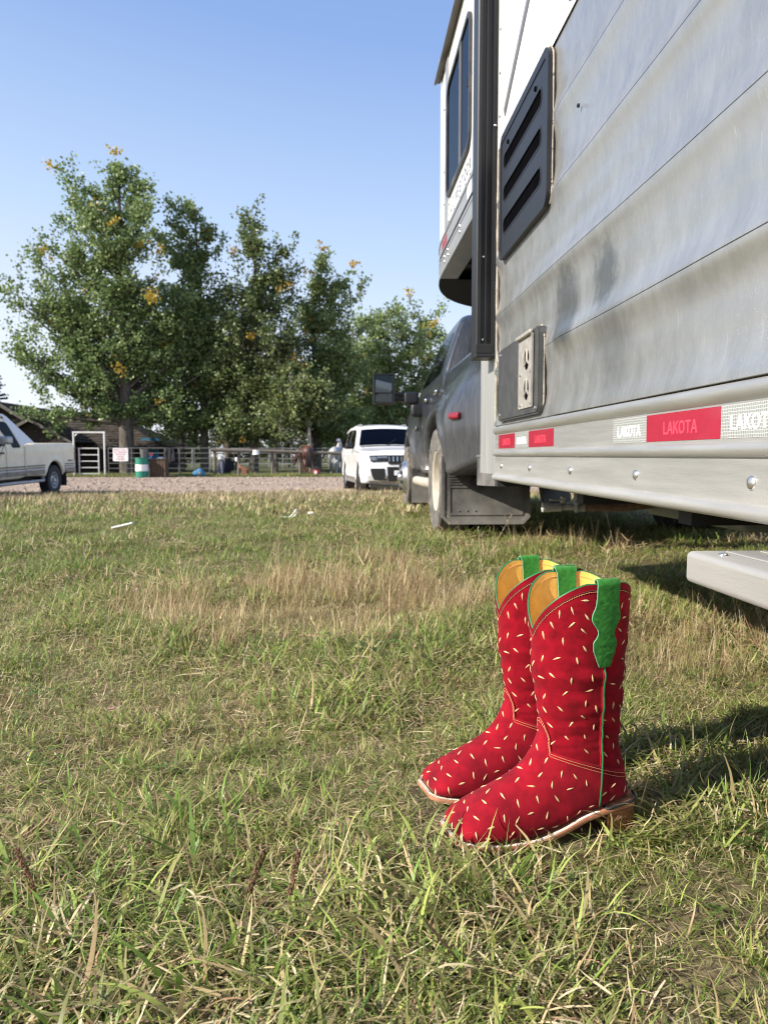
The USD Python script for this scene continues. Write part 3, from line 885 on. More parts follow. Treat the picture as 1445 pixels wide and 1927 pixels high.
    sf = np.vstack([sf, [[0, i, i + 1] for i in range(1, 7)], [[59 * 8, 59 * 8 + i + 1, 59 * 8 + i] for i in range(1, 7)]])
    sole = obj('sole', (sv, sf), 'sole_leather', t, smooth=40)
    ws = MB()
    edge = np.vstack([np.stack([xs, wd - .0022, zb + .0006], 1)[14:], np.stack([xs, -(wd - .0022), zb + .0006], 1)[14:][::-1]])
    L = np.concatenate([[0], np.cumsum(np.linalg.norm(np.diff(edge, axis=0), axis=1))])
    for row, o in ((0, 0.0), (1, 0.0021)):
        for q in np.arange(0.002, L[-1] - 0.005, 0.0043):
            p0 = np.array([np.interp(q, L, edge[:, i]) for i in range(3)]); p1 = np.array([np.interp(q + 0.0029, L, edge[:, i]) for i in range(3)])
            c = np.array([0.19, 0, 0]); inw = c - p0; inw[2] = 0; inw /= np.linalg.norm(inw) + 1e-9
            ws.tube([p0 + inw * o * 1.5, p1 + inw * (o * 1.5 + 0.0009)], 0.0009, 4)
    obj('welt_stitching', ws, 'welt_thread', sole, kind='stuff')
    heel_top = [(x, w) for x, w in zip(xs, wd) if x < 0.064]
    outl = np.array([(x, w) for x, w in heel_top] + [(x, -w) for x, w in heel_top[::-1]])
    nh = 9
    hv = []
    for q in np.linspace(0, 1, nh):
        zt = np.interp(outl[:, 0], xs, zb) - 0.0072
        z = zt * (1 - q) + 0.0 * q
        sc = 1 - 0.10 * q ** 0.8
        cx = 0.033
        hv.append(np.stack([cx + (outl[:, 0] - cx) * sc, outl[:, 1] * sc, z], 1))
    hv = np.array(hv); no = len(outl)
    hvv = np.vstack([hv.reshape(-1, 3), hv[-1].mean(0)[None], hv[0].mean(0)[None]])
    kk = np.arange(no)
    hf = np.vstack([grid_faces(nh, no, True), np.stack([np.full(no, nh * no), (nh - 1) * no + kk, (nh - 1) * no + (kk + 1) % no], 1), np.stack([np.full(no, nh * no + 1), (kk + 1) % no, kk], 1)])
    heel = obj('heel', (hvv, hf), 'heel_wood', t, smooth=30)
    obj('heel_rand', tube(np.stack([outl[:, 0] * 1.0 - .0003, outl[:, 1] * 1.0, np.interp(outl[:, 0], xs, zb) + 0.0012], 1), 0.0024, 6), 'rubber_black', heel, smooth=True)
    # embroidered seeds
    cand_s = R.uniform(0.005, 0.985, 9000); cand_t = R.uniform(-PI, PI, 9000)
    pts = boot_surf(cand_s, cand_t, 0.0)
    a = np.abs(cand_t)
    ok = (pts[:, 2] < boot_top(cand_t) - 0.017) & ((cand_s < S_HEEL) | (a < 2.25)) & (pts[:, 2] > 0.026)
    ve_ = vamp_edge(cand_t)
    zz = pts[:, 2]
    ok &= ~((cand_s > ve_ - 0.02) & (cand_s < ve_ + 0.05))
    for side in (1, -1):
        dth = np.abs(cand_t - side * 1.72)
        ok &= ~((dth < 0.36) & (zz > 0.24)) & ~((dth < 0.10) & (zz <= 0.25) & (zz > 0.03))
    keep = []
    for i in np.nonzero(ok)[0]:
        p = pts[i]
        if all(np.dot(p - pts[q], p - pts[q]) > 0.0192 ** 2 for q in keep):
            keep.append(i)
    prof = np.array([(0, 0.0), (0.12, .55), (0.32, .95), (0.55, .85), (0.8, .45), (1.0, .05)])
    e = 1e-3
    for i in keep:
        s0, t0 = cand_s[i], cand_t[i]
        o_ = 0.0021 if s0 > vamp_edge(t0) else 0.0
        p = boot_surf(s0, t0, o_ - 0.0002)
        ds = boot_surf(min(s0 + e, 1), t0, o_) - boot_surf(s0 - e, t0, o_); dt = boot_surf(s0, t0 + 0.02, o_) - boot_surf(s0, t0 - 0.02, o_)
        n_ = np.cross(dt, ds); n_ /= np.linalg.norm(n_) + 1e-12
        if np.dot(n_, p - np.array([_fF(s0)[0] / 2 + _fB(s0)[0] / 2, 0, _fF(s0)[1] / 2 + _fB(s0)[1] / 2])) < 0:
            n_ = -n_
        u_ = ds / (np.linalg.norm(ds) + 1e-12); w_ = np.cross(n_, u_)
        phi = R.uniform(0, 2 * PI)
        d1 = u_ * math.cos(phi) + w_ * math.sin(phi); d2 = np.cross(n_, d1)
        L_, Wd = R.uniform(0.0112, 0.0134), R.uniform(0.00145, 0.0018)
        rowsv = []
        for (q, w) in prof:
            for aa in np.linspace(0, PI, 5):
                rowsv.append(p + d1 * (q - 0.5) * L_ + d2 * math.cos(aa) * Wd * w + n_ * math.sin(aa) * 0.0013 * w)
        obj('seed', (np.array(rowsv), grid_faces(len(prof), 5)), 'seed_thread', t, smooth=True)
    return t


BOOT_A = 0.2156
BOOT_DIR = np.array([-math.cos(BOOT_A), -math.sin(BOOT_A)])
boot1 = make_boot('cowboy_boot', 'red suede cowboy boot nearer the camera, overlapping the other boot, pale seeds and green strap', (0.4673, 1.2084, -0.019), math.atan2(BOOT_DIR[1], BOOT_DIR[0]), 'pair of red cowboy boots', 5)
boot2 = dup(boot1, 'cowboy_boot', (0.4466, 1.3746, -0.021), math.atan2(BOOT_DIR[1], BOOT_DIR[0]) + 0.015,
            'red suede cowboy boot standing behind and left of the nearer boot, partly hidden by it', 'pair of red cowboy boots')
BOOT_SPOTS = [(np.array([0.4673, 1.2084]), BOOT_DIR), (np.array([0.4466, 1.3746]), BOOT_DIR)]

# ------------------------------------------------------------------ livestock trailer
WX = 0.643                          # the wall's plane
TC = 1.865                          # the trailer's middle
T = thing('livestock_trailer', 'aluminium gooseneck livestock trailer with white upper body filling the right side', 'trailer', (TC, 0, 0), world=True)
SEAM = [1.827, 1.609, 1.382, 1.152, 0.927, 0.702]
YF, YB = 3.235, -5.5
ysamp = np.concatenate([np.linspace(YB, 0.4, 30), np.linspace(0.5, YF, 90)])


def wall_x(y, z):
    d = np.min([np.abs(z - s) for s in SEAM[1:]], axis=0)
    vary = .55 + .9 * meshkit.fbm(np.stack([np.zeros_like(y), y * 1.6 + np.round(z * 4.6) * 7.3, np.zeros_like(y)], -1), 2, 12)
    near = smoothstep(2.25, 2.42, y) * (1 - smoothstep(3.12, 3.2, y)) * ((z > 1.33) | (z < 1.01))
    ridge = 0.0135 * (.35 + .65 * vary) * np.exp(-(d / 0.035) ** 2) * (1 - .55 * near) - 0.003 * np.exp(-((d - .085) / .03) ** 2)
    p = np.stack([np.zeros_like(y), y * 1.1, z * 9.0], -1)
    wav = (meshkit.fbm(p, 2, 31) - 0.5) * 0.0042 + (meshkit.noise(np.stack([np.zeros_like(y), y * 4.0 + 5, z * 5], -1), 4) - 0.5) * 0.0014
    return WX + .004 - ridge - wav


for hi, lo in zip(SEAM[:-1], SEAM[1:]):
    zq = lo + (hi - lo) * np.array([0, .003, .010, .025, .05, .08, .11, .145, .18, .22, .27, .33, .40, .5, .6, .67, .73, .78, .82, .855, .89, .92, .95, .975, .990, .997, 1.0])
    zq[0] = lo + 0.0008; zq[-1] = hi - 0.0008
    Yg, Zg = np.meshgrid(ysamp, zq)
    Xg = wall_x(Yg, Zg)
    Xg[0] += 0.005; Xg[-1] += 0.005
    obj('siding_panel', (np.stack([Xg, Yg, Zg], -1).reshape(-1, 3), grid_faces(len(zq), len(ysamp))[:, ::-1]), 'aluminium', T, smooth=True)
# inner body behind the skin
b = MB()
b.box((WX + 0.012, YB, 0.50), (2 * TC - WX, 3.60, 3.08))
b.box((WX + 0.02, 3.55, 1.80), (2 * TC - WX, 5.0, 3.08))
obj('body', b, 'white_paint', T)
# white upper wall
zq = np.linspace(1.8285, 3.05, 8)
Yg, Zg = np.meshgrid(np.concatenate([np.linspace(YB, 0, 12), np.linspace(0.2, 3.16, 16)]), zq)
Xg = WX - 0.001 - 0.002 * np.sin(Yg * 2.1 + Zg)
obj('upper_panel', (np.stack([Xg, Yg, Zg], -1).reshape(-1, 3), grid_faces(*Yg.shape)[:, ::-1]), 'white_paint', T, smooth=True)
b = MB(); b.box((WX - 0.006, 3.16, 1.828), (WX + 0.012, YF, 3.05))
ct = obj('corner_trim', b, 'white_paint', T)
for z in np.arange(1.95, 3.0, 0.17):
    obj('screw', lathe([(0.0, -0.004), (0.005, -0.003), (0.006, 0.0)], 10, 'x', (WX - 0.006, 3.20, z)), 'grey_plastic', ct)
# dark stripe across the white part
q0, q1 = at(985, -12, 2.8), at(950, 165, 3.1)
sp = sg.Polygon([(2.76, 2.16), (2.68, 2.16), (3.00, 1.975), (3.10, 1.925), (3.09, 1.955)])
b = MB()
for (ya, za, yb_, zb_) in [(2.20, 2.62, 2.72, 2.155), (2.72, 2.155, 3.12, 1.93)]:
    d = np.array([yb_ - ya, zb_ - za]); n_ = np.array([-d[1], d[0]]) / np.linalg.norm(d) * 0.020
    g = sg.Polygon([(ya + n_[0], za + n_[1]), (yb_ + n_[0], zb_ + n_[1]), (yb_ - n_[0], zb_ - n_[1]), (ya - n_[0], za - n_[1])])
    b.add(extrude(g, WX - 0.0065, WX - 0.0045, 'yz'))
obj('stripe', b, 'grey_stripe', T)
# grey corner extrusion that turns the front corner
prof = [(WX + 0.004, YF), (WX - 0.003, YF + 0.004), (WX - 0.003, 3.60), (WX + 0.012, 3.66), (WX + 0.06, 3.69), (TC + 1.2, 3.70)]
b = MB()
pp = np.array(prof)
b.add(np.vstack([np.c_[pp, np.full(len(pp), 0.50)], np.c_[pp, np.full(len(pp), 3.05)]]), grid_faces(2, len(pp)))
obj('corner_post', b, 'corner_aluminium', T, smooth=25)
# bottom rail
prof = np.array([(-.001, .7012), (.008, .699), (.0135, .694), (.0155, .686), (.0135, .677), (.008, .670), (.004, .667), (.004, .602), (.007, .6005), (.013, .599), (.0165, .594), (.0170, .589), (.0155, .583), (.011, .579), (.004, .5775),
                 (.004, .504), (.008, .502), (.014, .499), (.018, .492), (.0175, .485), (.013, .479), (.004, .4755), (-.06, .4755)])
ys = np.concatenate([np.linspace(YB, 0.5, 8), np.linspace(0.7, YF + 0.004, 40)])
v = np.stack([np.broadcast_to(WX - prof[None, :, 0], (len(ys), len(prof))), np.broadcast_to(ys[:, None], (len(ys), len(prof))), np.broadcast_to(prof[None, :, 1], (len(ys), len(prof)))], -1)
rail = obj('bottom_rail', (v.reshape(-1, 3), grid_faces(len(ys), len(prof))), 'rail_aluminium', T, smooth=35)
b = MB(); vv = v[-1]; b.add(np.vstack([vv, vv + [0.06, 0, 0]]), grid_faces(2, len(vv)))
obj('rail_end', b, 'rail_aluminium', T)
for dx in (297.5, 351.5, 429.7, 556.4, 784.4):
    y = (WX - 0.006) * FPX / dx
    a = np.linspace(0, PI / 2, 6)
    obj('rivet', lathe([(0.0122 * math.cos(q), -0.0042 - 0.0058 * math.sin(q)) for q in a] + [(0.0004, -0.0101)], 18, 'x', (WX, y, 0.537)), 'bright_metal', T, smooth=True)
for y in np.arange(0.63, -5, -0.515):
    a = np.linspace(0, PI / 2, 6)
    obj('rivet', lathe([(0.0122 * math.cos(q), -0.0042 - 0.0058 * math.sin(q)) for q in a] + [(0.0004, -0.0101)], 12, 'x', (WX, y, 0.537)), 'bright_metal', T, smooth=True)


def tape(y0, y1, red, z0=0.6085, z1=0.6635, x=WX - 0.0042, letters=True, frac=0.42, wfrac=0.45):
    b = MB(); b.box((x - 0.0008, y1, z0), (x, y0, z1))
    tp = obj('reflective_tape', b, 'tape_red' if red else 'tape_white', T, label=('red' if red else 'white') + ' reflective tape')
    if letters:
        L = abs(y0 - y1); w = min(L * wfrac, 0.15) if red else L * (0.68 if L < 0.35 else 0.3)
        h = (z1 - z0) * frac
        ym = (y0 + y1) / 2
        obj('lettering', text_on('LAKOTA', h, (x - 0.0008, ym + w / 2, (z0 + z1) / 2 - h / 2 - 0.002), (0, -1, 0), (0, 0, 1), True, 0.0006, w), 'tape_red_text' if red else 'text_white', tp)


tape(3.162, 2.862, True); tape(2.86, 2.647, False); tape(2.645, 2.328, True)
tape(1.806, 1.6035, False); tape(1.603, 1.2815, True, wfrac=0.46); tape(1.281, 1.075, False, wfrac=0.7)
tape(1.0745, 0.752, True)


# vent with three slots
def rounded(y0, y1, z0, z1, r):
    return sg.box(y0 + r, z0 + r, y1 - r, z1 - r).buffer(r, quad_segs=8)


def plate(shape, x_out, x_in, chamfer=0.0):
    mb = MB()
    if chamfer:
        mb.add(extrude(shape.buffer(-chamfer), x_out, x_out + chamfer * 0.6, 'yz'))
        mb.add(extrude(shape, x_out + chamfer * 0.6 + 0.0001, x_in, 'yz'))
    else:
        mb.add(extrude(shape, x_out, x_in, 'yz'))
    return mb


gy0, gy1, gz0, gz1 = 2.40, 3.13, 1.352, 1.832
frame = rounded(gy0, gy1, gz0, gz1, 0.045)
vent = sub(T, 'refrigerator_vent')
obj('vent_frame', plate(frame.difference(frame.buffer(-0.030)), WX - 0.020, WX + 0.01, 0.0), 'black_plastic', vent)
inner = frame.buffer(-0.0315)
slots = [rounded(2.485, 3.06, zc - 0.027, zc + 0.027, 0.024) for zc in (1.713, 1.592, 1.469)]
face = inner
for s in slots:
    face = face.difference(s)
obj('vent_cover', plate(face, WX - 0.017, WX - 0.0135), 'black_plastic', vent)
obj('vent_back', plate(inner, WX - 0.0134, WX - 0.0124), 'vent_dark', vent)
for s, zc in zip(slots, (1.713, 1.592, 1.469)):
    obj('slot_edge', plate(s.buffer(0.006).difference(s), WX - 0.0185, WX - 0.0168), 'black_plastic', vent)
for y in (2.56, 2.98):
    obj('latch', lathe([(0.0, -0.006), (0.008, -0.005), (0.009, 0.0)], 12, 'x', (WX - 0.017, y, 1.765)), 'vent_dark', vent)


def bead(name, pts, r=0.004, n=160, amp=0.006, seed=0):
    p = np.array(pts, float)
    L = np.concatenate([[0], np.cumsum(np.linalg.norm(np.diff(p, axis=0), axis=1))])
    q = np.linspace(0, L[-1], n)
    c = np.stack([np.interp(q, L, p[:, i]) for i in range(3)], 1)
    w = (meshkit.fbm(np.stack([q * 9, q * 0 + seed, q * 0], -1), 3, seed) - 0.5) * 2
    c[:, 1] += w * amp
    rr = r * (0.6 + 0.9 * meshkit.noise(np.stack([q * 14, q * 0 + seed + 9, q * 0], -1), seed))
    obj(name, tube(c, rr, 8), 'sealant', T, smooth=True)


xo = WX - 0.003
bead('sealant_bead', [(xo, 2.62, gz1 + .004), (xo, gy0 + .03, gz1 + .005), (xo, gy0 - .002, gz1 - .03), (xo, gy0 - .004, gz0 + .05), (xo, gy0 + .02, gz0 + .006)], 0.0026, amp=0.005, seed=3)
bead('sealant_bead', [(xo - .001, YF - 0.002, 0.705), (xo - .001, YF - 0.002, 1.83)], 0.0042, amp=0.007, seed=5)
# access plate with a bracket
pl = rounded(2.462, 3.115, 0.716, 0.998, 0.03)
hp = sub(T, 'access_plate')
obj('cover', plate(pl, WX - 0.020, WX + 0.004, 0.006), 'grey_plastic', hp, smooth=30)
bead('sealant_bead', [(xo, 2.60, 1.002), (xo, 2.49, 1.0), (xo, 2.459, .96), (xo, 2.459, .75), (xo, 2.49, .716)], 0.0022, amp=0.003, seed=8)
br = rounded(2.525, 2.735, 0.742, 0.985, 0.012)
holes = [sg.Point(2.615, zc).buffer(0.036, quad_segs=10) for zc in (0.905, 0.803)]
bf = br
for h in holes:
    bf = bf.difference(h)
bk = obj('bracket', plate(bf, WX - 0.0235, WX - 0.0210), 'dusty_metal', hp)
b = MB(); b.rbox((WX - 0.036, 2.525, 0.980), (WX - 0.0236, 2.735, 0.994), .004); b.box((WX - 0.030, 2.519, 0.742), (WX - 0.0236, 2.526, 0.980))
obj('bracket_lip', b, 'dusty_metal', bk)
for zc in (0.905, 0.803):
    obj('port', extrude(sg.Point(2.615, zc).buffer(0.0362), WX - 0.0205, WX - 0.0202, 'yz'), 'vent_dark', hp)
    b = MB()
    for a in (90, 210, 330):
        d = np.array([0, math.cos(math.radians(a)), math.sin(math.radians(a))])
        b.tube([np.array([WX - 0.0215, 2.615, zc]) + d * 0.0, np.array([WX - 0.0215, 2.615, zc]) + d * 0.037], 0.0045, 6)
    obj('spoke', b, 'dusty_metal', hp)
for (y, z) in ((3.07, .975), (3.07, .74), (2.50, .735), (2.56, .99 - .0), (2.55, .755), (2.70, .86), (2.55, .86), (2.70, .755)):
    obj('screw', lathe([(0.0, -0.005), (0.006, -0.0035), (0.007, 0.0)], 10, 'x', (WX - (0.0235 if 2.53 < y < 2.73 else 0.020), y, min(z, .985))), 'rim_metal', hp)
# small plug, oval plate above
obj('plug', lathe([(0.0, -0.007), (0.005, -0.006), (0.006, 0.0)], 10, 'x', (WX, 2.14, 1.53)), 'black_plastic', T)
obj('oval_plate', plate(rounded(2.10, 2.27, 1.855, 2.12, 0.06), WX - 0.012, WX, 0.004), 'black_plastic', T, smooth=30)

# awning arm: an upright channel on the front corner
ax0, ax1, ay0, ay1, az0, az1 = 0.5576, 0.640, 3.262, 3.385, 1.005, 3.06
arm = sub(T, 'awning_arm')
sect = sg.Polygon([(ax0, ay0 + .004), (ax0 + .004, ay0), (ax0 + .018, ay0), (ax0 + .022, ay0 + .010), (ax0 + .034, ay0 + .010), (ax0 + .036, ay0 + .002), (ax0 + .042, ay0 + .002), (ax0 + .044, ay0 + .014), (ax0 + .062, ay0 + .014), (ax0 + .064, ay0), (ax1 - .006, ay0), (ax1, ay0 + .006), (ax1, ay1), (ax0, ay1)])
obj('channel', extrude(sect, az0, az1, 'xy'), 'awning_dark', arm, smooth=20)
b = MB(); b.rbox((ax0 - .002, ay0 - .003, az0 - .012), (ax1 + .002, ay1 + .002, az0 + .004), 0.004)
obj('end_cap', b, 'black_plastic', arm)
b = MB(); b.rbox((ax0 - .0012, ay0 - .0015, az0 + .0045), (ax1 - .01, ay1 + .001, az0 + .045), 0.003)
obj('bottom_sleeve', b, 'awning_dark', arm)
for (x, z) in ((ax0 + .028, az0 + .062), (ax0 + .028, 1.41), (ax0 + .072, 1.94)):
    obj('screw', lathe([(0.0001, -0.006), (0.004, -0.0055), (0.0055, -0.003), (0.0062, 0.0)], 12, 'y', (x, ay0 + (.010 if x < .6 else 0.0), z)), 'bright_metal', arm, smooth=True)

# gooseneck: side, nose, rail, underside, window
GZ = 1.744
NY = 5.02
# plan outline of the nose, from the left wall round to the right wall
ang = np.linspace(0, PI, 40)
nose = np.stack([TC - (TC - WX) * np.cos(ang) * np.abs(np.cos(ang)) ** -0.45, NY + 1.25 * np.sin(ang) ** 0.9], 1)
nose[:, 0] = TC - (TC - WX) * np.sign(np.cos(ang)) * np.abs(np.cos(ang)) ** 0.62
plan = np.vstack([[(WX, 3.66)], [(WX, 4.0)], [(WX, 4.5)], nose, [(2 * TC - WX, 3.66)]])
P = sg.Polygon(plan)


def wall_band(plan, z0, z1, out=0.0, nz=2):
    pl_ = np.array(sg.Polygon(plan).buffer(out, join_style=1).exterior.coords)[:-1] if out else plan
    n = len(pl_)
    return np.vstack([np.c_[pl_, np.full(n, z)] for z in np.linspace(z0, z1, nz)]), grid_faces(nz, n, True)


obj('gooseneck_side', wall_band(plan, GZ + 0.20, 3.06, 0.002), 'white_paint', T, smooth=30)
b = MB(); b.add(extrude(P.buffer(0.004), 3.06, 3.10, 'xy')); b.box((WX - 0.004, YB, 3.06), (2 * TC - WX + .004, 3.70, 3.10))
obj('roof', b, 'white_paint', T)
b = MB(); b.add(wall_band(plan, GZ + 0.012, GZ + 0.095, 0.006)); b.add(wall_band(plan, GZ + 0.135, GZ + 0.212, 0.006)); b.add(wall_band(plan, GZ + 0.095, GZ + 0.104, 0.011)); b.add(wall_band(plan, GZ + 0.126, GZ + 0.135, 0.011)); b.add(wall_band(plan, GZ + 0.104, GZ + 0.126, 0.0035)); b.add(wall_band(plan, GZ + 0.212, GZ + 0.232, 0.010)); b.add(wall_band(plan, GZ, GZ + 0.012, 0.010))
b.add(extrude(P.buffer(0.010).difference(P.buffer(-0.002)), GZ + 0.231, GZ + 0.233, 'xy'))
obj('gooseneck_rail', b, 'rail_aluminium', T, smooth=20)
lip = P.buffer(0.010).difference(sg.Polygon([(WX + .11, 3.0), (WX + .11, 5.16), (2 * TC - WX - .11, 5.16), (2 * TC - WX - .11, 3.0)]))
side_lip = lip.intersection(sg.box(-5, 0, 10, 5.14)); nose_lip = lip.intersection(sg.box(-5, 5.14, 10, 10))
for g_ in side_lip.geoms:
    obj('rail_flange', extrude(g_, GZ - .003, GZ + .001, 'xy'), 'rail_aluminium', T)
b = MB(); b.add(extrude(nose_lip.buffer(-0.001), GZ - .004, GZ + .001, 'xy')); b.add(extrude(P.buffer(-0.05), GZ + .06, GZ + .08, 'xy'))
b.box((WX + .112, 4.78, GZ + .001), (2 * TC - WX - .112, 4.86, GZ + .059))
obj('underside', b, 'underbody', T)
obj('drain_ring', lathe([(0.07, 0.0), (0.075, -0.01), (0.11, -0.012), (0.115, 0.0)], 20, 'z', (1.02, 5.42, GZ - 0.004)), 'vent_dark', T, smooth=True)
for (y, z) in [(4.93, .055), (4.93, .085), (4.76, .055), (4.76, .085), (4.28, .055), (4.28, .085)]:
    a = np.linspace(0, PI / 2, 5)
    obj('rivet', lathe([(0.011 * math.cos(q), -0.006 - 0.006 * math.sin(q)) for q in a] + [(0.0004, -0.0121)], 12, 'x', (WX, y, GZ + z)), 'bright_metal', T, smooth=True)
b = MB(); b.box((WX - 0.0072, 4.815, GZ + .139), (WX - 0.0062, 5.03, GZ + .198)); obj('reflective_tape', b, 'tape_red', T, label='red reflective tape on the gooseneck')
b = MB(); b.box((WX - 0.0072, 3.90, GZ + .139), (WX - 0.0062, 4.02, GZ + .205)); obj('reflective_tape', b, 'text_white', T, label='white reflective tape on the gooseneck')
for (y, z) in [(4.98, .22), (4.9, .30), (4.74, .245), (4.72, .34), (4.5, .245), (4.3, .245), (4.1, .245), (3.95, .245), (4.98, .42), (4.98, .62), (4.98, 1.0)]:
    obj('screw', lathe([(0.0, -0.006), (0.006, -0.005), (0.0075, 0.0)], 8, 'x', (WX - 0.003, y, GZ + z)), 'bright_metal', T)
# alu upright between the side and the nose
b = MB(); b.box((WX - 0.010, 4.79, GZ + 0.233), (WX - 0.003, 4.90, 3.05)); obj('nose_trim', b, 'rail_aluminium', T)
# window with two panes
wf = rounded(3.925, 4.80, 2.125, 2.795, 0.09)
win = sub(T, 'window')
obj('window_frame', plate(wf.difference(wf.buffer(-0.026)), WX - 0.018, WX - 0.0025), 'dark_trim', win)
gl = wf.buffer(-0.0262)
obj('pane', plate(gl.intersection(sg.box(4.285, 0, 6, 5)), WX - 0.010, WX - 0.008), 'trailer_glass', win)
obj('pane', plate(gl.intersection(sg.box(3, 0, 4.215, 5)), WX - 0.012, WX - 0.010), 'trailer_glass', win)
obj('mullion', plate(gl.intersection(sg.box(4.2155, 0, 4.2845, 5)), WX - 0.016, WX - 0.004), 'roof_trim', win)
obj('blind', plate(gl.buffer(-0.002), WX - 0.0055, WX - 0.0035), 'underbody', win)
obj('catch', plate(sg.box(3.96, 2.42, 3.975, 2.46), WX - 0.022, WX - 0.0125), 'black_plastic', win)
obj('lettering', text_on('LIVESTOCK', 0.060, (WX - 0.0025, 4.66, 2.02), (0, -1, 0), (0, 0, 1), True, 0.0008, spacing=0.083), 'text_dark', T)
# awning rail under the eave
b = MB(); b.rbox((WX - 0.035, 3.40, 3.00), (WX + 0.0, 5.20, 3.055), 0.01); b.rbox((WX - 0.045, 3.40, 2.992), (WX - 0.028, 5.20, 3.012), 0.006)
obj('eave_rail', b, 'roof_trim', T)
b = MB(); b.tube([(WX + .02, 5.08, 3.02), (WX - .02, 5.12, 3.03), (WX - .02, 5.12, 3.12), (WX + .02, 5.1, 3.13)], 0.006, 6)
obj('eave_hook', b, 'bright_metal', T)

# step
b = MB(); b.add(rounded_box((0.549, 0.52, 0.3765), (1.02, 1.208, 0.4274), 0.010, 3))
stp = obj('step', b, 'rail_aluminium', T, smooth=50)
b = MB()
for x in np.arange(0.60, 0.99, 0.055):
    b.rbox((x, 0.55, 0.4276), (x + 0.030, 1.175, 0.4300), 0.001)
obj('tread_ridge', b, 'rail_aluminium', stp)
for y_ in (.62, .80, .98, 1.14):
    obj('bolt', lathe([(0.007, 0.0), (0.0065, 0.003), (0.003, 0.0042), (0.0003, 0.0045)], 12, 'z', (0.578, y_, 0.4274)), 'bright_metal', stp, smooth=True)
b = MB(); b.tube([(0.72, 1.1, 0.38), (0.92, 1.1, 0.47)], 0.012, 8); b.tube([(0.72, 0.65, 0.38), (0.92, 0.65, 0.47)], 0.012, 8)
obj('step_arm', b, 'rim_metal', stp)
# underneath
b = MB(); b.box((WX + .03, YB, 0.495), (2 * TC - WX, 3.6, 0.4995))
for y in (-3.6, -2.4, -1.2, 0.2, 1.5, 2.2, 3.45):
    b.box((WX + .05, y, 0.44), (2 * TC - WX - .02, y + .06, 0.495))
for x in (1.35, 2.4):
    b.box((x, YB, 0.38), (x + .06, 3.5, 0.439))
obj('underframe', b, 'underbody', T)
b = MB(); b.rbox((1.25, 2.35, 0.335), (2.3, 3.15, 0.437), 0.03); obj('holding_tank', b, 'tank_grey', T, smooth=30)
b = MB(); b.rbox((1.5, 1.5, 0.16), (2.2, 2.3, 0.436), 0.03); obj('storage_box', b, 'underbody', T, smooth=30)
vx, vy, vz = 0.90, 3.05, 0.372
val = sub(T, 'drain_valve')
obj('nozzle', lathe([(0.0, 0.002), (0.012, 0.002), (0.014, 0.0), (0.020, 0.0), (0.020, 0.03), (0.017, 0.034), (0.017, 0.075), (0.012, 0.08), (0.012, 0.13), (0.018, 0.132), (0.018, 0.17), (0.01, 0.172)], 16, 'x', (vx - 0.105, vy, vz)), 'valve_grey', val, smooth=40)
b = MB(); b.rbox((vx - 0.03, vy - .012, vz + .016), (vx - 0.012, vy + .012, vz + .045), 0.004); b.rbox((vx - 0.075, vy - .008, vz + .026), (vx - .01, vy + .008, vz + .034), 0.003); b.tube([(vx + .035, vy, vz + .01), (vx + .035, vy, vz + .11)], 0.014, 8); b.tube([(vx + .03, vy - .02, vz - .02), (vx + .03, vy - .02, vz + .02)], 0.008, 8)
obj('handle', b, 'valve_grey', val, smooth=30)
b = MB(); b.tube([(vx + .06, vy, vz), (vx + .17, vy, vz), (vx + .24, vy + .02, vz + .004), (vx + .45, vy + .05, vz + .03)], [0.016, .018, .024, .03], 10)
obj('pipe', b, 'rust_pipe', val, smooth=True)


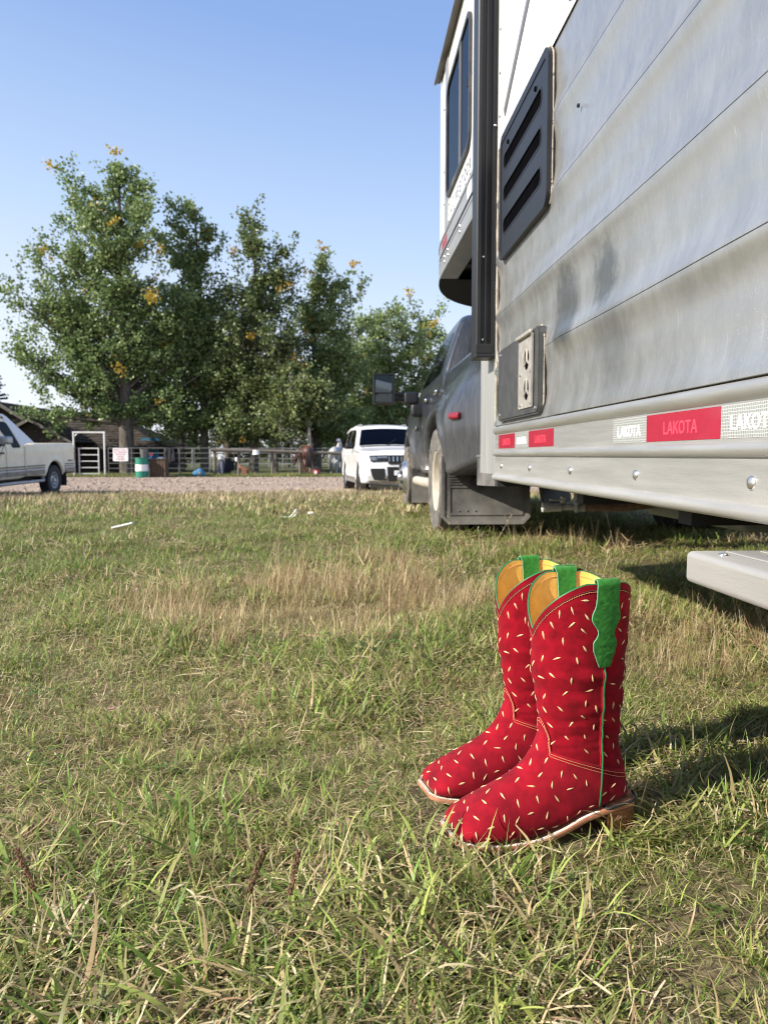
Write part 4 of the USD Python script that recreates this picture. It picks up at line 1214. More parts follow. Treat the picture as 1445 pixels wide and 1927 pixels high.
def wheel(parent, r, w, c, rim_r, side, tyre_mat='tyre', rim_mat='rim_metal', style='steel', steer=0.0, label=None, n=40):
    """A wheel on the y axis; side is +1 if its outside faces +y."""
    wp = sub(parent, 'wheel', label)
    c = np.array(c, float)
    h = w / 2
    pr = [(rim_r, -h * .75), (rim_r + .012, -h * .86), (r * .90, -h), (r * .965, -h * .93), (r, -h * .74)]
    for q in (-.45, -.15, .15, .45):
        pr += [(r, (q - .10) * w), (r - .008, (q - .09) * w), (r - .008, (q - .06) * w), (r, (q - .05) * w)]
    pr += [(r, h * .74), (r * .965, h * .93), (r * .90, h), (rim_r + .012, h * .86), (rim_r, h * .75)]
    cs, sn = math.cos(steer), math.sin(steer)

    def put(vf):
        v, f = vf
        v = np.array(v); v = np.stack([v[:, 0] * cs - v[:, 1] * sn, v[:, 0] * sn + v[:, 1] * cs, v[:, 2]], 1)
        return v + c, f
    obj('tyre', put(lathe(pr, n)), tyre_mat, wp, smooth=35)
    s = side
    if style == 'steel':        # dished steel wheel with hand holes
        pr = [(rim_r + .004, s * h * .84), (rim_r - .012, s * h * .80), (rim_r * .86, s * h * .50), (rim_r * .62, s * h * .36), (rim_r * .50, s * h * .55), (rim_r * .30, s * h * .60), (rim_r * .28, s * h * .95), (0.001, s * h * 1.0)]
    elif style == 'dual_rear':  # deep, inset centre
        pr = [(rim_r + .004, s * h * .84), (rim_r - .010, s * h * .78), (rim_r * .93, s * h * .2), (rim_r * .90, -s * h * .5), (rim_r * .6, -s * h * .62), (rim_r * .3, -s * h * .60), (rim_r * .29, s * h * .35), (0.001, s * h * .4)]
    elif style == 'dual_front':  # centre stands out
        pr = [(rim_r + .004, s * h * .84), (rim_r * .95, s * h * .9), (rim_r * .86, s * h * 1.35), (rim_r * .55, s * h * 1.62), (rim_r * .30, s * h * 1.62), (rim_r * .26, s * h * 1.85), (0.001, s * h * 1.9)]
    else:
        pr = [(rim_r + .004, s * h * .84), (rim_r * .95, s * h * .75), (rim_r * .9, s * h * .1), (0.001, s * h * .1)]
    rim = obj('rim', put(lathe(pr, n)), rim_mat, wp, smooth=40)
    if style == 'alloy':
        b = MB()
        for k in range(5):
            a = k * 2 * PI / 5
            u = np.array([math.cos(a), 0, math.sin(a)]); t_ = np.array([-math.sin(a), 0, math.cos(a)])
            for o in (-.35, .35):
                p0, p1 = u * rim_r * .15 + t_ * o * .08 * 0, u * rim_r * .95 + t_ * rim_r * o * .45
                b.tube([p0 + [0, s * h * .72, 0], p1 + [0, s * h * .70, 0]], [rim_r * .10, rim_r * .085], 6)
        obj('spokes', put(b.mesh()), rim_mat, wp, smooth=40)
        obj('hub_back', put(lathe([(rim_r * .93, s * h * .12), (0.001, s * h * .14)], 24)), 'gap_dark', wp)
    if style in ('dual_front', 'steel'):
        for k in range(8):
            a = (k + .5) * 2 * PI / 8
            q = rim_r * (.68 if style == 'dual_front' else .72); yy = s * h * (1.52 if style == 'dual_front' else .44)
            obj('hand_hole', put(lathe([(rim_r * .10, yy - s * .02), (rim_r * .10, yy + s * .012), (0.001, yy + s * .012)], 10, 'y', (q * math.cos(a), 0, q * math.sin(a)))), 'gap_dark', rim)
    return wp


for side in (1, -1):
    for y in (-2.1, -3.0):
        wp = sub(T, 'wheel')
        xc = TC - side * (1.222 - 0.14)
        obj('tyre', lathe([(.21, -.08), (.36, -.11), (.39, -.07), (.39, .07), (.36, .11), (.21, .08)], 28, 'x', (xc, y, 0.385)), 'tyre', wp, smooth=40)
        obj('rim', lathe([(.21, -side * .08), (.15, -side * .05), (.001, -side * .06)], 20, 'x', (xc, y, 0.385)), 'rim_metal', wp, smooth=40)
# ------------------------------------------------------------------ dually pickup that tows the trailer
def bump2(x, a0, a1, b0, b1):
    return smoothstep(a0, a1, x) * (1 - smoothstep(b0, b1, x))


zero = lambda x, z: np.zeros_like(np.asarray(x, float))
PK = thing('pickup_truck', 'dusty dark grey dually pickup truck hitched under the trailer gooseneck', 'pickup truck', (1.915, 6.10, float(_gf(6.1))), PI / 2, pitch=math.radians(1.2))


def W_bed(x, z):
    w = 1.0 - 0.05 * (1 - smoothstep(0.5, 0.8, z)) - 0.03 * smoothstep(1.25, 1.42, z)
    flare = 0.205 * bump2(x, -1.12, -0.60, 0.55, 1.0) * (1 - smoothstep(0.88, 1.30, z)) * smoothstep(0.2, 0.45, z)
    lip = 0.03 * np.exp(-((np.hypot(x, z - 0.43) - 0.60) / 0.05) ** 2) * (z > 0.3)
    return w + flare + lip - 0.05 * smoothstep(-1.0, -1.32, x)


bed = [(-1.30, .66), (-1.31, 1.34), (-1.28, 1.375), (1.02, 1.415), (1.03, .52), (.60, .50)] + arc(0, .43, .535, 8, 172, 22) + [(-.60, .46), (-0.95, .56)]
obj('bed', pillow(bed, W_bed, 0.035, 0.05, None), 'dark_grey_paint', PK, smooth=40)
b = MB(); b.box((-1.2, -.80, .70), (.95, .80, 1.20)); b.box((-1.2, -.85, .45), (5.0, .85, .62))
obj('underbody', b, 'underbody', PK)


def W_cab(x, z):
    w = 0.985 - 0.21 * np.clip((z - 1.38) / 0.62, 0, 1.1) ** 1.15 - 0.03 * (1 - smoothstep(0.5, 0.75, z))
    w = w + 0.055 * bump2(x, 3.65, 4.05, 4.75, 5.2) * (1 - smoothstep(1.0, 1.25, z)) * smoothstep(.3, .5, z)
    w = w + 0.02 * np.exp(-((np.hypot(x - 4.37, z - 0.43) - 0.57) / 0.05) ** 2)
    return w - 0.12 * smoothstep(5.1, 5.5, x) - 0.02 * np.exp(-((z - 0.95) / 0.10) ** 2) * (x < 3.6)


cab = [(1.06, .50), (1.06, 1.38), (1.09, 1.42), (1.22, 1.93), (1.30, 1.985), (1.6, 2.01), (2.3, 2.015), (2.75, 1.965), (3.50, 1.47), (3.62, 1.40), (5.2, 1.30), (5.40, 1.22), (5.46, 1.05), (5.46, .62), (5.36, .50), (4.95, .46)] + arc(4.37, .43, .53, 5, 175, 22) + [(3.78, .50), (3.6, .46), (1.2, .46)]
cr = lambda x, z: 0.05 * smoothstep(1.2, 1.5, np.asarray(z, float)) + 0.03 * smoothstep(5.0, 5.4, np.asarray(x, float))
obj('cab', pillow(cab, W_cab, 0.05, 0.06, cr), 'dark_grey_paint', PK, smooth=40)
for side in (1, -1):
    obj('window', side_patch([(1.44, 1.45), (1.47, 1.82), (1.53, 1.87), (2.24, 1.90), (2.24, 1.45)], W_cab, side, 0.004), 'car_glass', PK)
    obj('window', side_patch([(2.33, 1.45), (2.33, 1.90), (2.66, 1.86), (3.22, 1.47)], W_cab, side, 0.004), 'car_glass', PK)
    obj('window_backing', side_patch([(1.445, 1.455), (1.475, 1.815), (1.53, 1.865), (2.235, 1.895), (2.235, 1.455)], W_cab, side, 0.0015), 'gap_dark', PK)
    obj('window_backing', side_patch([(2.335, 1.455), (2.335, 1.895), (2.655, 1.855), (3.21, 1.475)], W_cab, side, 0.0015), 'gap_dark', PK)
    fr = sg.Polygon([(1.38, 1.41), (1.42, 1.86), (1.52, 1.93), (2.70, 1.93), (3.36, 1.435), (3.30, 1.41)])
    trimring = fr.difference(fr.buffer(-0.022))
    obj('window_trim', extrude(trimring, 0, 1, 'xz') if False else side_patch(list(fr.exterior.coords)[:-1], W_cab, side, -0.012), 'dark_trim', PK)
    for xx in (1.36, 2.285, 3.42):
        obj('door_gap', side_patch([(xx - .006, .60), (xx - .006, 1.38), (xx + .006, 1.38), (xx + .006, .60)], W_cab, side, 0.0025, 0.1), 'gap_dark', PK)
    for xx in (1.52, 2.45):
        y = float(W_cab(np.array([xx]), np.array([1.27]))[0])
        b = MB(); b.rbox((xx - .10, side * (y + .008), 1.255), (xx + .10, side * (y + .042), 1.292), 0.012)
        obj('door_handle', b, 'chrome', PK, smooth=30)
    b = MB(); b.tube([(0.75, side * 1.00, .38), (2.2, side * 1.02, .37), (3.55, side * 1.00, .38)], 0.055, 12)
    b.tube([(0.75, side * 1.00, .38), (0.70, side * .8, .46)], 0.04, 8)
    obj('side_step', b, 'rim_dusty', PK, smooth=40)
    # badge and bed side moulding
    b = MB(); b.rbox((3.52, side * 1.005, 1.02), (3.78, side * 1.02, 1.06), 0.006); obj('badge', b, 'chrome', PK)
b = MB(); v, f = cross_patch((1.095, 1.46), (1.21, 1.90), 0.80, 0.84, cr, (0.004, -1), W_cab); obj('rear_window', (v, f), 'gap_dark', PK)
v, f = cross_patch((2.80, 1.935), (3.47, 1.49), 0.90, 0.92, cr, (0.004, -1), W_cab); obj('windshield', (v, f), 'car_glass', PK)
b = MB(); b.rbox((5.44, -.93, .45), (5.62, .93, .66), .04); obj('front_bumper', b, 'chrome', PK, smooth=40)
b = MB(); b.rbox((5.45, -.62, .72), (5.52, .62, 1.16), .03); obj('grille', b, 'gap_dark', PK)
b = MB()
pr = [(-1.02, 1.035), (-1.22, 1.03), (-1.40, .98), (-1.50, .8), (-1.52, 0), (-1.50, -.8), (-1.40, -.98), (-1.22, -1.03), (-1.02, -1.035)]
pin = [(x + .10, y * .9) for x, y in pr]
b.add(extrude(sg.Polygon(pr + pin[::-1]).buffer(-.004), .40, .585, 'xy'))
obj('rear_bumper', b, 'dark_trim', PK, smooth=30)
b = MB(); b.add(extrude(sg.Polygon([(x - .004, y * 1.003) for x, y in pr] + pin[::-1]).buffer(-.002), .586, .60, 'xy')); obj('bumper_step', b, 'rim_metal', PK)
for side in (1, -1):
    # marker lamp on the flare
    xm, zm = -.80, .875
    y = float(W_bed(np.array([xm]), np.array([zm]))[0]); y2 = float(W_bed(np.array([xm - .05]), np.array([zm]))[0])
    tdir = np.array([0.05, y - y2]); tdir /= np.linalg.norm(tdir)
    ang_ = math.atan2(tdir[1], tdir[0]) * side
    c_, s_ = math.cos(ang_), math.sin(ang_)
    R_ = np.array([[c_, -s_, 0], [s_, c_, 0], [0, 0, 1]])
    v, f = rounded_box((-.055, -.020, -.024), (.055, .020, .024), .014, 2)
    obj('marker_lamp', (v @ R_.T + [xm, side * (y + .012), zm], f), 'red_lens', PK, smooth=40)
    wheel(PK, .415, .235, (0, side * 1.085, .415), .235, side, 'dusty_tyre', 'rim_dusty', 'dual_rear')
    wheel(PK, .415, .235, (0, side * .80, .415), .235, side, 'tyre', 'rim_dusty', 'dual_rear')
    wheel(PK, .415, .235, (4.37, side * .965, .415), .24, side, 'dusty_tyre', 'bright_metal', 'dual_front')
    ar = [(x, z) for x, z in arc(0, .43, .53, 8, 172, 16)]
    b = MB(); b.add(extrude(sg.Polygon(arc(0, .43, .545, 0, 180, 18) + arc(0, .43, .528, 180, 0, 18)), .60 if side > 0 else -.98, .98 if side > 0 else -.60, 'xz')); obj('wheel_liner', b, 'gap_dark', PK)
    b = MB(); b.add(extrude(sg.Polygon(arc(4.37, .43, .54, 0, 180, 18) + arc(4.37, .43, .523, 180, 0, 18)), .55 if side > 0 else -.93, .93 if side > 0 else -.55, 'xz')); obj('wheel_liner', b, 'gap_dark', PK)
    # rear flap with ribs and a raised panel, front flap
    fl = sub(PK, 'mud_flap')
    y0, y1 = side * .555, side * 1.205
    yy0, yy1 = min(y0, y1), max(y0, y1)
    shp = sg.Polygon([(yy0 + .05, .105), (yy1 - .05, .105), (yy1, .155), (yy1 - .0, .60), (yy0, .60), (yy0, .155)])
    obj('sheet', extrude(shp, -.535, -.515, 'yz'), 'mud_flap', fl)
    obj('border', extrude(shp.difference(shp.buffer(-.022)), -.543, -.5355, 'yz'), 'mud_flap', fl)
    pan = sg.box(yy0 + .06, .18, yy1 - .06, .375)
    obj('panel_edge', extrude(pan.buffer(.008).difference(pan.buffer(-.004)), -.541, -.5355, 'yz'), 'mud_flap', fl)
    for k in range(5):
        b = MB(); b.box((-.541, yy0 + .05, .395 + k * .019), (-.5356, yy1 - .05, .404 + k * .019)); obj('rib', b, 'mud_flap', fl)
    for k in range(3):
        ym = (yy0 + yy1) / 2 + side * (.20 - .06 * k)
        obj('bolt', lathe([(.0, -.006), (.006, -.005), (.007, 0)], 8, 'x', (-.5355, ym, .205)), 'rim_metal', fl)
    y0, y1 = side * .70, side * 1.03
    obj('front_flap', extrude(sg.box(min(y0, y1), .10, max(y0, y1), .52).buffer(.01), 3.80, 3.815, 'yz'), 'mud_flap', PK)
    b = MB(); b.add(extrude(sg.Polygon([(side * .98, .44), (side * 1.0, .60), (side * .60, .60), (side * .60, .44)]), -.52, -.50, 'yz')); obj('inner_guard', b, 'mud_flap', PK)
    # towing mirror on its arm
    mr = sub(PK, 'towing_mirror')
    xm = 3.07
    v, f = rounded_box((xm, side * 1.305, 1.285), (xm + .13, side * 1.565, 1.655), .045, 3); obj('housing', (v, f), 'black_plastic', mr, smooth=50)
    ca, sa, cb, sb = math.cos(side * .16), math.sin(side * .16), math.cos(.10), math.sin(.10)
    Rm = np.array([[ca, -sa, 0], [sa, ca, 0], [0, 0, 1]]) @ np.array([[cb, 0, -sb], [0, 1, 0], [sb, 0, cb]])
    b = MB(); b.box((xm - .022, side * 1.335, 1.425), (xm - .019, side * 1.540, 1.628), Rm); obj('mirror_glass', b, 'mirror_glass', mr)
    b = MB(); b.box((xm - .022, side * 1.335, 1.315), (xm - .019, side * 1.540, 1.412), Rm); obj('spotter_glass', b, 'mirror_glass', mr)
    rim_ = sg.box(min(side * 1.305, side * 1.565), 1.29, max(side * 1.305, side * 1.565), 1.65).buffer(-.004).difference(sg.box(min(side * 1.33, side * 1.545), 1.31, max(side * 1.33, side * 1.545), 1.632))
    obj('surround', extrude(rim_, xm - .045, xm + .03, 'yz'), 'black_plastic', mr)
    b = MB(); b.rbox((xm + .02, side * 1.06, 1.325), (xm + .09, side * 1.31, 1.372), .015); b.rbox((xm + .02, side * 1.06, 1.382), (xm + .09, side * 1.31, 1.425), .015); b.rbox((xm - .02, side * 1.02, 1.29), (xm + .12, side * 1.20, 1.435), .03); b.rbox((xm - .03, side * .93, 1.14), (xm + .12, side * 1.12, 1.30), .04)
    obj('arm', b, 'black_plastic', mr, smooth=40)
    # tail lamps, fuel flap
    b = MB(); b.rbox((-1.325, side * .86, .82), (-1.29, side * .985, 1.28), .01); obj('tail_lamp', b, 'red_lens', PK)

# ------------------------------------------------------------------ white SUV
_c = math.radians(6.0)
SV = thing('suv', 'white SUV parked at the road edge, front wheels turned', 'car', (0.985, 23.07, float(_gf(20.6)) - 0.012), math.atan2(-math.cos(_c), math.sin(_c)), pitch=0.0)


def W_suv(x, z):
    w = 0.975 - 0.20 * np.clip((z - 1.10) / 0.70, 0, 1) ** 1.1 - 0.04 * (1 - smoothstep(.3, .55, z))
    w = w - 0.11 * smoothstep(3.45, 4.1, x) ** 1.5 - 0.08 * smoothstep(-.6, -1.2, x)
    for xc in (0, 3.09):
        w = w + 0.018 * np.exp(-((np.hypot(x - xc, z - .39) - .47) / .05) ** 2)
    return w - 0.018 * np.exp(-((z - .72) / .12) ** 2) + 0.015 * np.exp(-((z - 1.02) / .06) ** 2)


suv = [(-1.08, .42), (-1.14, .70), (-1.10, 1.08), (-1.0, 1.20), (-.80, 1.62), (-.62, 1.75), (-.2, 1.80), (1.0, 1.82), (1.75, 1.765), (1.98, 1.70), (2.72, 1.225), (2.85, 1.18), (3.70, 1.10), (3.90, 1.06), (4.00, .98), (4.03, .80), (4.04, .52), (3.98, .36), (3.90, .30), (3.57, .28)] + arc(3.09, .385, .455, 350, 190, 18)[::-1][::-1] + [(2.58, .30), (.50, .30)] + arc(0, .385, .455, 350, 190, 18) + [(-.52, .34)]
# arches run over the top of the wheels
suv = [(-1.08, .42), (-1.14, .70), (-1.10, 1.08), (-1.0, 1.20), (-.80, 1.62), (-.62, 1.75), (-.2, 1.80), (1.0, 1.82), (1.75, 1.765), (1.98, 1.70), (2.72, 1.225), (2.85, 1.18), (3.70, 1.10), (3.90, 1.06), (4.00, .98), (4.03, .80), (4.04, .52), (3.98, .36), (3.90, .30), (3.56, .28)] + arc(3.09, .385, .455, 347, 347 - 360 + 193, 20) + [(2.60, .28), (.49, .28)] + arc(0, .385, .455, 347, 347 - 360 + 193, 20) + [(-.50, .34)]
suv = [(-1.08, .42), (-1.14, .70), (-1.10, 1.08), (-1.0, 1.20), (-.80, 1.62), (-.62, 1.75), (-.2, 1.80), (1.0, 1.82), (1.75, 1.765), (1.98, 1.70), (2.72, 1.225), (2.85, 1.18), (3.70, 1.10), (3.90, 1.06), (4.00, .98), (4.03, .80), (4.04, .52), (3.98, .36), (3.90, .30), (3.56, .28)] + arc(3.09, .385, .455, -12, 192, 20) + [(2.58, .28), (.50, .28)] + arc(0, .385, .455, -12, 192, 20) + [(-.50, .34)]
csv = lambda x, z: 0.05 * smoothstep(1.0, 1.3, np.asarray(z, float)) + 0.10 * smoothstep(3.6, 4.0, np.asarray(x, float)) * (1 - smoothstep(1.0, 1.2, np.asarray(z, float)))
obj('body', pillow(suv, W_suv, 0.06, 0.07, csv), 'white_car_paint', SV, smooth=40)
b = MB(); b.box((-.9, -.72, .25), (3.7, .72, .60)); obj('underbody', b, 'underbody', SV)
v, f = cross_patch((2.02, 1.675), (2.70, 1.24), .90, .93, csv, (0.006, -1), W_suv); obj('windshield', (v, f), 'car_glass', SV)
v2, f2 = cross_patch((2.02, 1.675), (2.70, 1.24), .895, .925, csv, (0.003, -1), W_suv); obj('windshield_backing', (v2, f2), 'screen_navy', SV)
b = MB(); b.tube([(2.09, .0, 1.655), (2.09, .0, 1.56)], 0.015, 6); b.rbox((2.20, -.11, 1.525), (2.24, .11, 1.585), .01); obj('rear_view_mirror', b, 'black_plastic', SV)
for side in (1, -1):
    for pts in ([(1.02, 1.19), (1.02, 1.70), (1.55, 1.69), (1.88, 1.62), (2.36, 1.26), (2.30, 1.19)], [(0.08, 1.19), (0.05, 1.70), (.94, 1.71), (.94, 1.19)], [(-.78, 1.24), (-.60, 1.62), (-.03, 1.69), (0.0, 1.19)]):
        obj('window', side_patch(pts, W_suv, side, .005), 'car_glass', SV)
        obj('window_backing', side_patch(pts, W_suv, side, .002), 'gap_dark', SV)
    obj('wheel_arch', extrude(sg.Polygon(arc(0, .385, .462, 0, 180, 18) + arc(0, .385, .448, 180, 0, 18)), .5 if side > 0 else -.93, .93 if side > 0 else -.5, 'xz'), 'gap_dark', SV)
    obj('wheel_arch', extrude(sg.Polygon(arc(3.09, .385, .462, 0, 180, 18) + arc(3.09, .385, .448, 180, 0, 18)), .45 if side > 0 else -.93, .93 if side > 0 else -.45, 'xz'), 'gap_dark', SV)
    wheel(SV, .385, .265, (0, side * .815, .385), .255, side, 'tyre', 'chrome', 'alloy')
    wheel(SV, .385, .265, (3.09, side * .815, .385), .255, side, 'tyre_grey', 'chrome', 'alloy', steer=math.radians(-13))
    obj('sill', side_patch([(.48, .27), (.50, .42), (2.58, .42), (2.62, .27)], W_suv, side, .012, .06), 'dark_trim', SV)
    for xx in (.98, 2.42, 0.02):
        obj('door_gap', side_patch([(xx - .005, .46), (xx - .005, 1.16), (xx + .005, 1.16), (xx + .005, .46)], W_suv, side, .0015, .05), 'gap_dark', SV)
    for xx in (.25, 1.20):
        y = float(W_suv(np.array([xx]), np.array([1.03]))[0]); b = MB(); b.rbox((xx - .1, side * (y - .004), 1.015), (xx + .1, side * (y + .028), 1.045), .01); obj('door_handle', b, 'white_car_paint', SV)
    m_ = sub(SV, 'mirror')
    v, f = rounded_box((2.10, side * .97, 1.175), (2.26, side * 1.17, 1.33), .055, 3); obj('housing', (v, f), 'black_plastic', m_, smooth=50)
    b = MB(); b.rbox((2.12, side * .86, 1.18), (2.20, side * .99, 1.21), .012); b.rbox((2.095, side * .965, 1.165), (2.265, side * 1.172, 1.18), .006); obj('foot', b, 'black_plastic', m_)
    # lamps and openings at the front
    p0, p1 = (4.002, .985), (4.031, .825)
    v, f = cross_patch(p0, p1, .90, .87, csv, (0.010, -1), W_suv, (.42 * side, 1.0 * side) if side > 0 else (-1.0, -.42)); obj('headlamp', (v, f), 'black_plastic', SV)
    v, f = cross_patch((4.010, .955), (4.028, .862), .885, .86, csv, (0.014, -1), W_suv, (.80 * side, .995 * side) if side > 0 else (-.995, -.80)); obj('headlamp_lens', (v, f), 'headlamp', SV)
    v, f = cross_patch((4.010, .950), (4.022, .905), .885, .86, csv, (0.013, -1), W_suv, (.46 * side, .78 * side) if side > 0 else (-.78, -.46)); obj('headlamp_lens', (v, f), 'headlamp', SV)
    v, f = cross_patch((4.037, .67), (4.037, .38), .90, .80, csv, (0.008, -1), W_suv, (.54 * side, 1.0 * side) if side > 0 else (-1.0, -.54)); obj('side_intake', (v, f), 'gap_dark', SV)
    b = MB(); b.rbox((4.00, side * .345, .40), (4.135, side * .405, .50), .02); obj('fog_lamp', b, 'chrome', SV)
v, f = cross_patch((4.004, .985), (4.032, .76), .38, .38, csv, (0.016, -1), W_suv); obj('grille', (v, f), 'gap_dark', SV)
for k in range(7):
    yk = (k - 3) * .098
    v, f = cross_patch((4.010, .945), (4.030, .825), 1.0, 1.0, csv, (0.024, -1), W_suv, ((yk - .012) / .84, (yk + .012) / .84), n=3); obj('grille_bar', (v, f), 'chrome' if k in (1, 2) else 'rim_metal', SV)
v, f = cross_patch((4.037, .71), (4.037, .35), .42, .38, csv, (0.010, -1), W_suv); obj('lower_intake', (v, f), 'gap_dark', SV)
v, f = cross_patch((4.034, .385), (4.020, .345), .93, .93, csv, (0.020, -1), W_suv); obj('bright_strip', (v, f), 'chrome', SV)
v, f = cross_patch((4.014, .343), (3.86, .20), .93, .86, csv, (0.012, -1), W_suv); obj('lower_valance', (v, f), 'dark_trim', SV)

b = MB(); b.rbox((4.155, -.18, .50), (4.170, .18, .62), .004); obj('number_plate', b, 'litter_white', SV)
v, f = cross_patch((2.74, 1.222), (2.80, 1.20), .90, .90, csv, (0.006, -1), W_suv); obj('cowl', (v, f), 'gap_dark', SV)
for y0 in (.55, -.15):
    b = MB(); b.tube([(2.78, y0, 1.262), (2.55, y0 + .28, 1.415)], .012, 5); obj('wiper', b, 'gap_dark', SV)
for side in (1, -1):
    b = MB(); b.tube([(-.5, side * .62, 1.80), (-.3, side * .63, 1.845), (1.1, side * .63, 1.865), (1.4, side * .62, 1.835)], .016, 6); obj('roof_rail', b, 'rim_metal', SV, smooth=True)
    obj('hood_crease', side_patch([(2.62, 1.10), (2.62, 1.118), (3.72, 1.058), (3.72, 1.04)], W_suv, side, .0015, .08), 'gap_dark', SV)

# ------------------------------------------------------------------ old cream pickup
_b = math.radians(5.0)
_hd = np.array([-math.sin(_b), -math.cos(_b)])
OP = thing('old_pickup_truck', 'old cream pickup truck with tan lower band and white cab fairing', 'pickup truck', (-7.14 - .97 * math.cos(_b), 19.5 + .97 * math.sin(_b), float(_gf(19.6)) - 0.01), math.atan2(_hd[1], _hd[0]), pitch=math.radians(1.2))


def W_old(x, z):
    w = 0.98 - 0.19 * np.clip((z - 1.22) / 0.66, 0, 1.1) ** 1.1 - 0.05 * (1 - smoothstep(.42, .62, z)) + 0.012 * np.exp(-((z - 1.10) / .05) ** 2)
    w = w + 0.02 * np.exp(-((np.hypot(x, z - .37) - .49) / .05) ** 2) + 0.02 * np.exp(-((np.hypot(x - 3.95, z - .37) - .49) / .05) ** 2)
    return w - 0.06 * smoothstep(4.5, 5.0, x)


obed = [(-1.10, .60), (-1.14, .72), (-1.11, 1.24), (-1.06, 1.275), (1.44, 1.275), (1.445, .52), (.60, .50)] + arc(0, .37, .47, 12, 168, 20) + [(-.60, .56)]
obj('bed', pillow(obed, W_old, .045, .07), 'cream_paint', OP, smooth=40)
ocab = [(1.47, .50), (1.47, 1.26), (1.92, 1.80), (2.02, 1.85), (3.05, 1.86), (3.30, 1.80), (3.80, 1.30), (3.90, 1.25), (4.90, 1.16), (5.03, 1.08), (5.05, .60), (4.95, .50), (4.55, .48)] + arc(3.95, .37, .47, 12, 168, 20) + [(3.35, .48), (1.65, .48)]
cro = lambda x, z: 0.03 * smoothstep(1.2, 1.6, np.asarray(z, float))
obj('cab', pillow(ocab, W_old, .05, .07, cro), 'cream_paint', OP, smooth=40)
b = MB(); b.box((-1.0, -.75, .62), (1.40, .75, 1.1)); b.box((-1.05, -.7, .40), (4.7, .7, .60)); obj('underbody', b, 'underbody', OP)
for side in (1, -1):
    fair = [(0.96, 1.283), (1.30, 1.283), (1.62, 1.22), (1.78, 1.50), (2.00, 1.77), (2.03, 1.905), (1.93, 1.915), (1.84, 1.87)]
    obj('fairing', side_patch(fair, W_old, side, .004, .05), 'fairing_white', OP, smooth=30)
    for pts in ([(1.70, 1.215), (1.98, 1.705), (2.06, 1.735), (2.42, 1.735), (1.98, 1.215)], [(2.34, 1.255), (2.60, 1.74), (3.05, 1.75), (3.52, 1.27)]):
        g = sg.Polygon(pts)
        obj('window_seal', side_patch(list(g.buffer(.028).exterior.coords)[:-1], W_old, side, .008), 'gap_dark', OP)
        obj('window', side_patch(pts, W_old, side, .011), 'car_glass', OP)
    for x0, x1 in ((-1.07, -.52), (.52, 1.435), (1.48, 3.35)):
        obj('lower_band', side_patch([(x0, .545), (x0, .72), (x1, .72), (x1, .545)], W_old, side, .003), 'tan_band', OP)
        obj('moulding', side_patch([(x0, .742), (x0, .768), (x1, .768), (x1, .742)], W_old, side, .012, .014), 'dark_trim', OP)
        obj('moulding', side_patch([(x0, .66), (x0, .676), (x1, .676), (x1, .66)], W_old, side, .010, .01), 'fairing_white', OP)
    for xx in (2.30, 3.60):
        obj('door_gap', side_patch([(xx - .006, .56), (xx - .006, 1.24), (xx + .006, 1.24), (xx + .006, .56)], W_old, side, .0155, .05), 'gap_dark', OP)
    y = float(W_old(np.array([2.45]), np.array([1.08]))[0])
    b = MB(); b.rbox((2.42, side * (y + .004), 1.06), (2.60, side * (y + .03), 1.095), .01); obj('door_handle', b, 'gap_dark', OP)
    b = MB(); b.rbox((2.95, side * (y + .004), .95), (3.03, side * (y + .02), .99), .01); obj('lock_plate', b, 'gap_dark', OP)
    b = MB(); b.tube([(.62, side * .96, .47), (.72, side * 1.03, .40), (2.0, side * 1.04, .40), (3.35, side * 1.03, .40), (3.42, side * .95, .46)], .035, 10); obj('running_board', b, 'rim_metal', OP, smooth=40)
    m_ = sub(OP, 'door_mirror')
    v, f = rounded_box((2.62, side * 1.10, 1.27), (2.86, side * 1.34, 1.44), .05, 3); obj('housing', (v, f), 'rim_metal', m_, smooth=50)
    b = MB(); b.box((2.617, side * 1.14, 1.30), (2.6195, side * 1.30, 1.41)); obj('mirror_glass', b, 'mirror_glass', m_)
    b = MB(); b.tube([(2.80, side * .97, 1.10), (2.74, side * 1.2, 1.28)], .012, 6); b.tube([(2.80, side * .95, 1.30), (2.74, side * 1.15, 1.32)], .012, 6); b.tube([(2.60, side * .99, .96), (2.74, side * 1.2, 1.28)], .008, 6); obj('stay', b, 'rim_metal', m_)
    wheel(OP, .37, .22, (0, side * .86, .37), .20, side, 'tyre', 'rim_metal', 'steel')
    wheel(OP, .37, .22, (3.95, side * .86, .37), .20, side, 'tyre', 'rim_metal', 'steel')
    for xc in (0, 3.95):
        obj('wheel_liner', extrude(sg.Polygon(arc(xc, .37, .48, 0, 180, 16) + arc(xc, .37, .463, 180, 0, 16)), .5 if side > 0 else -.94, .94 if side > 0 else -.5, 'xz'), 'gap_dark', OP)
    ya, yb = sorted((side * .66, side * .98))
    obj('mud_flap', extrude(sg.box(ya, .20, yb, .60), -.62, -.605, 'yz'), 'rubber_black', OP)
    b = MB(); b.rbox((-1.16, side * .88, .80), (-1.10, side * .975, 1.16), .01); obj('tail_lamp', b, 'red_lens', OP)
    y = .985
    b = MB(); b.rbox((-1.0, side * (y - .01), .82), (-.72, side * (y + .012), .85), .006); obj('badge', b, 'dark_trim', OP)
b = MB(); b.rbox((1.94, -.80, 1.868), (3.2, .80, 1.93), .03)
obj('roof_fairing', b, 'fairing_white', OP, smooth=40)
b = MB(); b.rbox((2.12, -.803, 1.878), (3.15, .803, 1.897), .004); obj('fairing_slot', b, 'gap_dark', OP)
b = MB(); b.rbox((-1.26, -.95, .50), (-1.12, .95, .66), .03); obj('rear_bumper', b, 'tan_band', OP, smooth=40)
v, f = cross_patch((3.33, 1.765), (3.78, 1.315), .86, .90, cro, (.004, -1), W_old); obj('windshield', (v, f), 'car_glass', OP)
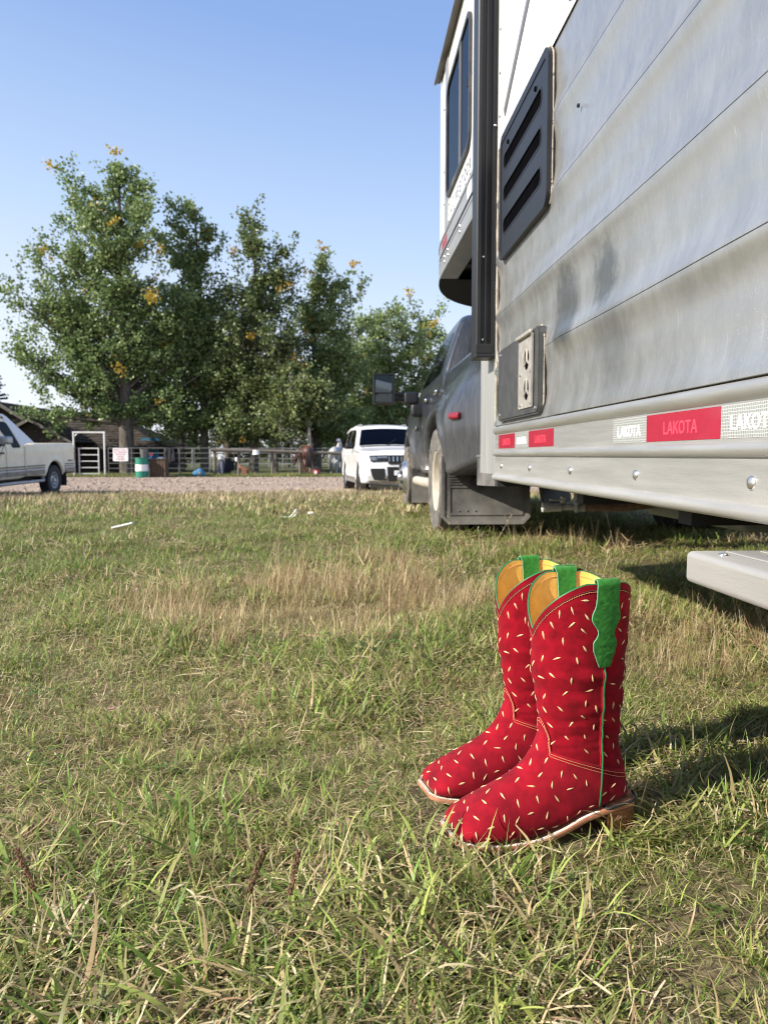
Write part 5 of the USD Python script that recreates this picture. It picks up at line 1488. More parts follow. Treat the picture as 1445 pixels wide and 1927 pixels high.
b = MB(); b.rbox((1.95, -.65, .9), (2.2, .65, 1.5), .06); obj('seat', b, 'seat_grey', OP)
b = MB(); b.rbox((2.75, -.65, .9), (2.95, .65, 1.55), .06); obj('seat', b, 'seat_grey', OP)
# ------------------------------------------------------------------ yard behind the road
def base(px, Y):
    p = at(px, 900, Y)
    return np.array([p[0], Y, float(_gf(min(Y, 600))) + 0.02])


def pipe_panel(name, label, x0, x1, Y, z0, rails, r=0.021, mat_='galvanised', ups=(), group='steel livestock panels of the yard fence', y1=None):
    """A welded pipe panel: rails at these heights and an upright at each end."""
    y1 = Y if y1 is None else y1
    t = thing(name, label, 'fence panel', (x0, Y, z0), 0, group)
    L = np.array([x1 - x0, y1 - Y, 0.0])
    for z in rails:
        obj('rail', tube([(0, 0, z), L + [0, 0, z]], r, 8), mat_, t, smooth=True)
    for q in (0.0,) + tuple(ups) + (1.0,):
        obj('upright', tube([L * q + [0, 0, 0.02], L * q + [0, 0, rails[-1]]], r, 8), mat_, t, smooth=True)
    return t


YF_ = 36.8
zb_ = float(_gf(36.8)) + 0.02
# gate frame
xa, xb = at(139, 850, YF_)[0], at(197, 850, YF_)[0]
t = thing('gate_frame', 'tall pale pipe gate frame standing in the fence beside the cream pickup', 'gate frame', (xa, YF_, zb_))
w = xb - xa
for x in (0, w):
    obj('post', tube([(x, 0, 0), (x, 0, 2.06)], .045, 8), 'pale_pipe', t, smooth=True)
obj('lintel', tube([(-.04, 0, 2.06), (w + .04, 0, 2.06)], .045, 8), 'pale_pipe', t, smooth=True)
obj('brace', tube([(.02, 0, 1.85), (.2, 0, 2.04)], .02, 6), 'pale_pipe', t)
# gate leaf
x0, x1 = at(147, 850, YF_)[0], at(184, 850, YF_)[0]
t = thing('yard_gate', 'five-rail pipe gate closing the tall pale gate frame', 'gate', (x0, YF_ + .12, zb_ + .1))
for z in (0.03, .32, .62, .92, 1.22):
    obj('rail', tube([(0, 0, z), (x1 - x0, 0, z)], .025, 8), 'pale_pipe', t, smooth=True)
for x in (0, x1 - x0):
    obj('upright', tube([(x, 0, .0), (x, 0, 1.25)], .03, 8), 'pale_pipe', t, smooth=True)
R6 = (.12, .38, .62, .86, 1.10, 1.34)
xs_ = [at(p, 850, YF_)[0] for p in (204, 311, 337, 395)]
pipe_panel('fence_panel', 'pipe fence panel that carries the white notice', xs_[0], xs_[1] - .03, YF_, zb_, R6, ups=(.41, .68))
pipe_panel('fence_panel', 'narrow pipe fence panel behind the wooden crate and dark coat', xs_[1] + .03, xs_[2] - .03, YF_, zb_, R6)
pipe_panel('fence_panel', 'pipe fence panel in front of the second trunk from the left', xs_[2] + .03, xs_[3] - .03, YF_ - .05, zb_, R6, ups=(.5,))
pipe_panel('fence_panel', 'pipe fence panel running left behind the cream pickup', at(-120, 850, YF_)[0], xa - .1, YF_, zb_, R6, ups=(.5,))
xk = [at(p, 850, 38.0)[0] for p in (397, 470, 545, 640, 760)]
for a, b_, lab in zip(xk[:-1], xk[1:], ('pipe fence panel behind the hanging coats', 'pipe fence panel between the white-topped trunk and the bay horse', 'pipe fence panel behind the bay horse', 'pipe fence panel behind the white SUV')):
    pipe_panel('fence_panel', lab, a + .04, b_ - .04, 39.2, zb_, R6, r=.017, ups=(.5,))
# notice
c = at(227, 855.5, YF_ - .04)
t = thing('notice', 'white notice with red lettering hung on the fence panel', 'sign', (c[0], YF_ - .045, c[2]), 0)
b = MB(); b.rbox((-.35, -.008, -.305), (.35, .008, .305), .006); obj('board', b, 'sign_white', t)
for k, (wd_, tx) in enumerate(((.62, 'ABSOLUTELY'), (.59, 'NO SMOKING'), (.47, 'OR VAPING'), (.33, 'AROUND'), (.37, 'BUILDING'))):
    obj('lettering', text_on(tx, .062, (-wd_ / 2, -.0085, .195 - .108 * k), (1, 0, 0), (0, 0, 1), True, .002, wd_), 'sign_red', t)
# barrel
p = base(267.5, 35.6)
t = thing('barrel', 'green and white banded steel barrel standing at the road edge', 'barrel', p)
for z0, z1, m_, nm in ((0.0, .285, 'barrel_green', 'lower_band'), (.2855, .58, 'barrel_white', 'middle_band'), (.5805, .88, 'barrel_green', 'upper_band')):
    pr = [(.285, z0)]
    for z in np.linspace(z0, z1, 8)[1:-1]:
        pr.append((.285 + .008 * max(0, math.cos((z - .285) * 2 * PI / .295)) ** 6, z))
    pr.append((.285, z1))
    obj(nm, lathe(pr, 28, 'z'), m_, t, smooth=40)
obj('rim', tube([(.287 * math.cos(a), .287 * math.sin(a), .88) for a in np.arange(28) * 2 * PI / 28], .014, 6, closed=True), 'barrel_green', t)
obj('lid', lathe([(.28, .865), (.001, .865)], 28, 'z'), 'barrel_green', t)
# grey bucket on the barrel, rope halter, crate, coat
b = MB(); b.add(lathe([(.001, 0), (.15, 0), (.19, .40), (.20, .41), (.185, .40), (.15, .02)], 20, 'z', (p[0] + .10, p[1] + .05, p[2] + .88)))
obj('bucket', b, 'galvanised', smooth=40, label='grey bucket standing on the green and white barrel', cat='bucket')
c = at(284, 870, YF_ - .05)
t = thing('halter', 'red and blue rope halter hanging beside the barrel', 'halter', (c[0], YF_ - .06, zb_))
R2 = np.random.default_rng(3)
for nm, m_, z0, z1, wd_ in (('red_noseband', 'red_plastic', .98, 1.10, .05), ('blue_strap', 'blue_plastic', .62, .99, .06), ('lead_rope', 'rust_pipe', .12, .62, .05)):
    b = MB()
    for k in range(3):
        zz = np.linspace(z1, z0, 12); b.tube(np.stack([wd_ * np.sin(zz * 9 + k * 2.1) + .02 * k, .02 * np.cos(zz * 7 + k), zz], 1), .022, 6)
    obj(nm, b, m_, t, smooth=True)
c = base(298, 36.0)
t = thing('wooden_crate', 'dark slatted wooden crate standing by the fence beside the barrel', 'crate', c)
for k in range(6):
    x = -.33 + k * .125
    b = MB(); b.rbox((x, -.30, .02), (x + .105, -.275, .80), .006); obj('slat', b, 'old_wood', t)
for k in range(4):
    y = -.26 + k * .14
    b = MB(); b.rbox((-.335, y, .02), (-.31, y + .115, .80), .006); obj('slat', b, 'old_wood', t)
    b = MB(); b.rbox((.405, y, .02), (.43, y + .115, .80), .006); obj('slat', b, 'old_wood', t)
for k in range(5):
    b = MB(); b.rbox((-.36 + k * .165, -.33, .801), (-.36 + k * .165 + .145, .32, .83), .006); obj('lid_board', b, 'old_wood', t)
b = MB(); b.box((-.30, -.27, .02), (.40, .30, .79)); obj('filling', b, 'gap_dark', t)
c2 = base(300, 36.0)
t = thing('folded_cloth', 'pale folded cloth lying on the wooden crate', 'cloth', (c2[0] + .05, 36.0, c2[2] + .832))
b = MB(); b.rbox((-.14, -.1, 0), (.12, .12, .05), .02); b.rbox((-.08, -.08, .051), (.14, .1, .09), .02); obj('fold', b, 'white_cloth', t, smooth=40)


def hung_cloth(name, label, cat, px, ytop, ybot, wpx, Y, m_, seed, group=None, spread=1.15, extra=None):
    """A coat or rug hanging over a rail: a draped sheet with folds on both sides."""
    c = at(px, ytop, Y)
    zt = c[2]; zl = at(px, ybot, Y)[2]; wd_ = wpx * Y / FPX
    u = np.linspace(-.5, .5, 22); q = np.linspace(0, 1, 24)
    U, Q = np.meshgrid(u, q)
    s_ = Q * 2 - 1
    zz = np.where(np.abs(s_) < .08, 0, (np.abs(s_) - .08) / .92)
    w_ = wd_ * (.72 + (spread - .72) * zz)
    fold = (meshkit.fbm(np.stack([U * 6 + seed, Q * 1.5, 0 * U], -1), 3, seed) - .5) * .22 * (.2 + zz)
    x = U * w_ + (meshkit.noise(np.stack([Q * 4 + seed, 0 * U, 0 * U], -1), seed) - .5) * .12 * zz
    y = np.sign(s_) * (.04 + .05 * zz) + fold
    hem = 1 - .22 * meshkit.noise(np.stack([U * 4 + seed, 0 * U, np.sign(s_)], -1), seed + 5)
    z = -zz * (zt - zl) * hem
    v = np.stack([x, y, z], -1).reshape(-1, 3)
    f = grid_faces(24, 22)
    t_ = thing(name, label, cat, (c[0], Y, zt), 0, group)
    obj('cloth', (np.vstack([v, v + [0, .008, .004]]), np.vstack([f, f[:, ::-1] + len(v)])), m_, t_, smooth=True)
    return t_


hung_cloth('coat', 'black coat thrown over the fence panel beside the wooden crate', 'coat', 320, 842.5, 872, 18, YF_ - .03, 'black_cloth', 2)
g = hung_cloth('coat', 'grey coat with white shoulders hanging on the rail left of the navy coat', 'coat', 417, 861, 896, 11, 37.9, 'grey_cloth', 4)
b = MB(); b.add(rounded_box((-.16, -.13, -.12), (.14, .12, .03), .05, 3)); obj('white_collar', b, 'white_cloth', g, smooth=50)
hung_cloth('coat', 'navy coat hanging on the rail right of the grey coat', 'coat', 427, 862, 893, 10, 37.95, 'navy_cloth', 7)
hung_cloth('saddle_blanket', 'black blanket hanging low on the rail right of the navy coat', 'blanket', 436, 867, 889, 10, 38.0, 'black_cloth', 11)
g = hung_cloth('coat', 'dark coat with a white patch hanging left of the middle trunk', 'coat', 447, 862, 888, 8, 38.1, 'navy_cloth', 13)
b = MB(); b.add(rounded_box((-.11, -.16, -.20), (.09, .13, .04), .05, 3)); obj('white_patch', b, 'white_cloth', g, smooth=50)
# hitching rail: a log on posts
p0, p1 = at(396, 846.5, 37.4), at(648, 853, 38.6)
t = thing('hitching_rail', 'weathered log hitching rail on posts between the trees', 'rail', (p0[0], p0[1], zb_))
L = p1 - p0
obj('log', tube([(0, 0, p0[2] - zb_), (L[0] * .5, L[1] * .5, p0[2] - zb_ - .07), (L[0], L[1], p1[2] - zb_)], [.10, .085, .075], 10), 'log_rail', t, smooth=True)
for q in (.025, .20, .45, .66, .90):
    obj('post', tube([(L[0] * q, L[1] * q + .16, 0), (L[0] * q, L[1] * q + .16, (p0[2] - zb_) * (1 - q) + (p1[2] - zb_) * q + .06)], .075, 8), 'log_rail', t, smooth=True)
# bag, saddle, tray, bucket and pad
c = base(375, 36.4)
t = thing('bag', 'lumpy blue bag lying on the ground by the fence', 'bag', c)
m = hull_chain([[(-.18, 0, .14, .14), (.05, .02, .20, .18), (.2, 0, .12, .12)], [(.05, .02, .20, .18), (.0, .0, .33, .08)]], .04, 4); obj('sack', m, 'blue_cloth', t, smooth=True)
b = MB(); b.add(rounded_box((-.0, -.2, .12), (.12, -.14, .22), .02)); obj('patch', b, 'grey_cloth', t)
obj('handle', tube([(-.12, 0, .30), (-.05, 0, .42), (.08, 0, .42), (.14, 0, .28)], .018, 6), 'navy_cloth', t, smooth=True)
c = base(461, 37.0)
t = thing('saddle', 'brown leather saddle leaning against the trunk', 'saddle', c)
m = hull_chain([[(-.20, 0, .42, .08), (0, .02, .34, .10), (.18, .02, .28, .07)], [(0, .02, .34, .10), (-.02, -.06, .05, .07)], [(-.2, 0, .42, .08), (-.24, 0, .55, .04)], [(.0, .02, .34, .10), (.16, -.04, .06, .06)]], .04, 4); obj('seat', m, 'brown_leather', t, smooth=True)
b = MB(); b.add(rounded_box((-.14, -.14, .0), (.10, -.10, .36), .02)); obj('fender', b, 'brown_leather', t)
c = base(486, 37.2)
t = thing('feed_tray', 'flat grey feed tray lying on the ground beside the trunk', 'tray', c)
obj('rim', lathe([(.001, .03), (.20, .03), (.24, .10), (.255, .105), (.25, .05), (.22, .0), (.001, .0)], 20, 'z'), 'tank_grey', t, smooth=40)
b = MB(); b.add(rounded_box((-.30, -.1, .0), (-.10, .05, .10), .03)); obj('feed', b, 'galvanised', t, smooth=40)
c = at(482, 851, 37.35)
t = thing('feed_bucket', 'white bucket hanging upside down on the dark trunk at the rail', 'bucket', (c[0], 37.3, c[2] - .10))
obj('pail', lathe([(.14, .20), (.001, .20), (.135, .205), (.16, .0), (.172, .0), (.172, -.01), (.15, 0.0), (.12, .19)], 18, 'z'), 'litter_white', t, smooth=40)
c = base(596, 37.6)
t = thing('bucket', 'red bucket on the ground right of the bay horse', 'bucket', c)
obj('pail', lathe([(.001, .01), (.12, .01), (.13, 0), (.165, .29), (.175, .30), (.16, .30), (.12, .03)], 20, 'z'), 'red_plastic', t, smooth=40)
b = MB(); b.add(rounded_box((-.10, -.19, .10), (.02, -.165, .24), .006)); obj('label', b, 'white_cloth', t)
obj('bail', tube([(-.165, 0, .28), (-.1, -.05, .36), (.1, -.05, .36), (.165, 0, .28)], .006, 5), 'galvanised', t)


# ------------------------------------------------------------------ horses: built facing +x, withers about 1.55 m
def make_horse(name, label, loc, rotz, coat, hair, head, seed, scale=1.0):
    t = thing(name, label, 'horse', loc, rotz)
    k = scale
    trunk = [(-.72, 0, 1.20, .27), (-.35, 0, 1.18, .31), (.10, 0, 1.14, .31), (.48, 0, 1.16, .28), (.70, 0, 1.15, .20)]
    ch = [trunk, [(-.62, 0, 1.34, .17), (-.30, 0, 1.36, .15), (.15, 0, 1.30, .15), (.42, 0, 1.42, .11)]]
    hx, hy, hz = head
    neck = [(.56, 0, 1.26, .22), (.56 + (hx - .56) * .5, hy * .45, 1.26 + (hz - 1.26) * .42 + .06, .16), (hx, hy, hz, .115)]
    ch.append(neck)
    d = np.array([.62, hy * .55, -1.0 if hz > 1.2 else -.75]); d /= np.linalg.norm(d)
    h0 = np.array([hx, hy, hz])
    ch.append([(*h0, .115), (*(h0 + d * .24), .10), (*(h0 + d * .46), .066), (*(h0 + d * .54), .06)])
    for s in (1, -1):
        ch.append([(-.62, s * .13, 1.10, .20), (-.52, s * .15, .84, .115), (-.72, s * .14, .56, .062), (-.66, s * .14, .30, .042), (-.66, s * .14, .14, .046), (-.62, s * .14, .05, .056)])
        ch.append([(.52, s * .12, 1.02, .15), (.52, s * .14, .78, .085), (.54, s * .14, .50, .056), (.53, s * .14, .28, .038), (.53, s * .14, .13, .043), (.56, s * .14, .05, .055)])
        e = h0 + np.array([-.03, s * .06, .10]); ch.append([(*e, .032), (*(e + [0, s * .02, .09]), .012)])
    ch = [[(a * k, b_ * k, c * k, r * k) for a, b_, c, r in q] for q in ch]
    obj('body', hull_chain(ch, .045, 8), coat, t, smooth=True)
    b = MB()
    for q in range(7):
        a = (q - 3) * .022
        b.tube([(-.92 * k, a * .5, 1.34 * k), (-1.02 * k, a, 1.15 * k), (-1.00 * k, a * 1.6, .75 * k), (-.95 * k, a * 1.3, .42 * k)], [.028 * k, .036 * k, .034 * k, .01 * k], 6)
    obj('tail', b, hair, t, smooth=True)
    b = MB()
    for q in np.linspace(0, 1, 9):
        p_ = np.array([.48, 0, 1.45]) * (1 - q) + (h0 + [-.06, 0, .12]) * q + [0, 0, .05 * math.sin(q * PI)]
        b.tube([p_ * k, (p_ + [.0, .09, -.05]) * k, (p_ + [.03, .13, -.20]) * k], [.03 * k, .03 * k, .008 * k], 6)
    obj('mane', b, hair, t, smooth=True)
    for s in (1, -1):
        for x in (-.61, .57):
            obj('hoof', lathe([(.06 * k, 0.0), (.062 * k, .012), (.048 * k, .075 * k), (.001, .08 * k)], 12, 'z', (x * k, s * .14 * k, 0)), 'gap_dark', t, smooth=40)
    return t, h0 * k


c = base(577, 38.6)
bay, hh = make_horse('horse', 'bay horse seen from behind with its head lowered to the left', c + [0, .3, 0], math.radians(98), 'bay_coat', 'black_hair', (1.02, .42, .95), 1, .98)
b = MB(); b.rbox((-.10, -.30, 1.44), (.30, .30, 1.50), .02); obj('saddle_pad', b, 'brown_leather', bay, smooth=40)
c = base(633, 39.2)
gry, hh = make_horse('horse', 'grey horse seen from behind beside the white SUV', c + [0, .3, 0], math.radians(80), 'grey_coat', 'pale_hair', (1.05, 0, 1.60), 2, .95)
# person standing beyond the grey horse
c = base(637, 41.2)
t = thing('person', 'person in a white hat and red shirt standing behind the grey horse', 'person', c, math.radians(-90))
ch = [[(0, .10, .08, .05), (0, .10, .48, .06), (0, .09, .90, .085)], [(0, -.10, .08, .05), (0, -.10, .48, .06), (0, -.09, .90, .085)], [(.12, .10, .04, .04), (0, .10, .06, .045)], [(.12, -.10, .04, .04), (0, -.10, .06, .045)],
      [(0, .09, .92, .10), (0, 0, 1.05, .13), (0, 0, 1.32, .16), (0, 0, 1.46, .09), (.01, 0, 1.56, .05), (.02, 0, 1.68, .095)], [(0, -.09, .92, .10), (0, 0, 1.05, .13)],
      [(0, .17, 1.42, .065), (-.02, .24, 1.14, .045), (.12, .22, .96, .035), (.20, .20, .92, .035)], [(0, -.17, 1.42, .065), (-.02, -.24, 1.14, .045), (.12, -.22, .96, .035), (.20, -.20, .92, .035)]]
obj('body', hull_chain(ch, .035, 6), 'skin', t, smooth=True)
ch2 = [[(0, 0, 1.02, .15), (0, 0, 1.32, .175), (0, 0, 1.44, .115)], [(0, .17, 1.42, .08), (-.02, .24, 1.14, .06)], [(0, -.17, 1.42, .08), (-.02, -.24, 1.14, .06)], [(0, .17, 1.42, .08), (0, -.17, 1.42, .08)]]
obj('shirt', hull_chain(ch2, .04, 5), 'red_shirt', t, smooth=True)
ch3 = [[(0, .10, .10, .07), (0, .10, .48, .08), (0, .09, .92, .11)], [(0, -.10, .10, .07), (0, -.10, .48, .08), (0, -.09, .92, .11)], [(0, .09, .94, .11), (0, -.09, .94, .11)]]
obj('trousers', hull_chain(ch3, .04, 5), 'navy_cloth', t, smooth=True)
obj('hat', lathe([(.19, 1.715), (.20, 1.725), (.115, 1.735), (.105, 1.80), (.09, 1.86), (.03, 1.875), (.001, 1.865)], 20, 'z', (.02, 0, 0.02)), 'white_cloth', t, smooth=40)

# far white rail fence, with rusty posts
for j, (a, b_) in enumerate(((300, 395), (395, 480), (480, 560), (560, 650))):
    x0, x1 = at(a, 870, 58)[0], at(b_, 870, 58)[0]
    pipe_panel('board_fence', ('far white board fence seen under the second tree', 'far white board fence beyond the hanging coats', 'far white board fence beyond the log rail', 'far white board fence beyond the bay horse')[j], x0 + .06, x1 - .06, 58.0, float(_gf(58)) + .02, (.35, .75, 1.15, 1.5), r=.05, mat_='white_rail', ups=(.33, .66), group='far white board fence sections')

# ------------------------------------------------------------------ log building with a shingled hip roof
def roof_plane(parent, A, B, C, D, n, name='shingle_course', mat_='shingle'):
    """Stepped courses on a roof plane: A, B along the eave, D, C along the ridge."""
    A, B, C, D = (np.array(q, float) for q in (A, B, C, D))
    nn = np.cross(B - A, D - A); nn /= np.linalg.norm(nn)
    if nn[2] < 0:
        nn = -nn
    for k in range(n):
        s0, s1 = k / n, min(1.0, (k + 1.25) / n)
        L0, R0, L1, R1 = A + (D - A) * s0, B + (C - B) * s0, A + (D - A) * s1, B + (C - B) * s1
        m_ = max(4, int(np.linalg.norm(R0 - L0) / .28))
        top, bot = [], []
        rr = np.random.default_rng(k + 17)
        q = np.linspace(0, 1, m_)
        lift = .045 + rr.uniform(-.008, .012, m_)
        drop = rr.uniform(-.02, .02, m_)[:, None] * (D - A) / np.linalg.norm(D - A)
        a = L0 + (R0 - L0) * q[:, None] + nn * lift[:, None] + drop
        a0 = L0 + (R0 - L0) * q[:, None] + drop
        c = L1 + (R1 - L1) * q[:, None] + nn * .005
        obj(name, (np.vstack([a0, a, c]), grid_faces(3, m_)), mat_, parent)


zg = float(_gf(46)) + .02
t = thing('cabin', 'low dark building with a shingled hip roof behind the gate frame', 'building', (0, 0, 0))
xe = at(318, 852, 45.0)[0]; xl = -19.5
ridge_r = at(196, 775, 48.5); ridge_l = np.array([-18.5, 48.5, ridge_r[2]])
ze = at(300, 841, 44.6)[2]
A, B = (xl - .6, 44.4, ze), (xe, 44.4, ze)
roof_plane(t, A, B, ridge_r, ridge_l, 15)
roof_plane(t, (xe, 44.4, ze), (xe, 52.6, ze), ridge_r + [0, .05, 0], ridge_r, 15)
roof_plane(t, (xe, 52.6, ze), (xl - .6, 52.6, ze), ridge_l, ridge_r, 4)
b = MB(); b.box((xl, 45.2, zg), (xe - .7, 52.0, ze)); obj('wall', b, 'dark_wall', t)
for k in range(9):
    z = zg + .1 + k * .21
    if z < ze - .1:
        obj('log', tube([(xl - .1, 45.18, z), (xe - .6, 45.18, z)], .105, 6), 'dark_wall', t, smooth=True)
b = MB(); b.box((xl - .6, 44.36, ze - .14), (xe, 44.41, ze + .01)); obj('eave_board', b, 'fascia', t)
b = MB(); b.box((-11.6, 45.02, zg), (-10.6, 45.07, zg + 2.0)); obj('door', b, 'blue_cloth', t)
b = MB(); b.box((-14.5, 45.02, zg + .8), (-13.3, 45.07, zg + 1.6)); obj('window', b, 'gap_dark', t)
# porch gable in front of it
t = thing('lean_to', 'small gabled porch roof left of the gate frame', 'shed', (0, 0, 0))
pk = at(62, 786, 42.0); pe = at(146, 832, 42.0); pw = at(-20, 832, 42.0)
roof_plane(t, (pe[0], 41.4, pe[2]), (pe[0], 45.6, pe[2]), (pk[0], 45.6, pk[2]), (pk[0], 41.4, pk[2]), 8)
roof_plane(t, (pw[0], 45.6, pw[2]), (pw[0], 41.4, pw[2]), (pk[0], 41.4, pk[2]), (pk[0], 45.6, pk[2]), 8)
for a_, b_ in ((pk, pe), (pk, pw)):
    d = (b_ - a_); L_ = np.linalg.norm(d)
    b = MB(); q0 = np.array([a_[0], 41.36, a_[2] - .02]); q1 = np.array([b_[0], 41.36, b_[2] - .02])
    b.add(np.array([q0, q1, q1 - [0, 0, .18], q0 - [0, 0, .18], q0 + [0, .05, 0], q1 + [0, .05, 0], q1 + [0, .05, -.18], q0 + [0, .05, -.18]]), np.array([[0, 1, 2, 3], [4, 7, 6, 5], [0, 4, 5, 1], [3, 2, 6, 7], [1, 5, 6, 2], [0, 3, 7, 4]]))
    obj('barge_board', b, 'fascia', t)
b = MB(); b.add(extrude([(pw[0] + .3, pw[2] - .1), (pe[0] - .3, pe[2] - .1), (pk[0], pk[2] - .25)], 41.9, 41.95, 'xz')); obj('gable', b, 'dark_wall', t)
for x in (pw[0] + .6, pk[0], pe[0] - .7):
    b = MB(); b.rbox((x - .07, 41.8, zg), (x + .07, 41.94, pe[2] - .05), .01); obj('post', b, 'log_rail', t)
# taller barn at the left edge
t = thing('barn', 'dark red barn whose gable shows above the cream pickup at the left edge', 'barn', (0, 0, 0))
gk = at(2, 756, 54.0); ge = at(40, 779, 54.0); gw = 2 * gk - ge
slope = (ge[2] - gk[2]) / (ge[0] - gk[0])
ex = gk[0] + 2.9; ez = gk[2] + slope * 2.9; wx_ = gk[0] - 2.9
roof_plane(t, (ex, 53.4, ez), (ex, 66, ez), (gk[0], 66, gk[2]), (gk[0], 53.4, gk[2]), 10)
roof_plane(t, (wx_, 66, ez), (wx_, 53.4, ez), (gk[0], 53.4, gk[2]), (gk[0], 66, gk[2]), 10)
b = MB(); b.add(extrude([(wx_ + .3, zg), (ex - .3, zg), (ex - .3, ez - .1), (gk[0], gk[2] - .25), (wx_ + .3, ez - .1)], 54.0, 65.5, 'xz')); obj('wall', b, 'dark_wall', t)
for s, e in ((1, ex), (-1, wx_)):
    q0 = np.array([gk[0], 53.34, gk[2]]); q1 = np.array([e, 53.34, ez])
    b = MB(); b.add(np.array([q0, q1, q1 - [0, 0, .26], q0 - [0, 0, .26], q0 + [0, .05, 0], q1 + [0, .05, 0], q1 + [0, .05, -.26], q0 + [0, .05, -.26]]), np.array([[0, 1, 2, 3], [4, 7, 6, 5], [0, 4, 5, 1], [3, 2, 6, 7], [1, 5, 6, 2], [0, 3, 7, 4]]))
    obj('barge_board', b, 'fascia', t)
# ------------------------------------------------------------------ trees
def leaf_cloud(centers, radii, counts, size, R, col0, col1, yellow=0.0, flat=0.75):
    """Leaf-sized kites round the twigs; each leaf has its own tone."""
    idx = np.repeat(np.arange(len(centers)), counts)
    n = len(idx)
    p = np.asarray(centers)[idx] + R.normal(0, 1, (n, 3)) * (np.asarray(radii)[idx])[:, None] * np.array([1, 1, flat])
    u = R.normal(0, 1, (n, 3)); u[:, 2] -= .5; u /= np.linalg.norm(u, axis=1, keepdims=True)
    w = np.cross(u, R.normal(0, 1, (n, 3))); w /= np.linalg.norm(w, axis=1, keepdims=True)
    nn = np.cross(u, w)
    s = (size * R.uniform(.65, 1.25, n))[:, None]
    V = np.stack([p - u * s * .5, p + w * s * .42 + nn * s * .10, p + u * s * .5, p - w * s * .42 + nn * s * .10], 1)
    k = np.arange(n) * 4
    F = np.vstack([np.stack([k, k + 1, k + 2], 1), np.stack([k, k + 2, k + 3], 1)])
    clump = R.uniform(0, 1, len(centers))
    m = np.clip(clump[idx] * .6 + R.uniform(0, 1, n) * .4, 0, 1)[:, None]
    c = np.array(col0) * (1 - m) + np.array(col1) * m
    if yellow:
        yc = R.uniform(0, 1, len(centers)) < yellow
        yl = yc[idx] & (R.uniform(0, 1, n) < .75) | (R.uniform(0, 1, n) < yellow * .12)
        c[yl] = np.array([.42, .25, .03]) * R.uniform(.6, 1.15, (yl.sum(), 1))
    return V.reshape(-1, 3), F, np.repeat(c, 4, 0)


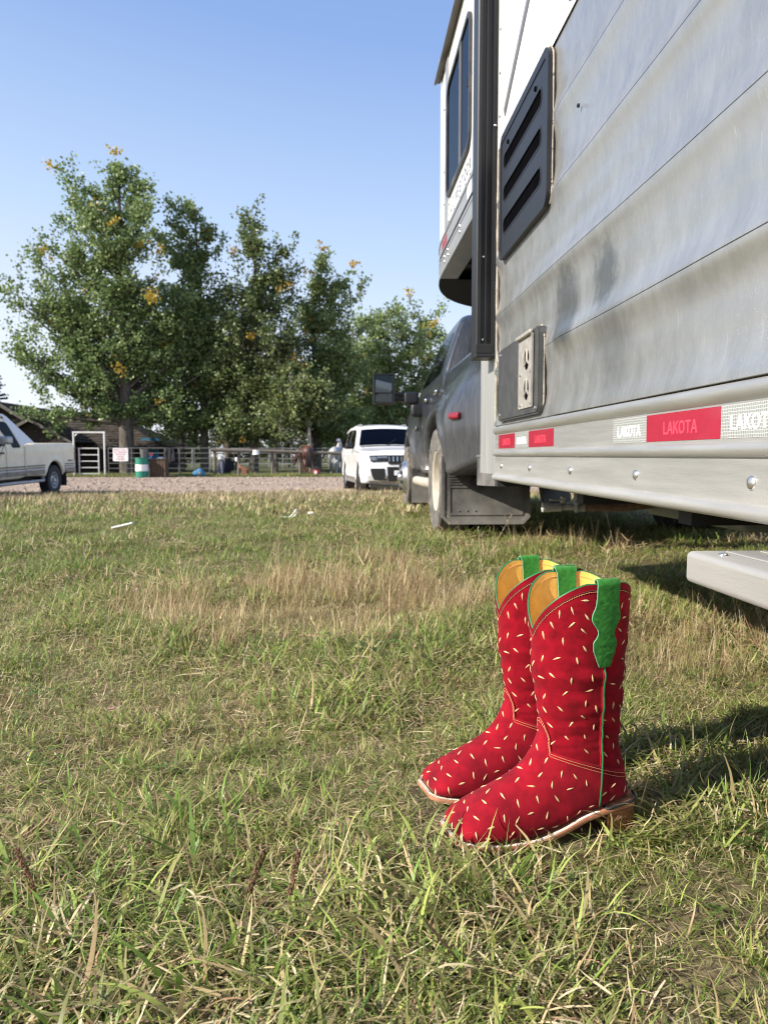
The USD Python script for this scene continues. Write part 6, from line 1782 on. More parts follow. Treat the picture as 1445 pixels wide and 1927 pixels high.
def tree(name, label, px, Y, H_px, lobes, trunk_r, leaves, seed, col0=(.065, .105, .034), col1=(.26, .32, .115), yellow=.012, size=.175, bark='bark', lean=0.0, cat='tree', group='trees beyond the road', ntwig=7, fork=.16, limb_each=9, turned=()):
    """lobes: (pixel x, pixel y, half width, half height in pixels, weight) of the crown's masses, built as solid lobes at depth Y."""
    R = np.random.default_rng(seed)
    bs = base(px, Y)
    k = Y / FPX
    top = at(px, H_px, Y)
    H = top[2] - bs[2]
    t = thing(name, label, cat, bs, 0, group)
    axis_ = lambda q: np.array([lean * q * H + .25 * math.sin(q * 3 + seed) * q, .2 * math.sin(q * 2.2 + seed * 2) * q, q * H])
    q = np.linspace(0, .93, 14)
    tr = np.array([axis_(a) for a in q])
    wood = MB()
    wood.add(*tube(np.vstack([[tr[0] - [0, 0, .15]], tr]), np.concatenate([[trunk_r * 1.5], trunk_r * (1 - q) ** .8 + .02]), 9))
    C, Rd, Ct = [], [], []
    tot = sum(l[2] * l[3] * (l[4] if len(l) > 4 else 1) for l in lobes)
    for l in lobes:
        cx, cy, hw, hh = l[:4]; wt = l[4] if len(l) > 4 else 1.0
        c = at(cx, cy, Y) - bs
        r = np.array([hw * k, min(hw, 90) * k * .85, hh * k])
        nl = max(3, int(round(limb_each * len(lobes) * hw * hh * wt / tot)))
        c[1] += R.normal(0, .25) * r[1]
        for _ in range(nl):
            d = R.normal(0, 1, 3); d /= np.linalg.norm(d)
            e = c + d * r * R.uniform(.35, .92) ** .6
            e[2] = max(e[2], .6)
            hd = math.hypot(e[0] - axis_(.5)[0], e[1])
            z0 = np.clip(e[2] - hd * R.uniform(.55, 1.0) - .4, fork * H, .9 * H)
            a = axis_(z0 / H)
            mid = a + (e - a) * .5 + np.array([0, 0, -.06 * np.linalg.norm(e - a) + .1 * hd])
            s = np.linspace(0, 1, 6)[:, None]
            cur = (1 - s) ** 2 * a + 2 * s * (1 - s) * mid + s ** 2 * e
            r0 = max(.016, trunk_r * (1 - z0 / H) * .42)
            wood.add(*tube(cur, np.linspace(r0, .012, 6), 5, cap=False))
            for _ in range(ntwig):
                s0 = R.uniform(.40, 1.0)
                p0 = (1 - s0) ** 2 * a + 2 * s0 * (1 - s0) * mid + s0 ** 2 * e
                d2 = R.normal(0, 1, 3); d2[2] = abs(d2[2]) * .9 + .15; d2 /= np.linalg.norm(d2)
                ln = R.uniform(.35, .62) * (hw * k) ** .5 * .62
                p1 = p0 + d2 * ln * np.array([1, 1, 1.1])
                wood.add(*tube([p0, p0 * .5 + p1 * .5 + [0, 0, .04], p1], [.012, .009, .004], 3, cap=False))
                for u in (.3, .7, 1.0):
                    C.append(p0 + (p1 - p0) * u); Rd.append(R.uniform(.13, .26)); Ct.append(1.0)
        # outer sprays that fill the mass to its edge
        ns = int(15 * hw * hh * wt / 3000) + 6
        for _ in range(ns):
            d = R.normal(0, 1, 3); d /= np.linalg.norm(d)
            p0 = c + d * r * R.uniform(.5, 1.08)
            if p0[2] < .7:
                continue
            d2 = R.normal(0, .35, 3) + d * .55 + [0, 0, .85]; d2 /= np.linalg.norm(d2); ln = R.uniform(.7, 1.5)
            wood.add(*tube([p0 - d2 * ln * .8, p0, p0 + d2 * ln * .6], [.014, .010, .004], 3, cap=False))
            for u in (-.3, 0, .3, .6):
                C.append(p0 + d2 * ln * u); Rd.append(R.uniform(.12, .22)); Ct.append(1.1)
    # leading shoots that break the outline at the top
    Ct = np.array(Ct); Ct = np.maximum(1, np.round(Ct / Ct.sum() * leaves * R.uniform(.5, 1.5, len(Ct)))).astype(int)
    V, F, c = leaf_cloud(C, Rd, Ct, size, R, col0, col1, yellow)
    for (yx, yy, n_) in turned:            # boughs whose leaves have turned yellow
        yc = at(yx, yy, Y) - bs; yc[1] = -R.uniform(.5, .9) * 2.2
        cc = yc + R.normal(0, .20, (max(2, n_ // 40), 3))
        V2, F2, c2 = leaf_cloud(cc, np.full(len(cc), .14), np.full(len(cc), 17), size, R, (.30, .19, .025), (.44, .31, .06))
        F = np.vstack([F, F2 + len(V)]); V = np.vstack([V, V2]); c = np.vstack([c, c2])
    obj('trunk', wood, bark, t, smooth=True)
    obj('crown', (V, F), 'leaf', t, tint=c, kind='stuff')
    return t


tree('poplar_tree', 'tallest poplar tree, standing behind the white notice and barrel', 240, 42.0, 300,
     [(225, 350, 30, 55, .8), (265, 375, 26, 55, .7), (140, 350, 26, 42, .45), (160, 420, 55, 40, .8), (240, 450, 70, 60), (110, 480, 60, 45, .8), (90, 560, 75, 55, .9), (190, 560, 110, 75), (300, 580, 85, 70), (70, 650, 68, 42, .8), (200, 660, 120, 65), (320, 680, 80, 60), (120, 720, 85, 45, .8), (230, 745, 90, 40, .8), (110, 785, 70, 28, .5), (300, 770, 50, 35, .5)],
     .40, 58000, 3, yellow=.005, turned=((300, 568, 200), (312, 484, 110), (283, 476, 60), (235, 428, 60), (243, 700, 90), (107, 500, 40), (222, 305, 40), (112, 335, 30)))
tree('poplar_tree', 'poplar tree right of the tallest one, above the blue bag', 385, 44.5, 385,
     [(350, 420, 34, 42, .7), (395, 470, 20, 50, .5), (330, 500, 55, 60), (385, 560, 50, 60), (350, 620, 75, 65), (395, 700, 75, 60), (370, 775, 80, 50), (330, 810, 60, 30, .6)], .24, 30000, 8, yellow=.010)
tree('poplar_tree', 'slender pointed poplar tree in the middle of the row', 478, 43.5, 395,
     [(470, 440, 17, 50, .55), (478, 500, 34, 50, .8), (535, 500, 26, 45, .6), (520, 560, 48, 45), (455, 580, 58, 55), (490, 650, 85, 60), (440, 720, 80, 60), (520, 740, 80, 60), (470, 800, 90, 45)], .26, 30000, 12, yellow=.009, turned=((444, 475, 35), (535, 556, 45), (475, 632, 40), (555, 685, 40)))
tree('poplar_tree', 'poplar tree with yellow top leaves above the bay horse', 597, 46.0, 492,
     [(608, 520, 22, 32, .5), (600, 570, 48, 45, .9), (660, 545, 24, 26, .4), (645, 600, 40, 40, .7), (590, 650, 72, 60), (640, 700, 70, 60), (580, 750, 75, 60), (640, 800, 70, 45)], .26, 27000, 15, yellow=.005, turned=((607, 490, 70), (580, 522, 45), (577, 640, 40), (664, 512, 30), (590, 780, 50)))
tree('poplar_tree', 'broad poplar tree behind the truck mirror', 735, 51.0, 560,
     [(690, 620, 50, 40, .8), (760, 598, 34, 34, .6), (815, 612, 28, 36, .5), (740, 650, 90, 55), (820, 670, 45, 50), (700, 720, 85, 60), (780, 740, 90, 60), (690, 790, 80, 50), (760, 810, 80, 45)], .24, 30000, 21, yellow=.010, bark='pale_bark', fork=.22, turned=((764, 556, 40), (812, 622, 40), (790, 630, 25)))
tree('young_tree', 'leaning young tree with a pale bare trunk right above the bay horse', 587, 40.8, 690,
     [(556, 745, 50, 40), (600, 760, 40, 35, .8), (540, 790, 40, 26, .6)], .10, 10000, 25, bark='pale_bark', lean=-.10, fork=.45, group=None)
tree('poplar_tree', 'dark dense tree standing behind the pointed poplar', 430, 50.0, 560,
     [(430, 620, 60, 50), (420, 700, 90, 60), (450, 780, 90, 55)], .22, 16000, 31, col0=(.055, .082, .03), col1=(.17, .20, .08), yellow=.003)
tree('poplar_tree', 'dark dense tree standing left behind the white SUV', 660, 55.0, 600,
     [(650, 660, 60, 45), (670, 740, 80, 60), (640, 800, 90, 45)], .2, 16000, 37, col0=(.055, .082, .03), col1=(.17, .20, .08), yellow=.003)
# trunks that stand under the crowns
for px, Y, r, lab, sd in ((345, 45.5, .13, 'thin dark trunk between the two left poplars', 41), (520, 42.5, .12, 'thin dark trunk right of the white-topped trunk', 43)):
    tree('poplar_tree', 'young poplar, ' + lab, px, Y, 640, [(px, 700, 40, 50), (px - 10, 770, 45, 40)], r, 5000, sd, yellow=.005)
for px, Y, top, hw, lab, sd in ((350, 64, 800, 70, 'low dark bush seen under the second tree', 51), (450, 66, 790, 80, 'low dark bush beyond the hanging coats', 52), (545, 63, 780, 75, 'low leafy bush beyond the log rail', 53), (650, 66, 775, 80, 'low dark bush behind the grey horse', 54), (770, 64, 770, 90, 'low dark bush behind the white SUV roof', 55), (860, 62, 760, 80, 'low dark bush behind the parked truck cab', 56), (95, 47.5, 790, 60, 'leafy bush in front of the barn roof', 57)):
    tree('bush', lab, px, Y, top, [(px - hw * .5, (top + 868) / 2 + 8, hw * .6, 36), (px + hw * .5, (top + 868) / 2 + 12, hw * .6, 34), (px, (top + 868) / 2 - 6, hw * .6, 40)], .08, 6500, sd, col0=(.03, .05, .018), col1=(.075, .10, .036), yellow=0, cat='bush', group='bushes behind the yard', fork=.05, size=.17)


def spruce(name, label, px, Y, tip_px, seed):
    R = np.random.default_rng(seed)
    bs = base(px, Y); H = at(px, tip_px, Y)[2] - bs[2]
    t = thing(name, label, 'tree', bs)
    obj('trunk', tube([(0, 0, -.1), (0, 0, H * .5), (0, 0, H)], [.22, .13, .02], 8), 'bark', t, smooth=True)
    V, F, C, n = [], [], [], 0
    for z in np.arange(.8, H, .24):
        rr = .32 * (H - z) ** .92 + .12
        m_ = int(7 + rr * 4)
        for a in R.uniform(0, 2 * PI, m_):
            L_ = rr * R.uniform(.75, 1.12); d = np.array([math.cos(a), math.sin(a), 0]); tdir = np.array([-d[1], d[0], 0])
            for s in np.linspace(.2, 1, 7):
                p = d * L_ * s + [0, 0, z + .22 * L_ * s ** 2 - .18 * L_ * s]
                w = .32 * (1.1 - s) * L_ * .5 + .06
                for sg_ in (1, -1):
                    e = p + tdir * sg_ * w + d * .14 + [0, 0, R.uniform(-.12, .02)]
                    q = p + d * .05
                    V += [p, e, q + [0, 0, .035], e * .5 + q * .5 + [0, 0, -.09]]; F += [[n, n + 1, n + 2], [n, n + 1, n + 3]]; n += 4
                    c = np.array([.018, .034, .024]) * R.uniform(.7, 1.5); C += [c] * 4
    obj('crown', (np.array(V), np.array(F)), 'leaf', t, tint=np.array(C), kind='stuff')


spruce('spruce_tree', 'dark spruce tree at the left edge behind the barn', -14, 60.0, 655, 3)
# ------------------------------------------------------------------ turf: blades, straw, seed stalks
LUSH, YGREEN, OLIVE, STRAW, PALE, BROWN, RUST = (np.array(c) for c in ((.135, .212, .038), (.285, .340, .086), (.205, .222, .068), (.36, .28, .145), (.50, .42, .26), (.150, .102, .058), (.31, .19, .115)))


def blade(mb, p, az, el, L, w, droop, col, tip=None, seg=5, twist=0.0, R=None):
    """One leaf: a tapering ribbon that leaves p at elevation el and bends over."""
    s = np.linspace(0, 1, seg + 1)
    e = el - droop * s ** 1.3
    a = az + twist * s
    step = np.stack([np.cos(e) * np.cos(a), np.cos(e) * np.sin(a), np.sin(e)], 1) * (L / seg)
    c = np.vstack([np.zeros(3), np.cumsum(step[:-1], 0)]) + p
    c[:, 2] = np.maximum(c[:, 2], .001)
    side = np.stack([-np.sin(a), np.cos(a), 0 * a], 1)
    wd = w * np.clip(np.minimum(.55 + 1.4 * s, 1.0) * (1 - s ** 2.2), .03, 1)
    V = np.empty((2 * (seg + 1), 3)); V[0::2] = c - side * wd[:, None] / 2; V[1::2] = c + side * wd[:, None] / 2
    V[0::2, 2] += wd * .22; V[1::2, 2] += wd * .22 * 0.2
    k = np.arange(seg) * 2
    F = np.vstack([np.stack([k, k + 1, k + 3], 1), np.stack([k, k + 3, k + 2], 1)])
    tip = col if tip is None else tip
    C = np.repeat(col[None] * (1 - s[:, None] ** 1.6) + tip[None] * s[:, None] ** 1.6, 2, 0)
    mb.add(V, F, None); mb.c.append(C)


def pick(R, table):
    cols, ws = zip(*table); ws = np.array(ws) / sum(ws)
    return cols[R.choice(len(cols), p=ws)] * R.uniform(.75, 1.25)


def make_tuft(R, n, rad, L, w, el, droop, table, tips=None, tipw=.3, seg=5, twist=.5):
    mb = MB()
    for _ in range(n):
        a = R.uniform(0, 2 * PI); r = rad * math.sqrt(R.uniform())
        p = np.array([r * math.cos(a), r * math.sin(a), -.004])
        c = pick(R, table); tip = pick(R, tips) if tips and R.uniform() < tipw else c * R.uniform(.9, 1.3)
        blade(mb, p, R.uniform(0, 2 * PI), math.radians(R.uniform(*el)), R.uniform(*L), R.uniform(*w), R.uniform(*droop), c, tip, seg, R.normal(0, twist))
    return mb


def make_litter(R, n, rad, L, w, zmax, table, seg=4):
    """Cut stems and dead leaves lying over one another."""
    mb = MB()
    for _ in range(n):
        a = R.uniform(0, 2 * PI); r = rad * math.sqrt(R.uniform())
        p = np.array([r * math.cos(a), r * math.sin(a), R.uniform(.001, zmax)])
        blade(mb, p, R.uniform(0, 2 * PI), R.normal(.05, .28), R.uniform(*L), R.uniform(*w), R.normal(.2, .5), pick(R, table), None, seg, R.normal(0, .6))
    return mb


def make_stalk(R, L, col, kind):
    mb = MB()
    az, el = R.uniform(0, 2 * PI), math.radians(R.uniform(62, 86))
    s = np.linspace(0, 1, 9); e = el - R.uniform(.1, .5) * s ** 2
    c = np.vstack([np.zeros(3), np.cumsum(np.stack([np.cos(e) * math.cos(az), np.cos(e) * math.sin(az), np.sin(e)], 1)[:-1] * L / 8, 0)])
    v, f = tube(c, np.linspace(.0009, .0005, 9), 4); mb.add(v, f); mb.c.append(np.repeat(col[None], len(v), 0))
    if kind == 'plantain':        # dense brown spike
        n0 = 4
        for q in np.linspace(.55, 1.0, 26):
            p = np.array([np.interp(q, s, c[:, i]) for i in range(3)])
            for a in R.uniform(0, 2 * PI, 5):
                d = np.array([math.cos(a), math.sin(a), .5]) * .0019
                g = trimesh.creation.icosphere(0, .0011); vv = g.vertices + p + d
                mb.add(vv, g.faces); mb.c.append(np.repeat((np.array([.13, .07, .04]) * R.uniform(.6, 1.5))[None], len(vv), 0))
    else:                          # open head of thin spikelets
        for q in np.linspace(.50, 1.0, 12):
            p = np.array([np.interp(q, s, c[:, i]) for i in range(3)])
            for _ in range(2):
                blade(mb, p, R.uniform(0, 2 * PI), R.uniform(.4, 1.3), R.uniform(.010, .026) * (1.15 - q * .6), .0018, R.uniform(-.1, .3), PALE * R.uniform(.7, 1.1), None, 2)
    return mb


def make_weed(R):
    mb = MB()
    for _ in range(9):
        a = R.uniform(0, 2 * PI); r = R.uniform(.005, .035); h = R.uniform(.008, .03)
        c0 = np.array([r * math.cos(a), r * math.sin(a), h]); col = np.array([.085, .145, .035]) * R.uniform(.8, 1.4)
        for q in range(3):
            b_ = a + (q - 1) * 2.0; d = np.array([math.cos(b_), math.sin(b_), R.uniform(-.1, .35)]); s_ = np.array([-d[1], d[0], 0]); l = R.uniform(.008, .013)
            V = np.array([c0, c0 + d * l * .5 + s_ * l * .42, c0 + d * l, c0 + d * l * .5 - s_ * l * .42]); mb.add(V, np.array([[0, 1, 2], [0, 2, 3]])); mb.c.append(np.repeat(col[None], 4, 0))
    return mb


def instancer(name, protos, material, label, cat, pos, yaw, tilt, scale, which):
    path = new_path('/World', name)
    pi = UsdGeom.PointInstancer.Define(stage, path)
    tag(pi.GetPrim(), label, cat, None, 'stuff')
    UsdGeom.Scope.Define(stage, path + '/kinds')
    targets = []
    for mb in protos:
        targets.append(obj('tuft', mb, material, path + '/kinds', smooth=True))
    pi.CreatePrototypesRel().SetTargets([Sdf.Path(q) for q in targets])
    n = len(pos)
    pi.CreateProtoIndicesAttr(Vt.IntArray.FromNumpy(np.asarray(which, np.int32)))
    pi.CreatePositionsAttr(Vt.Vec3fArray.FromNumpy(np.asarray(pos, np.float32)))
    cz, sz = np.cos(yaw / 2), np.sin(yaw / 2); cx, sx = np.cos(tilt / 2), np.sin(tilt / 2)
    q = np.stack([cz * cx, cz * sx, sz * sx, sz * cx], 1)       # w, x, y, z of Rz(yaw) Rx(tilt)
    pi.CreateOrientationsAttr(Vt.QuathArray([Gf.Quath(float(a), float(b), float(c), float(d)) for a, b, c, d in q]))
    pi.CreateScalesAttr(Vt.Vec3fArray.FromNumpy(np.repeat(np.asarray(scale, np.float32)[:, None], 3, 1)))


def lin(x, y, s, seed, oct=3):
    return meshkit.fbm(np.stack([x * s + 31, y * s + 17, 0 * x], -1), oct, seed)


def blob(x, y, cx, cy, rx, ry):
    d = np.hypot((x - cx) / rx, (y - cy) / ry)
    return 1 - smoothstep(.35, 1.15, d + (lin(x, y, 2.6, 77) - .5) * 1.7 + (lin(x, y, 9.0, 78) - .5) * .7)


def dryness(x, y):
    d = smoothstep(.53, .72, lin(x, y, .75, 5)) * .45 + smoothstep(.54, .68, lin(x, y, 2.4, 6)) * .35
    d = np.maximum(d, blob(x, y, .02, 3.0, .72, .95))
    d = np.maximum(d, .85 * blob(x, y, -.45, 2.75, .5, .3))
    d = np.maximum(d, .75 * blob(x, y, 1.05, 2.25, .55, .55))
    d = np.maximum(d, 1.0 * smoothstep(11.8, 14.5, y + (lin(x, y, .5, 9) - .5) * 5))
    for cx, cy, rx_, ry_ in ((-.6, 4.9, 1.7, 1.0), (.35, 5.0, .7, .8), (-.32, 1.28, .34, .26), (-.62, 1.75, .5, .34), (.0, 2.05, .36, .26), (-.75, .95, .35, .3), (.75, 1.02, .4, .22), (-3.2, 8.5, 2.0, 1.5)):
        d = d * (1 - .9 * blob(x, y, cx, cy, rx_, ry_))
    return np.clip(d, 0, 1)


def bare(x, y):
    b = smoothstep(.62, .74, lin(x, y, 3.1, 13)) * .6
    b = np.maximum(b, blob(x, y, -.02, 1.42, .28, .20) * .8)
    b = np.maximum(b, blob(x, y, -.55, .98, .30, .15) * .6)
    return np.clip(b * .25, 0, 1)


def scatter(R, dens, y0, y1, keep=None, margin=.7, clear=.0):
    area = .53 * (y1 ** 2 - y0 ** 2) + 2 * margin * (y1 - y0)
    n = int(dens * area)
    y = np.sqrt(R.uniform(0, 1, n) * (y1 ** 2 - y0 ** 2) + y0 ** 2) if y0 > .01 else y1 * np.sqrt(R.uniform(0, 1, n))
    hw = .53 * y + margin
    x = R.uniform(-1, 1, n) * hw + .05 * y
    ok = np.ones(n, bool)
    for c, d in BOOT_SPOTS:                       # not through the boots
        lx = (x - c[0]) * d[0] + (y - c[1]) * d[1]; ly = -(x - c[0]) * d[1] + (y - c[1]) * d[0]
        ok &= ~((lx > -.012 - clear) & (lx < .325 + clear) & (np.abs(ly) < .058 + clear))
    for cx, cy, rx_, ry_ in ((.83, 6.1, .14, .2), (1.1, 6.1, .14, .2), (.95, 10.47, .14, .2)):
        ok &= ~((np.abs(x - cx) < rx_) & (np.abs(y - cy) < ry_))
    if keep is not None:
        ok &= R.uniform(0, 1, n) < keep(x, y)
    x, y = x[ok], y[ok]
    return np.stack([x, y, G(x, y)], 1)


def put(name, protos, material, label, cat, pos, R, tilt=.12, smin=.75, smax=1.3):
    n = len(pos)
    clump = .70 + .80 * smoothstep(.36, .66, lin(pos[:, 0], pos[:, 1], 2.1, 91)) * (.6 + .8 * meshkit.noise(np.stack([pos[:, 0] * 7, pos[:, 1] * 7, 0 * pos[:, 0]], -1), 19))
    instancer(name, protos, material, label, cat, pos, R.uniform(0, 2 * PI, n), R.normal(0, tilt, n), R.uniform(smin, smax, n) * clump, R.integers(0, len(protos), n))


R = np.random.default_rng(101)
GREEN_T = [(LUSH, .42), (YGREEN, .30), (OLIVE, .28)]
DRY_T = [(STRAW, .5), (PALE, .26), (BROWN, .10), (RUST, .14)]
turf = [make_tuft(R, 15, .038, (.030, .075), (.0020, .0044), (8, 72), (.5, 2.0), GREEN_T + [(STRAW, .06)], DRY_T, .16) for _ in range(7)]
thin = [make_tuft(R, 20, .04, (.030, .070), (.0010, .0022), (25, 85), (.4, 1.7), GREEN_T + [(STRAW, .12)], DRY_T, .2) for _ in range(5)]
wide = [make_tuft(R, 8, .020, (.05, .105), (.0036, .0066), (5, 58), (.3, 1.3), [(LUSH, .3), (YGREEN, .55), (OLIVE, .2), (STRAW, .08)], [(STRAW, .7), (YGREEN, .3)], .15, 6, .35) for _ in range(7)]
lit = [make_litter(R, 34, .07, (.010, .042), (.0009, .0024), .016, DRY_T + [(PALE, .2), (OLIVE, .25), (YGREEN, .12)]) for _ in range(6)]
dry = [make_tuft(R, 22, .035, (.05, .115), (.0007, .0015), (40, 88), (.2, 1.1), [(STRAW, .5), (PALE, .3), (RUST, .2)], None) for _ in range(5)]
wisp = [make_tuft(R, 12, .05, (.08, .17), (.0007, .0013), (48, 88), (.1, .9), [(STRAW, .45), (RUST, .4), (PALE, .15)], None, 0, 5, .3) for _ in range(4)]
deadleaf = [make_litter(R, 7, .05, (.03, .075), (.0025, .005), .025, [(STRAW, .5), (PALE, .12), (RUST, .25), (BROWN, .15)], 5) for _ in range(5)]
weeds = [make_weed(R) for _ in range(4)]
stalks = [make_stalk(R, L, PALE * .8, 'open') for L in (.11, .14, .16, .19, .21)]
spikes = [make_stalk(R, L, OLIVE, 'plantain') for L in (.08, .10, .12)]

gd = lambda x, y: (1 - .70 * dryness(x, y)) * (1 - .75 * bare(x, y))
P1 = scatter(R, 740, .35, 3.3, gd, clear=.022)
put('grass', turf, 'blade', 'short green turf with dry tips over the near lawn', 'grass', P1, R)
P1 = scatter(R, 420, .35, 3.3, gd)
put('fine_grass', thin, 'blade', 'fine thin grass between the broader blades near the boots', 'grass', P1, R)
P1 = scatter(R, 210, .35, 3.4, lambda x, y: (1 - .85 * dryness(x, y)) * (1 - .8 * bare(x, y)) * (.25 + .75 * smoothstep(.40, .60, lin(x, y, 1.8, 61))), clear=.012)
put('crabgrass', wide, 'blade', 'broad bright green grass leaves sprawling in the foreground', 'grass', P1, R, .2, .62, .98)
hand = np.array([(.49, 1.15), (.46, 1.135), (.43, 1.125), (.52, 1.175), (.40, 1.12), (.53, 1.21), (.50, 1.165), (.475, 1.148), (.455, 1.15), (.44, 1.14), (.515, 1.19), (.535, 1.17), (.42, 1.135), (.485, 1.12), (.505, 1.13), (.55, 1.19), (.51, 1.14), (.45, 1.11), (.47, 1.16), (.55, 1.24), (.56, 1.16), (.58, 1.21)])
P1 = np.c_[hand, G(hand[:, 0], hand[:, 1])]
put('boot_grass', [turf[0], turf[2], wide[0], wide[1], wide[3]], 'blade', 'grass blades standing right against the boots', 'grass', P1, R, .2, .85, 1.15)
P1 = scatter(R, 1000, .35, 3.6)
put('straw_litter', lit, 'straw', 'pale dead stems lying over the soil between the grass', 'straw', P1, R, .1)
P1 = scatter(R, 12, .8, 3.0)
put('dead_leaves', deadleaf, 'straw', 'curled tan grass leaves lying in the foreground', 'straw', P1, R, .25)
P1 = scatter(R, 300, .9, 4.6, lambda x, y: smoothstep(.5, .9, dryness(x, y)))
put('dry_grass', dry, 'straw', 'tan dry grass patch in the middle of the lawn', 'dry grass', P1, R, .15)
P1 = scatter(R, 170, .9, 5.2, lambda x, y: smoothstep(.5, .85, dryness(x, y)))
put('wispy_grass', wisp, 'straw', 'wispy rust and tan stems standing over the dry patch', 'dry grass', P1, R, .15)
hand = []
for a, b, t_, n_, sp in ((690, 1195, 2.60, 46, .12), (520, 1480, 1.37, 34, .11), (440, 1540, 1.27, 22, .10), (80, 1660, 1.06, 20, .12), (330, 1470, 1.40, 18, .10), (600, 1330, 1.85, 22, .12), (60, 1420, 1.50, 18, .12), (300, 1090, 3.6, 40, .30), (740, 1790, .94, 14, .09)):
    c = at(a, b, t_); hand += [(c[0] + R.normal(0, sp), t_ + R.normal(0, sp * .8)) for _ in range(n_)]
hand = np.array(hand); P1 = np.c_[hand, G(hand[:, 0], hand[:, 1])]
put('lush_clumps', wide + [turf[0], turf[3]], 'blade', 'lush bright clumps of grass standing out of the lawn', 'grass', P1, R, .2, .75, 1.05)
thatch = [make_litter(R, 30, .06, (.012, .05), (.0010, .0028), .012, [(BROWN, .5), (RUST, .3), (STRAW, .3)]) for _ in range(3)]
P1 = scatter(R, 620, .4, 3.4, lambda x, y: smoothstep(.48, .62, lin(x, y, 2.7, 33)))
put('brown_thatch', thatch, 'straw', 'matted brown thatch in the gaps between the clumps', 'straw', P1, R, .1)
P1 = scatter(R, 45, .4, 3.0, lambda x, y: smoothstep(.48, .62, lin(x, y, 2.2, 71)))
put('clover', weeds, 'blade', 'small low clover leaves among the grass', 'weeds', P1, R)
# middle and far lawn: taller sheets of the same turf
mid = [make_tuft(R, 30, .085, (.03, .075), (.0026, .0054), (12, 78), (.4, 1.6), GREEN_T + [(LUSH, .25), (STRAW, .05)], DRY_T, .15, 4) for _ in range(6)]
midd = [make_tuft(R, 30, .085, (.025, .07), (.002, .0042), (8, 80), (.4, 1.6), DRY_T + [(OLIVE, .2)], None, .3, 4) for _ in range(5)]
litm = [make_litter(R, 40, .13, (.03, .09), (.002, .0045), .022, DRY_T, 3) for _ in range(4)]
far = [make_tuft(R, 46, .19, (.035, .085), (.006, .012), (12, 78), (.4, 1.6), GREEN_T + [(STRAW, .2)], DRY_T, .4, 3) for _ in range(5)]
fard = [make_tuft(R, 46, .19, (.045, .11), (.005, .009), (20, 85), (.4, 1.4), DRY_T + [(OLIVE, .25)], None, .3, 3) for _ in range(5)]
P1 = scatter(R, 230, 3.1, 8.2, lambda x, y: (1 - .75 * dryness(x, y)))
put('lawn', mid, 'blade', 'green and straw turf of the middle lawn', 'grass', P1, R)
P1 = scatter(R, 120, 3.1, 8.2, lambda x, y: .10 + .90 * dryness(x, y))
put('dry_lawn', midd, 'straw', 'dry tan turf mixed into the middle lawn', 'dry grass', P1, R)
P1 = scatter(R, 50, 3.2, 9.0)
put('cut_straw', litm, 'straw', 'cut straw lying in the middle lawn', 'straw', P1, R)
edge_ok = lambda x, y: (y < 19.2 + road_edge(x, 1) + .25)
P1 = scatter(R, 46, 7.8, 21.0, lambda x, y: (1 - .78 * dryness(x, y)) * edge_ok(x, y), 2.0)
put('far_lawn_grass', far, 'blade', 'green turf of the far lawn up to the gravel road', 'grass', P1, R)
P1 = scatter(R, 46, 7.8, 21.0, lambda x, y: (.22 + .78 * dryness(x, y)) * edge_ok(x, y), 2.0)
put('far_dry_grass', fard, 'straw', 'tan dry grass along the edge of the gravel road', 'dry grass', P1, R)
# strip of grass along the fence beyond the road
n = 5200
x = R.uniform(-24, 10, n); y = 36.3 + np.abs(R.normal(0, 2.2, n)); y = np.maximum(y, 36.45 + road_edge(x, 2))
put('fence_grass', far, 'blade', 'green grass under the fence beyond the road', 'grass', np.stack([x, y, G(x, y) + .02], 1), R, .1, 1.0, 1.9)
# seed stalks
P1 = scatter(R, 16, 1.9, 6.5, lambda x, y: .25 + .75 * smoothstep(.3, .7, dryness(x, y)))
xs2 = np.array([at(p, q, 2.0) for p, q in ()]).reshape(-1, 3)
hand = [(1300, 1190, 2.35), (1320, 1200, 2.3), (1345, 1210, 2.25), (1365, 1215, 2.2), (1395, 1230, 2.15), (1410, 1235, 2.1), (1430, 1250, 2.05), (1310, 1170, 2.45)]
hp_ = np.array([[at(a, b, c)[0], c, 0] for a, b, c in hand]); hp_[:, 2] = G(hp_[:, 0], hp_[:, 1])
put('seed_stalks', stalks, 'straw', 'thin dry seed stalks standing above the lawn', 'grass stalks', np.vstack([P1, hp_]), R, .12, .8, 1.25)
hand = [(85, 1765, .90), (520, 1810, .90), (440, 1800, .90), (355, 1430, 1.45), (405, 1430, 1.45), (440, 1430, 1.46), (475, 1420, 1.46)]
hp_ = np.array([[at(a, b, c)[0], c, 0] for a, b, c in hand]); hp_[:, 2] = G(hp_[:, 0], hp_[:, 1])
P2 = scatter(R, 0.3, 1.2, 2.4)
put('brown_seed_heads', spikes, 'straw', 'brown plantain seed heads in the foreground grass', 'seed heads', np.vstack([P2, hp_]), R, .35, .8, 1.15)

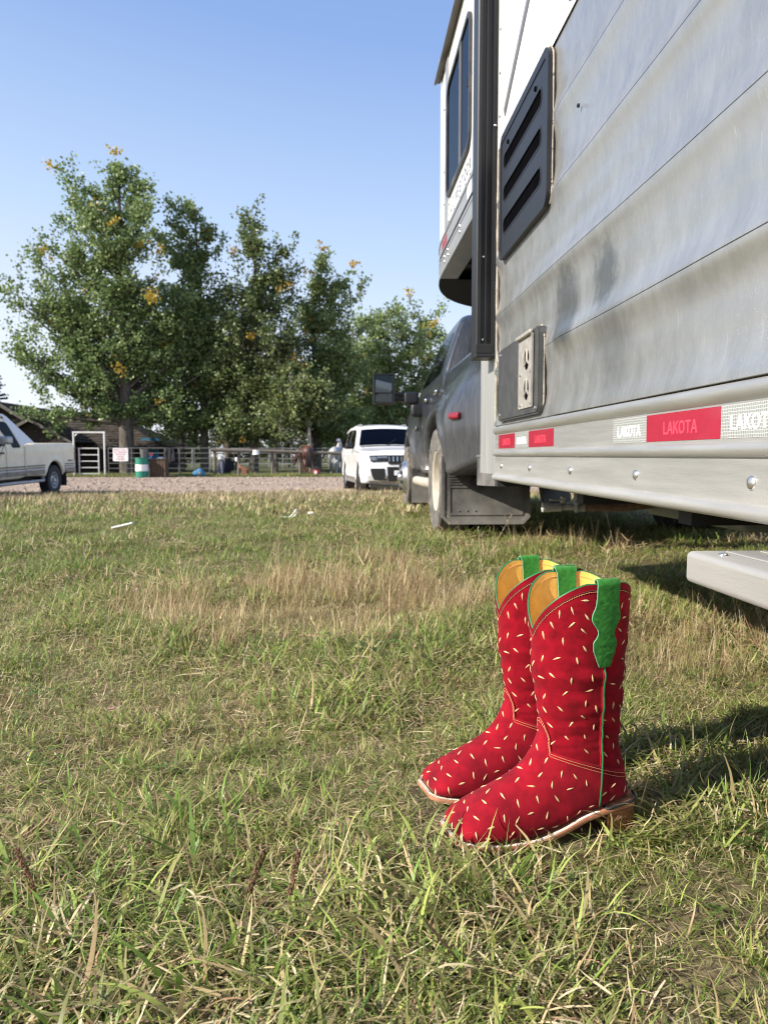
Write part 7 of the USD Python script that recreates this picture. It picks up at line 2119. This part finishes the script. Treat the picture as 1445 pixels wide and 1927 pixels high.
# pebbles on the gravel road
peb = []
for _ in range(4):
    g = trimesh.creation.icosphere(1, .03); v = g.vertices * (1 + .35 * (meshkit.noise(g.vertices * 40 + R.uniform(0, 99), 3) - .5)[:, None]) * [1.2, .9, .6]
    mb = MB(); mb.add(v, g.faces); mb.c.append(np.repeat((np.array([.36, .29, .23]) * R.uniform(.55, 1.25))[None], len(v), 0)); peb.append(mb)
n = 5200
x = R.uniform(-22, 8, n); q = R.uniform(0, 1, n); y = (19.4 + road_edge(x, 1)) * (1 - q) + 36.0 * q
put('pebbles', peb, 'straw', 'scattered pebbles on the gravel road', 'gravel', np.stack([x, y, G(x, y) + .014], 1), R, .1, .5, 1.5)

# small things lying on the lawn
c = at(230, 980, 6.4); zz = float(G(c[0], 6.4)) + .045
b = MB(); b.add(*rounded_box((-.085, -.02, -.004), (.085, .03, .010), .004)); v, f = b.mesh(); v[:, 2] += .02 * np.sin(v[:, 0] * 22)
t = thing('paper_scrap', 'white strip of paper lying on the lawn at the left', 'litter', (c[0], 6.4, zz)); obj('strip', (v, f), 'litter_white', t, smooth=True)
c = at(545, 968, 7.2); zz = float(G(c[0], 7.2)) + .05
t = thing('bent_wire', 'pale bent loop of string lying on the lawn in the middle', 'string', (c[0], 7.2, zz))
obj('loop', tube([(-.09, 0, .01), (-.04, .02, .0), (0, 0, .005), (.03, 0, .03), (.06, 0, .075), (.075, .01, .07), (.055, .02, .02), (.02, .03, .0)], .006, 6), 'litter_white', t, smooth=True)
c = at(585, 963, 7.8); zz = float(G(c[0], 7.8)) + .06
t = thing('leaf', 'small cream petal lying on the lawn right of the string', 'leaf', (c[0], 7.8, zz)); obj('petal', rounded_box((-.03, -.02, -.01), (.03, .02, .018), .012, 2), 'cream_petal', t, smooth=True)
c = at(210, 1343, 1.72); zz = float(G(c[0], 1.72)) + .03
t = thing('petal', 'small pink petal lying in the grass at the left', 'petal', (c[0], 1.72, zz)); v, f = rounded_box((-.006, -.004, -.001), (.007, .005, .002), .001, 2); v[:, 2] += v[:, 0] ** 2 * 60
obj('blade', (v, f), 'pink_petal', t, smooth=True)
